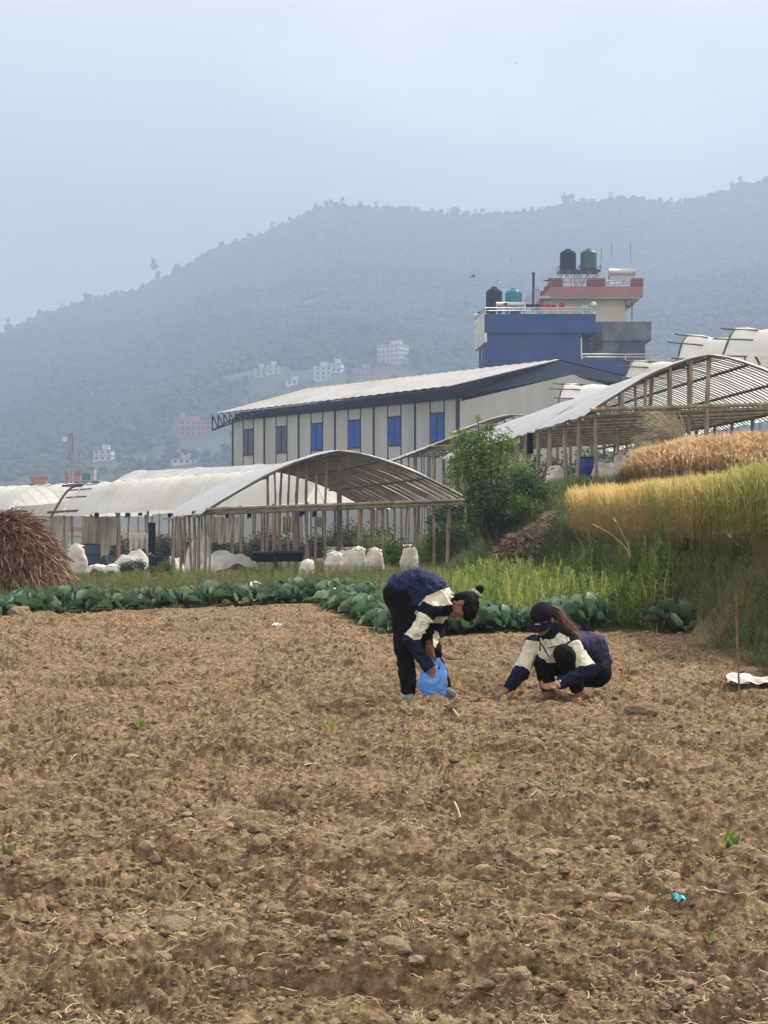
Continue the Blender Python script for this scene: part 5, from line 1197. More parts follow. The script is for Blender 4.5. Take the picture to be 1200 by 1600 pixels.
# green growth on the slope right of the lower greenhouse
for i, (px, py, d, s, lab) in enumerate([(612, 868, 47, .5, 'low green bush behind the sacks in the lower greenhouse'), (640, 850, 52, .7, 'green bush behind the lone upright sack'), (680, 850, 50, .8, 'green bush behind the right posts of the lower greenhouse'), (715, 846, 49, .8, 'green bush beside the right front post of the lower greenhouse'), (590, 845, 60, .9, 'green bush far behind the middle of the lower greenhouse'), (745, 850, 44, .5, 'small green bush between the lower greenhouse and the dark shrub')]):
    X_ = (px - 600) / F * d; zb_ = gz(X_, d); cls = [(random.uniform(-1., 1.) * s, random.uniform(-.5, .5), random.uniform(.2, 1.0) * s, random.uniform(.4, .7) * s) for _ in range(6)]
    shrub('green_bush', lab, Vector((X_, d, zb_)), 1.2, cls, 2600, .05, M['shrub_light'] if i % 2 == 0 else M['shrub_dark'], 4, 'bushes behind the lower greenhouse', seed=40 + i)
# drab growth closing the view under the lower greenhouse and the white tunnel
M['shrub_drab'] = mat('shrub_drab', (0.1, 0.2, 0.04), 0.8, 0.3, 3, rnd=[(0, (0.035, 0.04, 0.025)), (0.5, (0.085, 0.095, 0.05)), (1, (0.17, 0.155, 0.09))], transl=0.3)
for i, (px, d) in enumerate([(150, 82), (190, 82), (232, 80), (275, 78), (318, 77), (352, 74), (390, 73), (428, 72), (466, 71), (505, 71), (545, 72), (580, 72)]):
    X_ = (px - 600) / F * d; cls = [(random.uniform(-.9, .9), random.uniform(-.4, .4), random.uniform(.1, 1.1), random.uniform(.45, .75)) for _ in range(8)]
    shrub('drab_shrub', ORD[i] + ' from left of the drab olive shrubs behind white tunnel and lower greenhouse', Vector((X_, d, gz(X_, d))), 1.4, cls, 1700, .08, M['shrub_drab'], 4, 'drab shrubs behind the tunnels', seed=60 + i)
for i, (px, py, d, s) in enumerate([(222, 878, 57, .5), (250, 880, 55, .45), (196, 884, 56, .35), (238, 890, 52, .35), (160, 892, 54, .3), (212, 893, 50, .3)]):
    X_ = (px - 600) / F * d; cls = [(random.uniform(-1., 1.) * s, random.uniform(-.4, .4), random.uniform(.0, .8) * s, random.uniform(.35, .6) * s) for _ in range(6)]
    shrub('grass_clump', ORD[i] + ' yellowish green clump of rank grass in front of the white tunnel', Vector((X_, d, gz(X_, d))), .5, cls, 1100, .05, M['shrub_light'] if i % 2 else M['shrub_drab'], 3, 'rank grass clumps in front of the white tunnel', seed=80 + i)
# pale dry bush
M['dry_bush'] = mat('dry_bush', (0.4, 0.36, 0.24), 0.85, 0.2, 8)
def spray(label, base, tips, n, m, name='dry_bush', wd=.006):
    q = MB(); B = Vector(base)
    rt = None; V = []; Fc = []; r = random.Random(3)
    for i in range(n):
        t = Vector(r.choice(tips)); e = t + Vector((r.uniform(-.3, .3), r.uniform(-.3, .3), r.uniform(-.2, .2))); mid = B.lerp(e, .55) + Vector((0, 0, .12 * r.random())); s_ = Vector((r.uniform(-1, 1), r.uniform(-1, 1), r.uniform(-1, 1))).normalized() * wd
        pts = [B + Vector((r.uniform(-.12, .12), r.uniform(-.12, .12), 0)), mid, e, e + (e - mid) * .3 - Vector((0, 0, .12))]
        for k in range(3):
            b = len(V); V += [tuple(pts[k] - s_), tuple(pts[k] + s_), tuple(pts[k + 1] + s_), tuple(pts[k + 1] - s_)]; Fc.append([b, b + 1, b + 2, b + 3])
    V = np.array(V) - np.array(B[:]); o = mesh_np(name, V, np.array(Fc), m); o.location = B; return tag(o, label, 'shrub')
B_ = P(1078, 705, 41.2); spray('pale dry feathery bush leaning left against the posts of the large greenhouse', B_, [P(1020, 655, 41.2), P(1030, 670, 41), P(1012, 690, 41.2), P(1045, 655, 41.4), P(1025, 700, 41)], 700, M['dry_bush'])

# ------------------------------------------------------------------ sacks and clutter
M['sack_white'] = mat('sack_white', (0.58, 0.56, 0.52), 0.7, 0.12, 4, 0.5, 30, dirt=(0.40, 0.36, 0.30), dscale=2.5)
M['sack_red'] = mat('sack_red', (0.58, 0.53, 0.48), 0.7, 0.12, 4, 0.5, 30, dirt=(0.42, 0.22, 0.18), dscale=3.0)
M['twine'] = mat('twine', (0.3, 0.22, 0.14), 0.8, 0.2, 10)
def sack(px, py, d, w_, h, label, m, seed, lean=0.0, group='white woven sacks under the lower greenhouse', open_top=False, z=None):
    b = P(px, py, d); b.z = gz(b.x, b.y) - .03 if z is None else z; rt = empty('sack', b, label, 'sack', group)
    n, k = 28, 22; V = []; s = seed * 3.7
    for i in range(k + 1):
        t = i / k; pr = 0.80 + .2 * math.sin(math.pi * min(1, t * 1.15 + .08)); 
        if t > .86: pr *= 1 - (t - .86) / .14 * .45
        for j in range(n):
            a = 2 * math.pi * j / n; nr = 1 + .22 * (vnoise(np.array([math.cos(a) * 2.2 + s]), np.array([math.sin(a) * 2.2]), np.array([t * 4.0]), seed=seed)[0] - .5) + .02 * math.sin(t * 30 + math.sin(a * 2) * 3)
            x = w_ / 2 * pr * nr * math.cos(a); y = w_ * .38 * pr * nr * math.sin(a); z_ = h * t * (1 + .05 * math.sin(a * 2 + s)); V.append((b.x + x + lean * t * t * h, b.y + y, b.z + z_))
    Fq = [[i * n + j, i * n + (j + 1) % n, (i + 1) * n + (j + 1) % n, (i + 1) * n + j] for i in range(k) for j in range(n)]
    body = mesh_np('sack_body', np.array(V), np.array(Fq), m, rt, smooth=True)
    # gathered neck or folded mouth
    q = MB(); c = Vector((b.x + lean * h, b.y, b.z + h)); rr_ = random.Random(seed)
    vs = [c + Vector((0, 0, .05))]; nn = 24
    for j in range(nn): a = 2 * math.pi * j / nn; q_ = w_ * .28 * (1 + .18 * math.sin(a * 5 + seed)); vs.append(c + Vector((q_ * math.cos(a), q_ * .75 * math.sin(a), -.03 + .02 * math.sin(a * 7))))
    for j in range(nn): a = 2 * math.pi * j / nn; q_ = w_ * .34 * (1 + .2 * math.sin(a * 4 + seed)); vs.append(c + Vector((q_ * math.cos(a), q_ * .75 * math.sin(a), (.03 if open_top else -.05) + .03 * math.sin(a * 6 + 1))))
    q.add(vs, [(0, 1 + j, 1 + (j + 1) % nn) for j in range(nn)] + [(1 + j, 1 + nn + j, 1 + nn + (j + 1) % nn, 1 + (j + 1) % nn) for j in range(nn)], 0, True)
    q.build('folded_mouth', m, rt); return rt
sack(523, 888, 41.0, .56, .74, 'white sack with pink print, leftmost of the front sacks by the ridge post', M['sack_red'], 1)
sack(558, 886, 41.2, .50, .85, 'tall white sack, second from the left of the front sacks', M['sack_white'], 2, .04)
sack(585, 884, 41.8, .55, .80, 'white sack with faded red print, right of the tall white one', M['sack_red'], 3)
sack(542, 878, 43.6, .50, .80, 'dusty sack standing behind the pair of tall front sacks', M['sack_white'], 4, open_top=True)
sack(520, 866, 46, .55, .80, 'dusty sack farthest back behind the ridge post', M['sack_white'], 5, open_top=True)
sack(640, 887, 41.6, .50, .82, 'lone upright white sack standing apart near the right posts', M['sack_white'], 6, open_top=True)
sack(478, 888, 42.0, .46, .55, 'slumped white sack left of the ridge post', M['sack_white'], 7, .1)
gs = 'sacks under the left tunnel'
sack(121, 885, 62, .85, 1.25, 'tall white sack leaning on the first post under the white tunnel', M['sack_white'], 8, -.04, gs)
sack(152, 886, 60, .95, .42, 'flat dusty sack on the ground right of the tall leaning sack', M['sack_white'], 9, .05, gs)
sack(176, 884, 60, .8, .4, 'flattened dusty sack at the right end of the sack pile', M['sack_white'], 10, .0, gs)
gs = 'sacks in the upper greenhouse'
sack(868, 765, 47, .62, .8, 'dusty grey sack at the left foot of the large greenhouse', M['sack_white'], 11, 0, gs)
sack(944, 768, 45.5, .75, .78, 'white sack with rough top right of the blue barrel', M['sack_white'], 12, 0, gs, True)
sack(972, 758, 44.5, .4, .95, 'narrow white sack at the tip of the golden wheat', M['sack_white'], 13, -.1, gs, True)
# blue barrel
M['barrel_blue'] = mat('barrel_blue', (0.02, 0.05, 0.25), 0.4, 0.15, 2)
def barrel(px, py, d, r, h, label, m=None):
    b = P(px, py, d); b.z = gz(b.x, b.y) - .02; rt = empty('barrel', b, label, 'barrel')
    q = MB(); q.lathe(b, [(r * .93, 0), (r, .04), (r, h * .32), (r * 1.03, h * .34), (r, h * .36), (r, h * .64), (r * 1.03, h * .66), (r, h * .68), (r, h * .95), (r * .94, h)], 24); q.build('barrel_body', m or M['barrel_blue'], rt)
    q = MB(); q.lathe(b + Vector((0, 0, h)), [(r * .96, -.02), (r * .97, .02), (r * .85, .03), (r * .85, .01)], 24); q.build('lid', M['tank_black'], rt)
barrel(915, 768, 46, .30, .95, 'blue plastic barrel among the posts of the large greenhouse')
barrel(140, 862, 68, .48, 1.2, 'dark navy barrel behind the tall leaning sack under the white tunnel', M['navy'])
barrel(249, 872, 60, .42, .6, 'squat black tub at the left foot of the lower greenhouse', M['tank_black'])
# hanging sheets (screens) with thickness and folds
def hang(px0, px1, y0, y1, d0, d1, m, label, seed=0, ragged=0.15, name='hanging_sheet', cat='sheet', group='old sheets hung under the tunnels'):
    a = P(px0, y0, d0); b = P(px1, y0, d1); h = (y1 - y0) / F * (d0 + d1) / 2; nu, nv = 36, 14; V = []
    for s in (0, 1):
        for i in range(nu + 1):
            for j in range(nv + 1):
                t = i / nu; v = j / nv; p = a.lerp(b, t); dz = h * v * (1 - ragged * vnoise(np.array([t * 7.0]), np.array([seed * 3.1]), seed=seed)[0]); fo = .10 * math.sin(t * 23 + seed) * (0.3 + v) + .05 * math.sin(t * 51 + v * 4)
                V.append((p.x, p.y + fo + s * .012, p.z - dz - .05 * abs(math.sin(t * 9)) * (1 - v)))
    n1 = (nu + 1) * (nv + 1); f = grid_faces(nu + 1, nv + 1); V = np.array(V); base = np.array([a.x, a.y, V[:, 2].min()])
    o = mesh_np(name, V - base, np.concatenate([f, (f + n1)[:, ::-1]]), m, smooth=True); o.location = base; return tag(o, label, cat, group)
hang(55, 108, 806, 872, 72.5, 71, M['sheet_grey'], 'plain grey beige sheet closing the tunnel side just right of the maize heap', 1, .05)
hang(128, 182, 806, 886, 71.5, 70, M['sheet_grey'], 'ragged grey sheet with dark holes beside the tall leaning sack', 2, .5)
hang(202, 236, 832, 868, 66, 65, M['plastic_old'], 'pale sagging sheet between thin posts in the middle of the white tunnel', 3, .4)
hang(330, 378, 806, 852, 62, 61, M['sheet_grey'], 'drab grey sheet at the back of the lower greenhouse', 4, .2)
hang(442, 458, 806, 838, 50, 50, M['wall_cream'], 'small cream cloth hung in the middle of the lower greenhouse', 5, .3)
hang(492, 505, 806, 828, 48, 48, M['sack_white'], 'small white rag tied to a post of the lower greenhouse', 6, .4)
hang(231, 243, 815, 868, 60, 60, M['black_metal'], 'narrow black cloth hanging at the end of the white tunnel', 7, .1)
hang(824, 833, 674, 712, 44, 44.3, M['tank_black'], 'black cloth hanging from a left post of the large greenhouse', 8, .1)
for i, (x, l) in enumerate([(148, 12), (196, 10), (262, 9), (352, 11), (386, 14), (468, 9), (216, 8), (488, 10), (300, 9)]):
    hang(x, x + 6 + i % 3, 800 if x < 300 else 797, 800 + l, 60 if x < 260 else 46, 60 if x < 260 else 46, M['tank_black'], 'scrap of black plastic hanging from the roof edge' , 10 + i, .5, 'plastic_scrap', 'plastic scrap', 'scraps of black plastic hanging from the roof edges')
# covered piles
def pile(px, py, d, rx, ry, h, m, label, seed, name='covered_pile', cat='pile', group='sheet covered piles'):
    b = P(px, py, d); b.z = gz(b.x, b.y) - .05; n, k = 40, 14; V = []
    for i in range(k + 1):
        t = i / k
        for j in range(n):
            a = 2 * math.pi * j / n; nz_ = vnoise(np.array([math.cos(a) * 2.5 * t + seed]), np.array([math.sin(a) * 2.5 * t]), seed=seed)[0]; nf = vnoise(np.array([math.cos(a) * 7 * t + seed]), np.array([math.sin(a) * 7 * t]), seed=seed + 1)[0]
            V.append((rx * t * math.cos(a), ry * t * math.sin(a), h * (1 - t ** 2.5) * (.55 + .8 * nz_) + .08 * nf * h))
    Fq = [[i * n + j, i * n + (j + 1) % n, (i + 1) * n + (j + 1) % n, (i + 1) * n + j] for i in range(k) for j in range(n)]
    o = mesh_np(name, np.array(V), np.array(Fq), m, smooth=True); o.location = b; return tag(o, label, cat, group)
pile(312, 872, 52, .55, .6, 1.3, M['sack_white'], 'peaked white plastic sheet behind the left posts of the lower greenhouse', 1)
pile(350, 868, 51, .95, .7, .75, M['sack_white'], 'low white sheet spread right of the peaked one', 2)
pile(378, 866, 49.5, .62, .5, .62, M['plastic_old'], 'tan sheet draped over a dark mound in the lower greenhouse', 3)
M['dark_soil'] = mat('dark_soil', (0.06, 0.045, 0.035), 0.95, 0.4, 8, 0.5, 20)
pile(372, 878, 49, .95, .6, .36, M['dark_soil'], 'dark earth mound under the tan sheet', 4)
pile(300, 885, 46.5, .9, .6, .22, M['soil'], 'low brown earth mound at the left foot of the lower greenhouse', 5)
pile(425, 886, 46.5, 1.3, .6, .20, M['soil'], 'long brown earth mound in the middle of the lower greenhouse', 6)
pile(205, 874, 62, .9, .7, .85, M['plastic_old'], 'crumpled pale sheet heaped under the white tunnel', 7)
pile(164, 868, 64, .65, .5, .7, M['navy_cloth'], 'heap of dark blue cloth behind the flat sacks', 8)
pile(272, 876, 60, .5, .5, .5, M['wall_cream'], 'small pale heap right of the black tub', 9)
# small dark trough table in the lower greenhouse
def table(px, py, d, w_, h, label):
    b = P(px, py, d); b.z = gz(b.x, b.y); rt = empty('work_table', b, label, 'table'); q = MB(); q.box(b + Vector((0, 0, h)), (w_, .6, .05)); q.build('table_top', M['bamboo_dark'], rt)
    q = MB(); q.box(b + Vector((0, .05, h - .18)), (w_ * .9, .5, .28)); q.build('black_box', M['tank_black'], rt)
    for sx in (-1, 1):
        for sy in (-1, 1): q = MB(); q.tube([b + Vector((sx * (w_ / 2 - .06), sy * .24, -.1)), b + Vector((sx * (w_ / 2 - .06), sy * .24, h))], .03, 6); q.build('leg', M['bamboo_dark'], rt)
table(452, 872, 48, 1.0, .72, 'dark low table standing behind the cream cloth in the lower greenhouse')
table(414, 872, 50, .9, .70, 'dark low table left of the one behind the cream cloth')

# ------------------------------------------------------------------ things lying on the field
def gpt(px, py, up=0.0):
    d = H * F / (py - HY); x = (px - 600) / F * d; return Vector((x, d, float(ground_z(np.array([x]), np.array([d]))[0]) + up))
M['twig'] = mat('twig', (0.20, 0.13, 0.08), 0.8, 0.3, 20)
q = MB(); b = gpt(1157, 1092, -.15); t_ = P(1150, 952, b.y); bamboo(q, b, t_, .0085, .012); tag(q.build('wooden_stake', M['twig']), 'thin wooden stake standing upright at the right side of the field', 'stake')
M['poly'] = mat('poly', (0.72, 0.70, 0.70), 0.35, 0.05, 5, 0.3, 25, spec=.5, dirt=(0.42, 0.33, 0.26), dscale=6)
c = gpt(1172, 1080); nu, nv = 34, 16; V = []
for i in range(nu + 1):
    for j in range(nv + 1):
        u_ = i / nu; v = j / nv; wd = math.sin(math.pi * min(.99, u_ * .85 + .03)) ** .7 * .16 + .02; x = c.x - .20 + .62 * u_; y = c.y + (v - .5) * 2 * wd + .03 * math.sin(u_ * 7)
        V.append((x, y, c.z + .015 + .05 * math.sin(math.pi * v) * (0.35 + vnoise(np.array([u_ * 6]), np.array([v * 3]), seed=3)[0]) + .012 * math.sin(u_ * 30 + v * 9)))
V = np.array(V); o = mesh_np('plastic_bag', V - np.array(c[:]), grid_faces(nu + 1, nv + 1), M['poly'], smooth=True); o.location = c; tag(o, 'crumpled white plastic bag lying on the soil beside the wooden stake', 'bag')
M['cord'] = mat('cord', (0.20, 0.15, 0.15), 0.8, 0.4, 9)
pts = []
for i in range(160):
    t = i / 159; px = 60 + 1075 * t; py = 1121 - 40 * t + 3 * math.sin(t * 9); p = gpt(px, py); p.z += .004 + .008 * math.sin(t * 60) ; pts.append(p)
q = MB(); q.tube(pts, .0045, 6); tag(q.build('ground_cord', M['cord']), 'thin dull purple cord stretched across the field past the two women', 'cord')
M['scrap_blue'] = mat('scrap_blue', (0.05, 0.32, 0.42), 0.4, 0.2, 20)
def scrap(px, py, sx, sy, m, label, seed, name='plastic_scrap', cat='scrap', up=.02, h=.02, group=None):
    c = gpt(px, py, up); r = random.Random(seed); nu, nv = 8, 6; V = []
    for i in range(nu + 1):
        for j in range(nv + 1):
            u_ = i / nu - .5; v = j / nv - .5; V.append((u_ * sx * (1 + .4 * math.sin(j + seed)), v * sy * (1 + .3 * math.sin(i * 1.3 + seed)), h * (math.sin(i * 1.5 + seed) * math.cos(j * 1.3) + .9)))
    o = mesh_np(name, np.array(V), grid_faces(nu + 1, nv + 1), m, smooth=True); o.location = c; o.rotation_euler = (r.uniform(.2, .6), 0, r.uniform(-.5, .5)); return tag(o, label, cat, group)
scrap(1058, 1424, .04, .05, M['scrap_blue'], 'small torn scrap of bright blue plastic on the soil at lower right', 1, h=.014)
M['stalk_pale'] = mat('stalk_pale', (0.45, 0.37, 0.24), 0.8, 0.15, 20)
M['white_scrap'] = mat('white_scrap', (0.62, 0.60, 0.55), 0.6, 0.1, 20)
def stalk(pts, r, label, m=None, group='pale broken stalks on the soil'):
    r = r * .62
    g = [gpt(x, y, r * 1.2 + .006) for x, y in pts]; q = MB(); sm = []
    for a, b in zip(g[:-1], g[1:]):
        for k in range(3): sm.append(a.lerp(b, k / 3) + Vector((0, 0, .004 * (k % 2))))
    sm.append(g[-1]); q.tube(sm, [r * (1.1 - .5 * i / len(sm)) for i in range(len(sm))], 7); c = Vector(sm[0]); q.v = [tuple(Vector(v) - c) for v in q.v]
    o = q.build('broken_stalk', m or M['stalk_pale']); o.location = c; return tag(o, label, 'stalk', group)
stalk([(1097, 1405), (1108, 1420), (1135, 1438)], .007, 'pale bent stalk right of the blue plastic scrap')
stalk([(708, 1278), (715, 1288), (724, 1297)], .009, 'short pale stalk on the soil below the bending woman')
stalk([(475, 1200), (495, 1196), (512, 1194)], .006, 'thin straight pale stalk left of centre in the field')
stalk([(305, 1066), (322, 1062)], .008, 'short pale stalk in the far left part of the field')
stalk([(110, 1203), (118, 1196), (122, 1190)], .008, 'curled pale stalk at the left side of the field')
stalk([(820, 1105 + 160), (838, 1258), (848, 1262)], .006, 'thin curved pale stalk in the middle right of the field')
stalk([(700, 1112), (712, 1122), (724, 1128)], .012, 'broad pale root stub just in front of the blue bag')
stalk([(345, 1300), (366, 1296), (380, 1301)], .006, 'thin straw coloured stalk left of centre in the lower field')
stalk([(785, 1540), (830, 1548), (862, 1552)], .005, 'long dark twig near the bottom edge', M['twig'])
stalk([(232, 1405 + 10), (270, 1412), (300, 1400), (345, 1392)], .006, 'long half buried root left of centre near the bottom', M['straw'])
scrap(707, 1118, .10, .06, M['straw_pink'], 'dusty beige scrap of sacking in front of the blue bag', 5, 'sacking_scrap')
scrap(432, 990, .10, .06, M['poly'], 'grey plastic scrap at the far edge of the field', 6)
scrap(1140, 1075, .12, .05, M['dark_soil'], 'dark scrap beside the left tip of the white plastic bag', 7, 'dark_scrap')
# stumps and big clods
def lump(px, py, s, label, m, seed, name='earth_clod', cat='clod', group='large earth clods'):
    v, f = ico(4); r = .65 + .7 * fbm(v[:, 0] * 1.5 + seed, v[:, 1] * 1.5, v[:, 2] * 1.5, o=5, seed=seed, gain=.6); v = v * r[:, None] * np.array([1.25, .9, .62]) * s
    o = mesh_np(name, v, f, m, rnd=np.full(len(v), .4 + .3 * (seed % 3) / 3)); o.location = gpt(px, py, s * .2); o.rotation_euler.z = seed; return tag(o, label, cat, group)
lump(270, 1474, .062, 'big stump like clod with torn roots at lower left', M['clod'], 1)
lump(300, 1490, .030, 'smaller clod right of the stump like clod', M['clod'], 2)
lump(183, 1250, .060, 'large rounded clod at the left of the field', M['clod'], 3)
lump(234, 1118, .07, 'reddish clod lying near the cord at the left', M['clod'], 4)
lump(30, 962, .20, 'low brown mound in front of the first cabbage at the far left', M['clod'], 5)
lump(1003, 1122, .10, 'dark clod right of the squatting woman', M['clod'], 6)
lump(1052, 1150, .075, 'dark red clod right of the squatting woman, nearer the camera', M['clod'], 7)
lump(724, 1222, .05, 'pale round clod below the blue bag', M['clod'], 8)
lump(500, 1365, .04, 'rounded clod near the middle of the lower field', M['clod'], 9)
lump(1160, 1350, .07, 'dark rough clod tangled with grass at the right edge', M['clod'], 10)
lump(1030, 1490, .038, 'pale rounded clod near the bottom right', M['clod'], 11)
lump(170, 1345, .05, 'broad clod at the left edge of a shallow hollow', M['clod'], 12)
# seedlings
def seedling(px, py, s, n, label, seed, m=None):
    r = random.Random(seed); V = []; Fc = []
    for i in range(n):
        a = r.uniform(0, 6.28); el = r.uniform(.5, 1.4); l = s * r.uniform(.6, 1.2); d = Vector((math.cos(a) * math.cos(el), math.sin(a) * math.cos(el), math.sin(el))); sd = Vector((-math.sin(a), math.cos(a), 0)) * l * .16
        k = len(V); V += [(0, 0, -.01), tuple(d * l * .5 + sd), tuple(d * l), tuple(d * l * .5 - sd)]; Fc.append([k, k + 1, k + 2, k + 3])
    o = mesh_np('seedling', np.array(V), np.array(Fc), m or M['weed'], rnd=np.full(len(V), r.random() * .8)); o.location = gpt(px, py); return tag(o, label, 'seedling', 'green seedlings on the field')
for i, (px, py, s, n, lab) in enumerate([(285, 1412, .055, 6, 'bright green seedling above the stump like clod at lower left'), (8, 1340, .06, 6, 'green seedling at the left edge of the field'), (217, 1138, .09, 9, 'green tuft beside the reddish clod near the cord'), (520, 1142, .08, 8, 'green tuft on the soil left of the bending woman'), (1140, 1345, .10, 14, 'grassy green tuft beside the dark rough clod at the right edge'), (865, 1238, .055, 8, 'dark green tuft in the middle right of the field'), (508, 1145, .05, 5, 'small green tuft beside the tuft left of the bending woman'), (735, 1198, .06, 5, 'small green tuft below the blue bag'), (570, 1448, .06, 4, 'thin sprout near the bottom middle'), (40, 1000, .1, 9, 'green tuft at the far left of the field'), (398, 1002, .1, 8, 'green tuft on the far side of the field'), (660, 1440, .05, 8, 'small mossy green patch near the bottom middle'), (830, 1525, .05, 9, 'small green sprout beside the long dark twig'), (1112, 1500, .045, 5, 'tiny sprout near the bottom right corner'), (1108, 1085, .07, 6, 'green sprout left of the white plastic bag')]):
    seedling(px, py, s, n, lab, i + 70)
# wandering dry weeds along the terrace lip
def stem(px, py, d, pts, label):
    q = MB(); g = [P(x, y, d) for x, y in pts]; q.tube(g, [.005] * (len(g) - 1) + [.012], 5); e = g[-1]; q.tube([e, e + (g[-1] - g[-2]).normalized() * .12], [.012, .003], 6)
    c = g[0]; q.v = [tuple(Vector(v) - c) for v in q.v]; o = q.build('dry_grass', M['stalk_pale']); o.location = c; tag(o, label, 'grass stem', 'long dry grass stems on the bank', 'thing')
stem(0, 0, 22.5, [(985, 870), (975, 852), (955, 835), (935, 824)], 'long dry grass stem arching left out of the bank')
stem(0, 0, 22.5, [(985, 868), (980, 848), (968, 825), (962, 815)], 'second dry stem beside the arching one')
stem(0, 0, 18.5, [(1160, 870), (1152, 852), (1142, 840)], 'dry grass stem on the bank at the right')
stem(0, 0, 22.5, [(1060, 880), (1052, 865), (1036, 850)], 'dry stem leaning left in the middle of the bank')
# ------------------------------------------------------------------ people
def sdf_mesh(prims, h=0.008, k=0.02, pad=0.06):
    """prims: list of ('cone',a,b,ra,rb[,k]) or ('ell',c,(rx,ry,rz),R3x3[,k]); optional negative ones ('cut',...)"""
    lo = np.full(3, 1e9); hi = -lo
    for p in prims:
        if p[0] == 'cone': pts = np.array([p[1], p[2]]); r = max(p[3], p[4])
        else: pts = np.array([p[1]]); r = max(p[2])
        lo = np.minimum(lo, pts.min(0) - r - pad); hi = np.maximum(hi, pts.max(0) + r + pad)
    n = np.ceil((hi - lo) / h).astype(int) + 1
    vol = np.full(n, 1.0, np.float32)
    for p in prims:
        kk = p[-1] if len(p) > (5 if p[0] == 'cone' else 4) else k
        if p[0] == 'cone': pts = np.array([p[1], p[2]]); r = max(p[3], p[4])
        else: pts = np.array([p[1]]); r = max(p[2])
        a = np.maximum(((pts.min(0) - r - pad - lo) / h).astype(int), 0); b = np.minimum(np.ceil((pts.max(0) + r + pad - lo) / h).astype(int) + 1, n)
        gx, gy, gz_ = [lo[i] + h * np.arange(a[i], b[i]) for i in range(3)]
        X = gx[:, None, None]; Y = gy[None, :, None]; Z = gz_[None, None, :]
        if p[0] == 'cone':
            A = np.array(p[1], float); B = np.array(p[2], float); d = B - A; L2 = (d * d).sum() + 1e-12
            t = np.clip(((X - A[0]) * d[0] + (Y - A[1]) * d[1] + (Z - A[2]) * d[2]) / L2, 0, 1)
            s = np.sqrt((X - A[0] - t * d[0]) ** 2 + (Y - A[1] - t * d[1]) ** 2 + (Z - A[2] - t * d[2]) ** 2) - (p[3] + (p[4] - p[3]) * t)
        else:
            c = p[1]; rr = np.array(p[2], float); M3 = np.array(p[3], float)      # rows: local axes in world
            q = [(X - c[0]) * M3[i][0] + (Y - c[1]) * M3[i][1] + (Z - c[2]) * M3[i][2] for i in range(3)]
            k0 = np.sqrt(sum((q[i] / rr[i]) ** 2 for i in range(3))); k1 = np.sqrt(sum((q[i] / rr[i] ** 2) ** 2 for i in range(3))) + 1e-9
            s = k0 * (k0 - 1) / k1
        v = vol[a[0]:b[0], a[1]:b[1], a[2]:b[2]]
        hh = np.clip(0.5 + 0.5 * (v - s) / kk, 0, 1); vol[a[0]:b[0], a[1]:b[1], a[2]:b[2]] = v * (1 - hh) + s * hh - kk * hh * (1 - hh)
    # surface nets
    ins = vol < 0; nx, ny, nz_ = vol.shape
    cnt = np.zeros((nx - 1, ny - 1, nz_ - 1), np.int16)
    for i in (0, 1):
        for j in (0, 1):
            for l in (0, 1): cnt += ins[i:nx - 1 + i, j:ny - 1 + j, l:nz_ - 1 + l]
    act = (cnt > 0) & (cnt < 8); idx = -np.ones(act.shape, np.int64); cells = np.argwhere(act); idx[act] = np.arange(len(cells))
    acc = np.zeros((len(cells), 3)); w_ = np.zeros(len(cells))
    corners = [(i, j, l) for i in (0, 1) for j in (0, 1) for l in (0, 1)]
    for c1 in corners:
        for ax in range(3):
            if c1[ax]: continue
            c2 = list(c1); c2[ax] = 1; v1 = vol[cells[:, 0] + c1[0], cells[:, 1] + c1[1], cells[:, 2] + c1[2]]; v2 = vol[cells[:, 0] + c2[0], cells[:, 1] + c2[1], cells[:, 2] + c2[2]]
            m = (v1 < 0) != (v2 < 0); t = np.where(m, v1 / np.where(m, v1 - v2, 1), 0)
            p = np.array(c1, float)[None].repeat(len(cells), 0); p[:, ax] = t; acc += p * m[:, None]; w_ += m
    V = lo + h * (cells + acc / w_[:, None]); faces = []
    for ax in range(3):
        o1, o2 = [(1, 2), (2, 0), (0, 1)][ax]
        sl = [slice(1, -1)] * 3; sl[ax] = slice(0, -1); s2 = [slice(1, -1)] * 3; s2[ax] = slice(1, None)
        A = ins[tuple(sl)]; B = ins[tuple(s2)]; e = np.argwhere(A != B); off = np.ones(3, int); off[ax] = 0; e = e + off
        flip = ins[e[:, 0], e[:, 1], e[:, 2]]
        d1 = np.zeros(3, int); d1[o1] = 1; d2 = np.zeros(3, int); d2[o2] = 1
        q = [e, e - d1, e - d1 - d2, e - d2]; ids = np.stack([idx[p[:, 0], p[:, 1], p[:, 2]] for p in q], 1)
        faces.append(np.where(flip[:, None], ids[:, ::1], ids[:, ::-1]))
    Fq = np.concatenate(faces); Fq = Fq[(Fq >= 0).all(1)]
    return V, Fq
def seg_d(Pn, a, b):
    a = np.array(a, float); b = np.array(b, float); d = b - a; t = np.clip(((Pn - a) @ d) / (d @ d), 0, 1); return np.linalg.norm(Pn - a - t[:, None] * d, axis=1), t
def cloth_wrinkle(V, amp, f=(14, 14, 14), seed=0):
    n = fbm(V[:, 0] * f[0], V[:, 1] * f[1], V[:, 2] * f[2], o=3, seed=seed) - .5
    r = 1 - np.abs(fbm(V[:, 0] * f[0] * 1.3 + 5, V[:, 1] * f[1] * 1.3, V[:, 2] * f[2] * 1.3, o=2, seed=seed + 5) - .5) * 2
    return amp * (n * 1.0 + (r - .8) * 1.4)
def displace(V, Fq, amt):
    N_ = np.zeros_like(V); a, b, c = V[Fq[:, 0]], V[Fq[:, 1]], V[Fq[:, 2]]; fn = np.cross(b - a, c - a)
    for i in range(4): np.add.at(N_, Fq[:, i], fn)
    N_ /= np.linalg.norm(N_, axis=1)[:, None] + 1e-12; return V + N_ * amt[:, None]
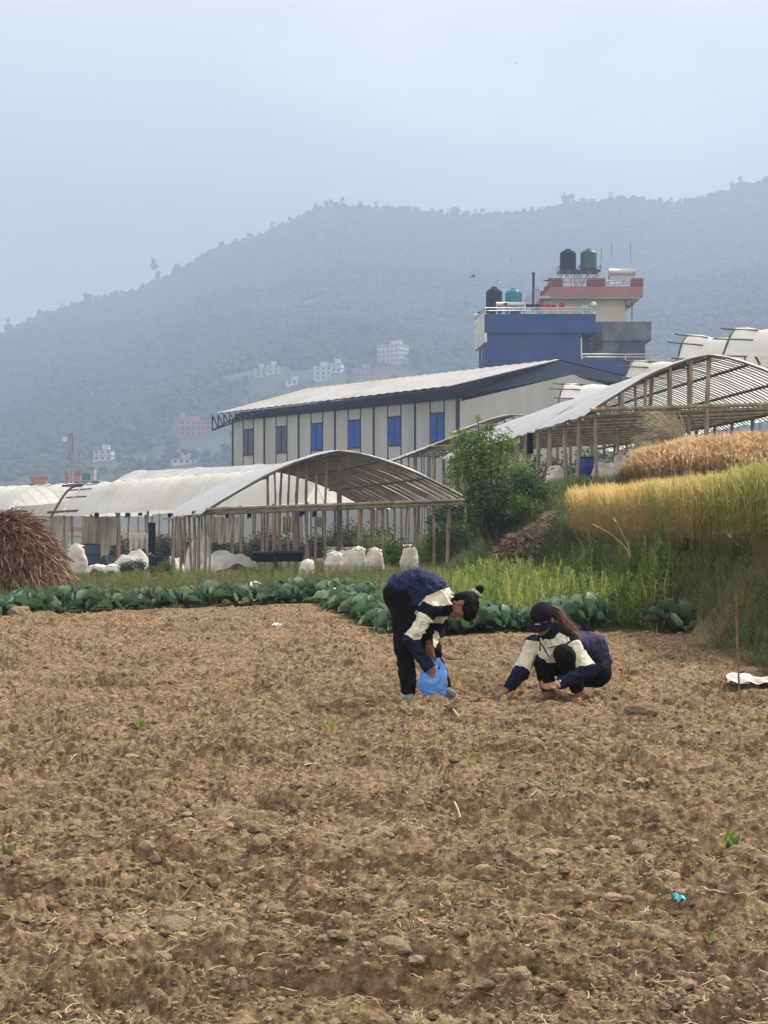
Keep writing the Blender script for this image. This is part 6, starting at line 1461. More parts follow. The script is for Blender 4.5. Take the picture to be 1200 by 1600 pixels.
def arr(v): return np.array(v[:] if hasattr(v, '__len__') else v, float)
def PA(px, py, dy, d0):
    return np.array(P(px, py, d0 + dy)[:])
def hand_prims(wrist, palm_dir, palm_n, side_, size, curl, spread=0.16, thumb_side=1, fingers_rel=(1.0, 1.08, 1.0, .82), k=.006, thumb_curl=.5):
    """palm runs along palm_dir, palm_n is the normal of the palm's back; side_ points to the thumb"""
    d = palm_dir / np.linalg.norm(palm_dir); n = palm_n - d * (palm_n @ d); n /= np.linalg.norm(n); s = np.cross(n, d) * thumb_side
    L_ = size; pr = []; w_ = wrist
    pr.append(('cone', w_ - d * .03, w_ + d * .02 * 1, .026, .027, .02))
    for q in (-.028, -.010, .010, .028): pr.append(('cone', w_ + d * .015 + s * q * .6, w_ + d * L_ * .50 + s * q, .0155, .0125, .012))
    for j, q in enumerate((.030, .010, -.010, -.029)):
        base = w_ + d * L_ * .50 + s * q; fl = L_ * .46 * fingers_rel[j]; a = 0; cur = base; cd = d * math.cos(spread * (q * 20)) + s * math.sin(spread * q * 20)
        for ph, (fr, rr_) in enumerate(((.45, .0098), (.32, .0088), (.26, .0078))):
            a += curl * (1.0 + .18 * j) * (.75, 1.0, .7)[ph]; dirn = cd * math.cos(a) - n * math.sin(a); nx_ = cur + dirn * fl * fr; pr.append(('cone', cur, nx_, rr_, rr_ * .9, .004)); cur = nx_
    tb_ = w_ + d * L_ * .16 + s * .026; td = (d * .55 + s * .8 - n * .25); td /= np.linalg.norm(td); p1 = tb_ + td * .036; td2 = d * .9 + s * .1 - n * thumb_curl; td2 /= np.linalg.norm(td2); p2 = p1 + td2 * .03; td3 = td2 * .8 - s * .5 - n * thumb_curl * .4; td3 /= np.linalg.norm(td3)
    pr += [('cone', tb_, p1, .016, .0125, .012), ('cone', p1, p2, .0115, .0105, .005), ('cone', p2, p2 + td3 * .024, .0105, .0085, .004)]
    return pr
def head_prims(c, up, fw, s=1.0):
    up = up / np.linalg.norm(up); fw = fw - up * (fw @ up); fw /= np.linalg.norm(fw); rt_ = np.cross(fw, up); M3 = np.array([rt_, fw, up])
    T = lambda x, y, z: c + (rt_ * x + fw * y + up * z) * s
    pr = [('ell', T(0, -.012, .028), (.075 * s, .094 * s, .088 * s), M3, .02), ('ell', T(0, .028, -.035), (.058 * s, .062 * s, .075 * s), M3, .03),
          ('cone', T(0, .055, -.092), T(0, .052, -.080), .024 * s, .03 * s, .025),                      # chin
          ('cone', T(-.045, .01, -.06), T(0, .05, -.088), .02 * s, .022 * s, .02), ('cone', T(.045, .01, -.06), T(0, .05, -.088), .02 * s, .022 * s, .02),
          ('cone', T(0, .083, .008), T(0, .104, -.028), .008 * s, .0125 * s, .010), ('cone', T(-.011, .093, -.033), T(.011, .093, -.033), .009 * s, .009 * s, .006),   # nose
          ('cone', T(-.018, .083, -.056), T(.018, .083, -.056), .0075 * s, .0075 * s, .006), ('cone', T(-.014, .081, -.067), T(.014, .081, -.067), .008 * s, .008 * s, .006),
          ('cone', T(-.036, .072, .020), T(.036, .072, .020), .013 * s, .013 * s, .02),                 # brow
          ('ell', T(-.036, .064, -.022), (.022 * s, .016 * s, .018 * s), M3, .015), ('ell', T(.036, .064, -.022), (.022 * s, .016 * s, .018 * s), M3, .015)]
    for sg in (-1, 1):
        pr += [('ell', T(sg * .077, -.006, -.008), (.009 * s, .021 * s, .032 * s), M3, .006), ('cone', T(sg * .082, -.016, .014), T(sg * .082, -.018, -.01), .008 * s, .008 * s, .004)]
    return pr, T, M3
M['skin'] = mat('skin', (0.30, 0.155, 0.095), 0.55, 0.12, 20, 0.1, 80)
M['skin_dark'] = mat('skin_dark', (0.20, 0.095, 0.06), 0.55, 0.12, 20)
M['hair'] = mat('hair', (0.004, 0.003, 0.003), 0.6, 0.3, 30, spec=.06)
M['hair_brown'] = mat('hair_brown', (0.10, 0.036, 0.02), 0.5, 0.4, 25, spec=.4)
M['cl_navy'] = mat('cl_navy', (0.018, 0.024, 0.072), 0.75, 0.2, 9, 0.2, 60, spec=.08)
M['cl_plum'] = mat('cl_plum', (0.034, 0.034, 0.075), 0.75, 0.2, 9, 0.2, 60, spec=.08)
M['cl_dark'] = mat('cl_dark', (0.008, 0.010, 0.018), 0.85, 0.2, 9, 0.2, 60, spec=.08)
M['cl_sleeve'] = mat('cl_sleeve', (0.010, 0.014, 0.034), 0.8, 0.2, 9, 0.2, 60, spec=.08)
M['cl_cream'] = mat('cl_cream', (0.60, 0.57, 0.47), 0.8, 0.05, 9, 0.2, 60)
M['trouser'] = mat('trouser', (0.007, 0.007, 0.009), 0.85, 0.3, 9, 0.2, 60, spec=.08)
M['lips'] = mat('lips', (0.22, 0.07, 0.06), 0.5, 0.1, 20)
M['eye_dark'] = mat('eye_dark', (0.01, 0.008, 0.007), 0.3, 0.1, 20)
def part(name, V, Fq, mats, parent, **k): return mesh_np(name, V, Fq, mats, parent, smooth=True, **k)
def face_marks(T, M3, root, s=1.0):
    for sg in (-1, 1):
        V, Fq = sdf_mesh([('ell', T(sg * .030, .077, .0), (.013 * s, .006 * s, .004 * s), M3)], .0025, .002, .012); part('eye', V, Fq, M['eye_dark'], root)
        V, Fq = sdf_mesh([('cone', T(sg * .016, .087, .021), T(sg * .045, .076, .020), .0035 * s, .0025 * s)], .0022, .002, .01); part('eyebrow', V, Fq, M['hair'], root)
    V, Fq = sdf_mesh([('cone', T(-.019, .0875, -.061), T(.019, .0875, -.061), .005 * s, .005 * s)], .0022, .002, .01); part('mouth', V, Fq, M['lips'], root)

# ---- woman bending over
dA = 11.95
A_ = lambda px, py, dy=0.0: PA(px, py, dy, dA)
hipN, hipF = A_(630, 932, -.09), A_(630, 932, .09)
kneeN, ankN = A_(631.5, 1010, -.11), A_(639, 1084, -.10)
kneeF, ankF = A_(674, 1012, .15), A_(694, 1082, .24)
toeN = A_(648, 1103, -.26); toeF = A_(707, 1093, .12)
pel = A_(626, 928, 0); sp1 = A_(650, 917, 0); sp2 = A_(672, 922, 0); chest = A_(688, 935, 0); neckb = A_(700, 944, -.01)
shN, shF = A_(676, 950, -.165), A_(692, 948, .15)
elN, wrN = A_(641.5, 1000, -.22), A_(671, 1045, -.24)
elF, wrF = A_(683, 985, .22), A_(671, 1011, .02)
hc = A_(722, 948, -.03); hup = np.array([.90, -.12, -.06]); hfw = np.array([-.05, -.38, -.92])
hp, TA_, MA_ = head_prims(hc, hup, hfw)
body = [('cone', hipN, kneeN, .08, .055), ('cone', kneeN, ankN, .052, .036), ('cone', hipF, kneeF, .08, .055), ('cone', kneeF, ankF, .052, .036), ('cone', ankN, ankN * .5 + toeN * .5, .030, .018), ('cone', ankF, ankF * .5 + toeF * .5, .030, .018),
        ('cone', pel, sp1, .11, .10, .05), ('cone', sp1, sp2, .10, .10, .05), ('cone', sp2, chest, .10, .105, .05), ('cone', chest, neckb, .08, .055, .05), ('cone', neckb, hc - hup * .07, .048, .045, .03),
        ('cone', chest, shN, .07, .05, .04), ('cone', chest, shF, .07, .05, .04), ('cone', shN, elN, .045, .036), ('cone', elN, wrN, .036, .024), ('cone', shF, elF, .045, .036), ('cone', elF, wrF, .036, .024)] + hp
body += hand_prims(wrN, np.array([.55, .05, -.75]), np.array([.6, -.6, .3]), None, .165, .42, thumb_side=1)
body += hand_prims(wrF, np.array([.12, -.25, -.95]), np.array([-.5, -.8, .2]), None, .17, .62, thumb_side=-1)
V, Fq = sdf_mesh(body, .0058, .02, .05)
perA = part('person', V, Fq, M['skin_dark'], None); c0 = Vector((float(pel[0]), float(pel[1]), 0)); 
def recenter(o, c):
    me = o.data; co_ = np.empty(len(me.vertices) * 3, np.float32); me.vertices.foreach_get('co', co_); co_ = co_.reshape(-1, 3) - np.array(c[:], np.float32); me.vertices.foreach_set('co', co_.ravel()); me.update(); o.location = c
recenter(perA, c0); tag(perA, 'person bending over in navy and cream jacket and black trousers, holding a blue bag', 'person')
face_marks(TA_, MA_, perA)
# trousers
tr = [('cone', hipN, kneeN, .108, .078, .03), ('cone', kneeN, ankN + np.array([0, 0, .02]), .076, .062, .03), ('cone', hipF, kneeF, .108, .078, .03), ('cone', kneeF, ankF + np.array([0, 0, .02]), .076, .062, .03), ('cone', A_(622, 930, -.055), A_(622, 930, .055), .118, .118, .04), ('cone', pel, sp1, .118, .11, .04)]
def trim(V, Fq, keep):
    k = keep(V[Fq].mean(1)); Fq = Fq[k]; u_, inv = np.unique(Fq, return_inverse=True); return V[u_], inv.reshape(-1, 4)
V, Fq = sdf_mesh(tr, .0075, .02, .05); V = displace(V, Fq, cloth_wrinkle(V, .014, (8, 8, 13), 3))
V, Fq = trim(V, Fq, lambda c: c[:, 2] > ankN[2] + .004); part('trousers', V, Fq, M['trouser'], perA)
# jacket
jk = [('cone', A_(629, 918, -.065), A_(652, 913, -.07), .118, .112, .05), ('cone', A_(629, 918, .065), A_(652, 913, .07), .118, .112, .05), ('cone', A_(652, 913, -.07), A_(676, 925, -.065), .112, .108, .05), ('cone', A_(652, 913, .07), A_(676, 925, .065), .112, .108, .05),
      ('cone', A_(676, 925, -.065), A_(690, 937, -.05), .108, .09, .05), ('cone', A_(676, 925, .065), A_(690, 937, .05), .108, .09, .05), ('cone', A_(690, 937), neckb, .085, .066, .04), ('cone', neckb, neckb + (hc - neckb) * .42, .066, .060, .02),
      ('cone', A_(688, 950, -.06), A_(684, 958, .0), .085, .08, .05), ('cone', A_(650, 932, -.05), A_(650, 932, .05), .10, .10, .05), ('cone', A_(634, 925, -.06), A_(640, 945, -.07), .118, .105, .04), ('cone', A_(634, 925, .06), A_(640, 945, .07), .118, .105, .04),
      ('cone', A_(684, 940, -.10), shN, .085, .072, .04), ('cone', A_(692, 940, .10), shF, .08, .07, .04), ('cone', shN, elN, .072, .060, .025), ('cone', elN, wrN, .058, .040, .02), ('cone', shF, elF, .07, .058, .025), ('cone', elF, wrF, .056, .040, .02)]
V, Fq = sdf_mesh(jk, .0062, .02, .05)
st_ = cloth_wrinkle(V, .024, (13, 7, 17), 9); V = displace(V, Fq, st_)
V, Fq = trim(V, Fq, lambda c: (((c - wrN) @ ((wrN - elN) / np.linalg.norm(wrN - elN))) < .004) | (np.linalg.norm(c - wrN, axis=1) > .08))
V, Fq = trim(V, Fq, lambda c: (((c - wrF) @ ((wrF - elF) / np.linalg.norm(wrF - elF))) < .004) | (np.linalg.norm(c - wrF, axis=1) > .08))
# subdivide the regions by garment panels
cF = V[Fq].mean(1)
def panels_A(c):
    dU, tU = seg_d(c, shN, elN); dL, tL = seg_d(c, elN, wrN); dU2, tU2 = seg_d(c, shF, elF); dL2, tL2 = seg_d(c, elF, wrF)
    ax = np.array([.86, 0, -.36]); s = (c - A_(650, 915)) @ ax / np.linalg.norm(ax)          # distance along the back towards the neck
    q = (c[:, 0] - A_(653, 940)[0]) * .33 + (c[:, 2] - A_(653, 944)[2])                       # height above the shoulder seam
    m = np.zeros(len(c), int)                                                                 # navy
    sx = [A_(v, 0)[0] for v in (652, 665, 686, 711)]; sz = [A_(0, v)[2] for v in (945, 930, 921, 915)]
    m = np.where((c[:, 0] > sx[0]) & (c[:, 2] < np.interp(c[:, 0], sx, sz)), 1, m)            # cream band over the shoulders
    m = np.where((c[:, 0] > A_(643, 0)[0]) & (c[:, 2] < A_(0, 944)[2]), 2, m)                 # black below the seam
    front = (c[:, 2] < A_(0, 962)[2]) & (np.abs(c[:, 1] - dA) < .11) & (c[:, 0] > A_(677, 0)[0])
    m = np.where(front, 1, m)
    aN = (dU < .095) & (c[:, 1] < dA - .085) & ((c - shN) @ (elN - shN) > 0)
    m = np.where(aN, np.where(tU < .28, 2, 1), m)
    m = np.where((dL < dU) & (dL < .08) & (c[:, 1] < dA - .1) & (tL > .0), 3, m); m = np.where(aN & (tU >= .97), 3, m)
    aF = ((dU2 < .085) | (dL2 < .08)) & (c[:, 1] > dA + .0) & (c[:, 2] < A_(0, 953)[2]) & ~front
    m = np.where(aF, 3, m)
    dn_, tn_ = seg_d(c, neckb, neckb + (hc - neckb) * .42); m = np.where((tn_ > .35) & (dn_ < .085), 2, m)
    return m
part('jacket', V, Fq, [M['cl_navy'], M['cl_cream'], M['cl_dark'], M['cl_sleeve']], perA, fmat=panels_A(cF))
# zip and logo
q = MB(); q.tube([A_(697, 968, -.05), A_(699, 976, -.07), A_(695, 984, -.075)], .004, 6); q.build('zip', M['cl_dark'], perA)
# hair
hs = [('ell', TA_(0, -.030, .045), (.089, .096, .088), MA_, .02), ('ell', TA_(0, -.055, -.005), (.080, .060, .075), MA_, .02), ('cone', TA_(-.03, .045, .085), TA_(-.035, .070, .045), .035, .026, .02), ('cone', TA_(.03, .045, .085), TA_(.035, .070, .045), .035, .026, .02), ('ell', TA_(0, .022, .055), (.088, .090, .060), MA_, .02), ('cone', TA_(-.06, .03, .06), TA_(-.072, .035, .02), .022, .012, .01), ('cone', TA_(.06, .03, .06), TA_(.072, .035, .02), .022, .012, .01),
      ('cone', TA_(0, -.10, .09), TA_(0, -.135, .115), .03, .034, .015), ('ell', TA_(0, -.155, .125), (.036, .03, .034), MA_, .01)]
V, Fq = sdf_mesh(hs, .005, .01, .03); V = displace(V, Fq, (fbm(V[:, 0] * 90, V[:, 1] * 25, V[:, 2] * 90, o=2, seed=3) - .5) * .008)
hr = part('hair', V, Fq, M['hair'], perA)
q = MB()
r_ = random.Random(5)
for i in range(40):
    a = TA_(r_.uniform(-.08, -.05), -.02 + r_.uniform(-.05, .02), .0 + r_.uniform(-.03, .05)) + np.array([0, 0, .0]); e = a + np.array([-.045 + r_.uniform(-.02, .01), -.01, r_.uniform(-.03, .03)]); m_ = (a + e) / 2 + np.array([0, 0, r_.uniform(.0, .022)]); q.tube([a, m_, e], [.0022, .0016, .0008], 4, caps=False)
for i in range(26):
    a = TA_(0, -.15, .125) + np.array([r_.uniform(-.025, .025), r_.uniform(-.02, .02), .015]); e = a + np.array([r_.uniform(-.03, .03), 0, r_.uniform(0, .03)]); q.tube([a, e], [.002, .0008], 4, caps=False)
q.build('loose_strands', M['hair'], hr)
# scrunchie
M['scrunchie'] = mat('scrunchie', (0.33, 0.34, 0.30), 0.8, 0.4, 40)
q = MB(); nb_ = 40; cc = TA_(0, -.115, .100); axd = (TA_(0, -.155, .125) - TA_(0, -.10, .09)); axd /= np.linalg.norm(axd); e1 = np.cross(axd, [0, 1, 0]); e1 /= np.linalg.norm(e1); e2 = np.cross(axd, e1)
pts = [cc + (e1 * math.cos(2 * math.pi * i / nb_) + e2 * math.sin(2 * math.pi * i / nb_)) * (.036 + .005 * (i % 2)) + axd * .004 * ((i % 3) - 1) for i in range(nb_ + 1)]
q.tube(pts, .012, 8, caps=False); q.build('scrunchie', M['scrunchie'], perA)
# shoes and socks
M['shoe'] = mat('shoe', (0.17, 0.19, 0.23), 0.8, 0.35, 40, 0.3, 90); M['shoe_sole'] = mat('shoe_sole', (0.30, 0.28, 0.25), 0.8, 0.2, 30); M['sock'] = mat('sock', (0.015, 0.017, 0.03), .8, .2, 20); M['sock_white'] = mat('sock_white', (0.6, 0.6, 0.6), .8, .1, 20)
def shoe(ank, toe, root):
    d = toe - ank; d[2] = 0; d = d / np.linalg.norm(d); gz_ = float(ground_z(np.array([ank[0]]), np.array([ank[1]]))[0]); b = np.array([ank[0], ank[1], gz_ + .050])
    V, Fq = sdf_mesh([('cone', b - d * .055 + [0, 0, .012], b + d * .03 + [0, 0, .018], .040, .042, .02), ('cone', b + d * .03 + [0, 0, .012], b + d * .13, .040, .034, .02), ('cone', b - d * .01 + [0, 0, .01], b - d * .01 + [0, 0, .022], .046, .044, .02)], .006, .02, .03); V[:, 2] = np.maximum(V[:, 2], gz_ + .006); sh = part('shoe', V, Fq, M['shoe'], root)
    V, Fq = sdf_mesh([('cone', b - d * .055 + [0, 0, -.02], b + d * .13 + [0, 0, -.02], .042, .039, .01)], .006, .01, .03); V[:, 2] = np.clip(V[:, 2], gz_ - .01, gz_ + .024); part('sole', V, Fq, M['shoe_sole'], sh)
    V, Fq = sdf_mesh([('cone', b + [0, 0, .03], ank + [0, 0, .03], .046, .046, .01)], .006, .01, .03); part('sock', V, Fq, M['sock'], root)
    V, Fq = sdf_mesh([('cone', ank + [0, 0, -.016], ank + [0, 0, -.010], .049, .049, .005)], .005, .005, .03); V[:, 2] = np.clip(V[:, 2], ank[2] - .020, ank[2] - .008); part('sock_stripe', V, Fq, M['sock_white'], root)
shoe(ankN, toeN, perA); shoe(ankF, toeF, perA)

# ---- the blue carrier bag
M['bag_blue'] = mat('bag_blue', (0.24, 0.48, 0.93), 0.35, 0.12, 12, 0.8, 22, spec=.5, transl=0.55)
bc = A_(678, 1062, -.20); nu, nv = 44, 30; V = []
for i in range(nu + 1):
    v = i / nu; py = 1043 + (1098 - 1043) * v; wl = np.interp(v, [0, .15, .4, .6, .8, 1], [668, 659, 653, 655, 663, 674]); wr = np.interp(v, [0, .15, .4, .6, .8, 1], [692, 698, 698, 697, 694, 688]); dep = .02 + .055 * math.sin(math.pi * min(1, v * .92 + .02)) ** .8
    for j in range(nv):
        a = 2 * math.pi * j / nv; cx = (wl + wr) / 2; hw = (wr - wl) / 2; n_ = vnoise(np.array([math.cos(a) * 3 + 9]), np.array([math.sin(a) * 3]), np.array([v * 5.0]), seed=4)[0] - .5; fo = math.sin(a * 9 + v * 5) * .09 + math.sin(a * 17 - v * 7) * .05 + .16 * abs(vnoise(np.array([a * 2.2]), np.array([v * 7.0]), seed=14)[0] - .5)
        sx = math.copysign(abs(math.cos(a)) ** .8, math.cos(a)); k = 1 + .5 * n_ + fo * 1.6; p = A_(cx + hw * sx * (1 + .14 * n_ + fo * .7), py + 2 * math.sin(a * 5 + 2) * v, -.20); V.append((p[0], p[1] + dep * math.sin(a) * k, p[2] + .012 * n_ + (.022 * math.sin(a * 3 + 1) if v < .05 else 0)))
V = np.array(V); Fq = np.array([[i * nv + j, (i + 1) * nv + j, (i + 1) * nv + (j + 1) % nv, i * nv + (j + 1) % nv] for i in range(nu) for j in range(nv)])
bagc = Vector((float(bc[0]), float(bc[1]), float(A_(0, 1098, -.2)[2]))); bag = empty('carrier_bag', bagc, 'bright blue plastic carrier bag hanging from the hands of the bending woman', 'bag'); part('bag_body', V, Fq, M['bag_blue'], bag)
q = MB(); bl = [A_(678, 1097.5, -.2)] ; ring = [V[nu * nv + j] for j in range(nv)]; q.add([Vector(ring[j]) for j in range(nv)] + [Vector(np.mean(ring, 0) - np.array([0, 0, .012]))], [(j, (j + 1) % nv, nv) for j in range(nv)], 0, True); q.build('bag_bottom', M['bag_blue'], bag)
def ribbon(pts, w0, w1, name, parent, m, nrm=(0, -1, 0)):
    q = MB(); vs = []; pts = [np.array(p) for p in pts]
    for i, p in enumerate(pts):
        t = (pts[min(i + 1, len(pts) - 1)] - pts[max(i - 1, 0)]); t = t / np.linalg.norm(t); s = np.cross(t, nrm); s /= np.linalg.norm(s); w_ = w0 + (w1 - w0) * i / (len(pts) - 1)
        vs += [p - s * w_, p + np.array(nrm) * .008, p + s * w_]
    q.add(vs, [(i * 3 + j, i * 3 + j + 1, i * 3 + j + 4, i * 3 + j + 3) for i in range(len(pts) - 1) for j in range(2)], 0, True); return q.build(name, m, parent)
hf = wrF + np.array([.012, -.03, -.115])
ribbon([A_(664, 1050, -.24), A_(668, 1040, -.22), A_(670.5, 1031, -.14), hf + [-.02, -.012, .0], hf + [-.005, 0, .03]], .020, .008, 'handle', bag, M['bag_blue'])
ribbon([A_(694, 1050, -.24), A_(690, 1040, -.2), A_(686, 1030, -.12), hf + [.03, -.01, -.005], hf + [.008, 0, .03]], .022, .008, 'handle', bag, M['bag_blue'])
ribbon([A_(680, 1050, -.16), A_(682, 1040, -.12), A_(684, 1032, -.08), hf + [.02, .01, .0]], .018, .008, 'handle', bag, M['bag_blue'])

# ---- woman squatting
dB = 12.42
B2 = lambda px, py, dy=0.0: PA(px, py, dy, dB)
hL, hR = B2(926, 1050, .08), B2(908, 1050, .26); kL, aL = B2(880, 1022, -.24), B2(904, 1080, -.10); kR, aR = B2(848, 1034, -.02), B2(858, 1078, .06)
pelB = B2(920, 1046, .19); s1B = B2(912, 1018, .14); chB = B2(880, 1004, .02); nkB = B2(864, 994, -.05)
sR, sL = B2(834, 1008, .06), B2(891, 1008, -.13); eR, wR = B2(815, 1050, -.06), B2(792, 1077, -.12); eL, wL = B2(919, 1049, -.27), B2(872, 1069, -.36)
hcB = B2(848, 967, -.12); fwB = np.array([-.50, -.62, -.60]); upB = np.array([-.18, -.42, .88])
hpB, TB_, MB_ = head_prims(hcB, upB, fwB)
def foot(ank, d, root_pr):
    gz_ = float(ground_z(np.array([ank[0]]), np.array([ank[1]]))[0]); b = np.array([ank[0], ank[1], gz_ + .028]); d = d / np.linalg.norm(d); s = np.array([-d[1], d[0], 0])
    pr = [('cone', ank, b - d * .03 + [0, 0, .01], .034, .034, .02), ('cone', b - d * .045, b + d * .09 - [0, 0, .004], .030, .024, .02), ('cone', b + s * .016, b + d * .10 + s * .024, .02, .018, .015), ('cone', b - s * .016, b + d * .09 - s * .024, .02, .016, .015)]
    for j in range(5): o_ = s * (.032 - .016 * j); pr.append(('cone', b + d * .10 + o_ - [0, 0, .01], b + d * (.135 - .008 * j) + o_ - [0, 0, .013], .0105 - .0012 * j, .009 - .001 * j, .004))
    return pr, b, d, s
fdL = np.array([-.35, -.93, 0]); fdR = np.array([-.75, -.65, 0])
fL, bL, dL_, sL_ = foot(aL, fdL, None); fR, bR, dR_, sR_ = foot(aR, fdR, None)
body = [('cone', hL, kL, .08, .055), ('cone', kL, aL, .052, .036), ('cone', hR, kR, .08, .055), ('cone', kR, aR, .052, .036), ('cone', pelB, s1B, .115, .10, .05), ('cone', s1B, chB, .10, .10, .05), ('cone', chB, nkB, .085, .055, .05), ('cone', nkB, hcB - upB * .075, .048, .044, .03),
        ('cone', chB, sL, .07, .05, .04), ('cone', chB, sR, .07, .05, .04), ('cone', sR, eR, .045, .036), ('cone', eR, wR, .036, .025), ('cone', sL, eL, .045, .036), ('cone', eL, wL, .036, .025)] + hpB + fL + fR
body += hand_prims(wR, np.array([-.80, -.15, -.50]), np.array([-.4, -.2, .85]), None, .19, .62, thumb_side=-1, thumb_curl=.9)
body += hand_prims(wL, np.array([-.92, -.15, -.22]), np.array([.15, .45, -.85]), None, .165, .38, thumb_side=-1)
V, Fq = sdf_mesh(body, .0058, .02, .05); perB = part('person', V, Fq, M['skin'], None); recenter(perB, Vector((float(pelB[0]), float(pelB[1]), 0)))
tag(perB, 'person squatting in a black cap and cream banded jacket, one fist on the soil', 'person'); face_marks(TB_, MB_, perB)
tr = [('cone', hL, kL, .102, .070, .03), ('cone', kL, aL + (kL - aL) * .12, .078, .062, .03), ('cone', hR, kR, .102, .072, .03), ('cone', kR, aR + (kR - aR) * .12, .078, .062, .03), ('cone', B2(932, 1050, .12), B2(916, 1050, .26), .125, .125, .04), ('cone', pelB, s1B, .125, .115, .04)]
V, Fq = sdf_mesh(tr, .0075, .02, .05); V = displace(V, Fq, cloth_wrinkle(V, .013, (11, 11, 11), 13)); 
def cuffcut(V, Fq, ank, kn, rad=.14, off=.02):
    d = (kn - ank) / np.linalg.norm(kn - ank); return trim(V, Fq, lambda c: (((c - ank) @ d) > off) | (np.linalg.norm(c - ank, axis=1) > rad))
V, Fq = cuffcut(V, Fq, aL, kL); V, Fq = cuffcut(V, Fq, aR, kR); part('trousers', V, Fq, M['trouser'], perB)
bk = [B2(930, 1032, .18), B2(915, 1008, .14), B2(893, 993, .08)]
jk = [('cone', bk[0] + [.04, -.03, 0], bk[1] + [.045, -.03, 0], .098, .098, .05), ('cone', bk[0] + [-.05, .05, 0], bk[1] + [-.05, .05, 0], .096, .098, .05), ('cone', bk[1] + [.05, -.03, -.03], B2(882, 1004, -.05), .108, .09, .05), ('cone', bk[1] + [-.05, .05, -.02], B2(858, 1002, .05), .108, .09, .05),
      ('cone', B2(874, 1002, -.04), nkB, .095, .07, .04), ('cone', nkB, nkB + (hcB - nkB) * .35, .068, .060, .02), ('cone', B2(872, 1004, -.05), sL, .088, .074, .04), ('cone', B2(858, 1004, .02), sR, .085, .074, .04), ('cone', B2(862, 1008, -.05), B2(858, 1022, -.05), .085, .085, .05),
      ('cone', sR, eR, .074, .062, .025), ('cone', eR, wR, .060, .042, .02), ('cone', sL, eL, .078, .066, .025), ('cone', eL, wL, .062, .042, .02)]
V, Fq = sdf_mesh(jk, .0062, .02, .05); V = displace(V, Fq, cloth_wrinkle(V, .024, (15, 13, 9), 19))
for w__, e__ in ((wR, eR), (wL, eL)): V, Fq = trim(V, Fq, lambda c: (((c - w__) @ ((w__ - e__) / np.linalg.norm(w__ - e__))) < .004) | (np.linalg.norm(c - w__, axis=1) > .12))
def panels_B(c):
    m = np.zeros(len(c), int); fd = np.array([-.5, -.85, 0]); fd /= np.linalg.norm(fd)
    dUR, tUR = seg_d(c, sR, eR); dLR, tLR = seg_d(c, eR, wR); dUL, tUL = seg_d(c, sL, eL); dLL, tLL = seg_d(c, eL, wL)
    fr = (c - chB) @ fd; z = c[:, 2]
    m = np.where(z > B2(0, 1000)[2] + .05 * np.sin((c[:, 0] - chB[0]) * 3), 1, m)                  # black yoke
    m = np.where((c[:, 0] > B2(905, 0)[0]) & (c[:, 1] > dB - .12), 0, m)                           # navy back
    nb = (fr > .03)
    m = np.where(nb & (z < B2(0, 1001)[2]) & (z > B2(0, 1034)[2]), 2, m)                            # cream chest band
    v_ = nb & (np.abs((c[:, 0] - B2(864, 0)[0])) < .11) & (z > B2(0, 1001)[2]) & (z < B2(0, 1001)[2] + .09 - .55 * np.abs(c[:, 0] - B2(866, 0)[0])); m = np.where(v_, 2, m)
    m = np.where(nb & (z <= B2(0, 1034)[2]), 3, m)
    for dU, tU, dL2, tL2, s_, e_, t0 in ((dUR, tUR, dLR, tLR, sR, eR, .03), (dUL, tUL, dLL, tLL, sL, eL, .06)):
        up_ = (dU < .10) & (((c - s_) @ (e_ - s_)) > 0) & (((c - chB) @ (s_ - chB)) / ((s_ - chB) @ (s_ - chB)) > .72)
        m = np.where(up_ & (dU <= dL2 + .01), np.where(tU > t0, 2, 1), m); m = np.where((dL2 < .085) & ((dL2 < dU - .002) | (tU > .93)), 3, m)
    dn_, tn_ = seg_d(c, nkB, nkB + (hcB - nkB) * .35); m = np.where((tn_ > .4) & (dn_ < .09), 1, m); return m
part('jacket', V, Fq, [M['cl_plum'], M['cl_dark'], M['cl_cream'], M['cl_sleeve']], perB, fmat=panels_B(V[Fq].mean(1)))
zf = B2(846, 1010, -.17)
# zip laid on the chest by casting from the front
import mathutils.bvhtree as _bt
bvh = _bt.BVHTree.FromPolygons([tuple(v) for v in V], [tuple(f) for f in Fq])
def on_jacket(px, py, off=.004):
    o = Vector((0, 0, H)); d = (P(px, py, 12.0) - o).normalized(); hit = bvh.ray_cast(o, d); return (hit[0] - d * off) if hit[0] is not None else P(px, py, 12.1)
q = MB(); q.tube([on_jacket(x, y) for x, y in ((841, 998), (844, 1004), (849, 1011), (853, 1019), (858, 1026))], .0048, 6); q.build('zip', M['cl_dark'], perB)
q = MB(); q.tube([on_jacket(843.5, 1006, .008), on_jacket(843.8, 1017, .010)], [.004, .006], 6); q.build('zip_pull', M['cl_dark'], perB)
q = MB()
for i in range(6): x = 857 + i * 2.1; q.tube([on_jacket(x, 1013.2 - i * .45), on_jacket(x + .5, 1010.8 - i * .45 + (i % 2) * .8), on_jacket(x + 1.5, 1012.6 - i * .45)], .0028, 5)
q.build('chest_lettering', M['cl_dark'], perB)
# wristband
V, Fq = sdf_mesh([('cone', wL + (eL - wL) * .02, wL + (eL - wL) * .06, .036, .037, .005)], .005, .005, .02); part('wristband', V, Fq, M['sock_white'], perB)
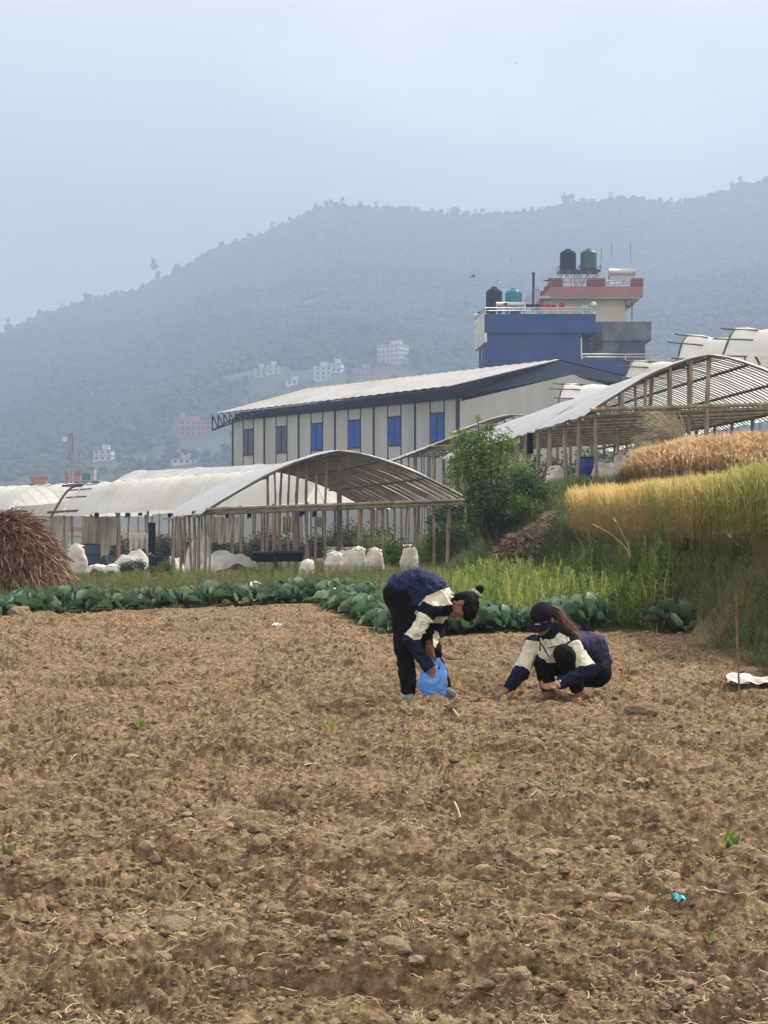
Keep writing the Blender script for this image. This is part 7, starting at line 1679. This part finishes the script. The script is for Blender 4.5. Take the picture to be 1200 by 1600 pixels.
# cap
M['cap'] = mat('cap', (0.009, 0.009, 0.013), 0.85, 0.2, 20, 0.2, 80, spec=.08)
V, Fq = sdf_mesh([('ell', TB_(0, -.008, .045), (.097, .112, .088), MB_, .01), ('cone', TB_(0, -.02, .128), TB_(0, -.02, .131), .008, .008, .01)], .005, .01, .03)
V, Fq = trim(V, Fq, lambda c: ((c - TB_(0, 0, .028)) @ MB_[2]) > -.0 - .035 * np.maximum(0, -((c - TB_(0, 0, 0)) @ MB_[1]) / .11)); cap = part('cap', V, Fq, M['cap'], perB)
q = MB(); top = []; n1, n2 = 18, 8
for i in range(n1 + 1):
    a = math.pi * (i / n1 - .5) * .92
    for j in range(n2 + 1):
        t = j / n2; base = np.array([.094 * math.sin(a), .104 * math.cos(a), .030]); ext = np.array([.012 * math.sin(a), .085 * math.cos(a) ** .6, -.028 * math.cos(a) - .016]) * t; p = base + ext; top.append(TB_(*(p + [0, 0, -.022 * (p[0] / .09) ** 2])))
f_ = grid_faces(n1 + 1, n2 + 1); T2 = [p - MB_[2] * .005 for p in top]; q.add(top, [tuple(x) for x in f_], 0, True); q.add(T2, [tuple(x[::-1]) for x in f_], 0, True); q.build('brim', M['cap'], cap)
bvh = _bt.BVHTree.FromPolygons([tuple(v) for v in V], [tuple(f) for f in Fq])
q = MB()
for i in range(4): x = 836.5 + i * 1.9; q.tube([on_jacket(x, 976.2), on_jacket(x + .6, 974.0 + (i % 2) * .7), on_jacket(x + 1.3, 976.0), on_jacket(x + 1.9, 975.4)], .0022, 5)
q.build('cap_lettering', M['sock_white'], cap)
# hair under the cap and the long tail
hs = [('ell', TB_(0, -.032, .018), (.086, .090, .080), MB_, .02), ('ell', TB_(0, -.06, -.02), (.072, .05, .06), MB_, .02), ('cone', TB_(-.07, .02, .02), TB_(-.074, .022, -.02), .014, .008, .01), ('cone', TB_(.07, .02, .02), TB_(.074, .022, -.02), .014, .008, .01)]
V, Fq = sdf_mesh(hs, .005, .01, .03); hb_ = part('hair', V, Fq, M['hair'], perB)
q = MB(); r_ = random.Random(9)
tail = [B2(862, 950, -.03), B2(871, 953, -.03), B2(877, 966, -.04), B2(884, 978, -.06), B2(898, 988, -.10), B2(908, 1000, -.14), B2(911, 1008, -.16)]
for i in range(420):
    ox = np.array([r_.gauss(0, .014), r_.gauss(0, .014), r_.gauss(0, .014)]); w_ = [.5, .6, .9, 1.2, 1.5, 1.3, .9]; ex = r_.uniform(.5, .86); pts = []
    for j, p in enumerate(tail):
        if j / 6 <= ex + .01: pts.append(p + ox * w_[j] * 1.0 + np.array([r_.gauss(0, .003), 0, r_.gauss(0, .003)]))
    q.tube(pts, [.0022] * (len(pts) - 1) + [.001], 4, caps=False)
q.build('ponytail', M['hair_brown'], hb_)
q = MB(); q.tube([B2(863, 953, -.03), B2(866, 948, -.03)], [.022, .02], 10); q.build('hair_tie', M['hair'], hb_)
# sandals
M['sandal'] = mat('sandal', (0.30, 0.20, 0.17), .7, .2, 20)
for b, d, s in ((bL, dL_, sL_), (bR, dR_, sR_)):
    V, Fq = sdf_mesh([('cone', b - d * .05 - [0, 0, .03], b + d * .12 - [0, 0, .03], .040, .044, .01)], .006, .01, .03); V[:, 2] = np.clip(V[:, 2], b[2] - .040, b[2] - .022); sd = part('sandal', V, Fq, M['sandal'], perB)
    q = MB(); q.tube([b + d * .05 + s * .042 - [0, 0, .02], b + d * .055 + s * .022 + [0, 0, .018], b + d * .055 - s * .022 + [0, 0, .018], b + d * .05 - s * .042 - [0, 0, .02]], .007, 6); q.build('strap', M['sandal'], sd)
# ------------------------------------------------------------------ haze
hb = MB(); hb.box((0, 1320, 258), (3400, 2860, 528))
m = bpy.data.materials.new('haze'); m.use_nodes = True; n = m.node_tree; n.nodes.clear()
out = n.nodes.new('ShaderNodeOutputMaterial'); pv = n.nodes.new('ShaderNodeVolumePrincipled')
pv.inputs['Color'].default_value = (0.37, 0.47, 0.66, 1); pv.inputs['Density'].default_value = 0.00094; pv.inputs['Anisotropy'].default_value = 0.15
n.links.new(pv.outputs[0], out.inputs['Volume'])
ho = hb.build('haze', m); tag(ho, 'pale blue summer haze filling the valley', 'haze', kind='stuff')
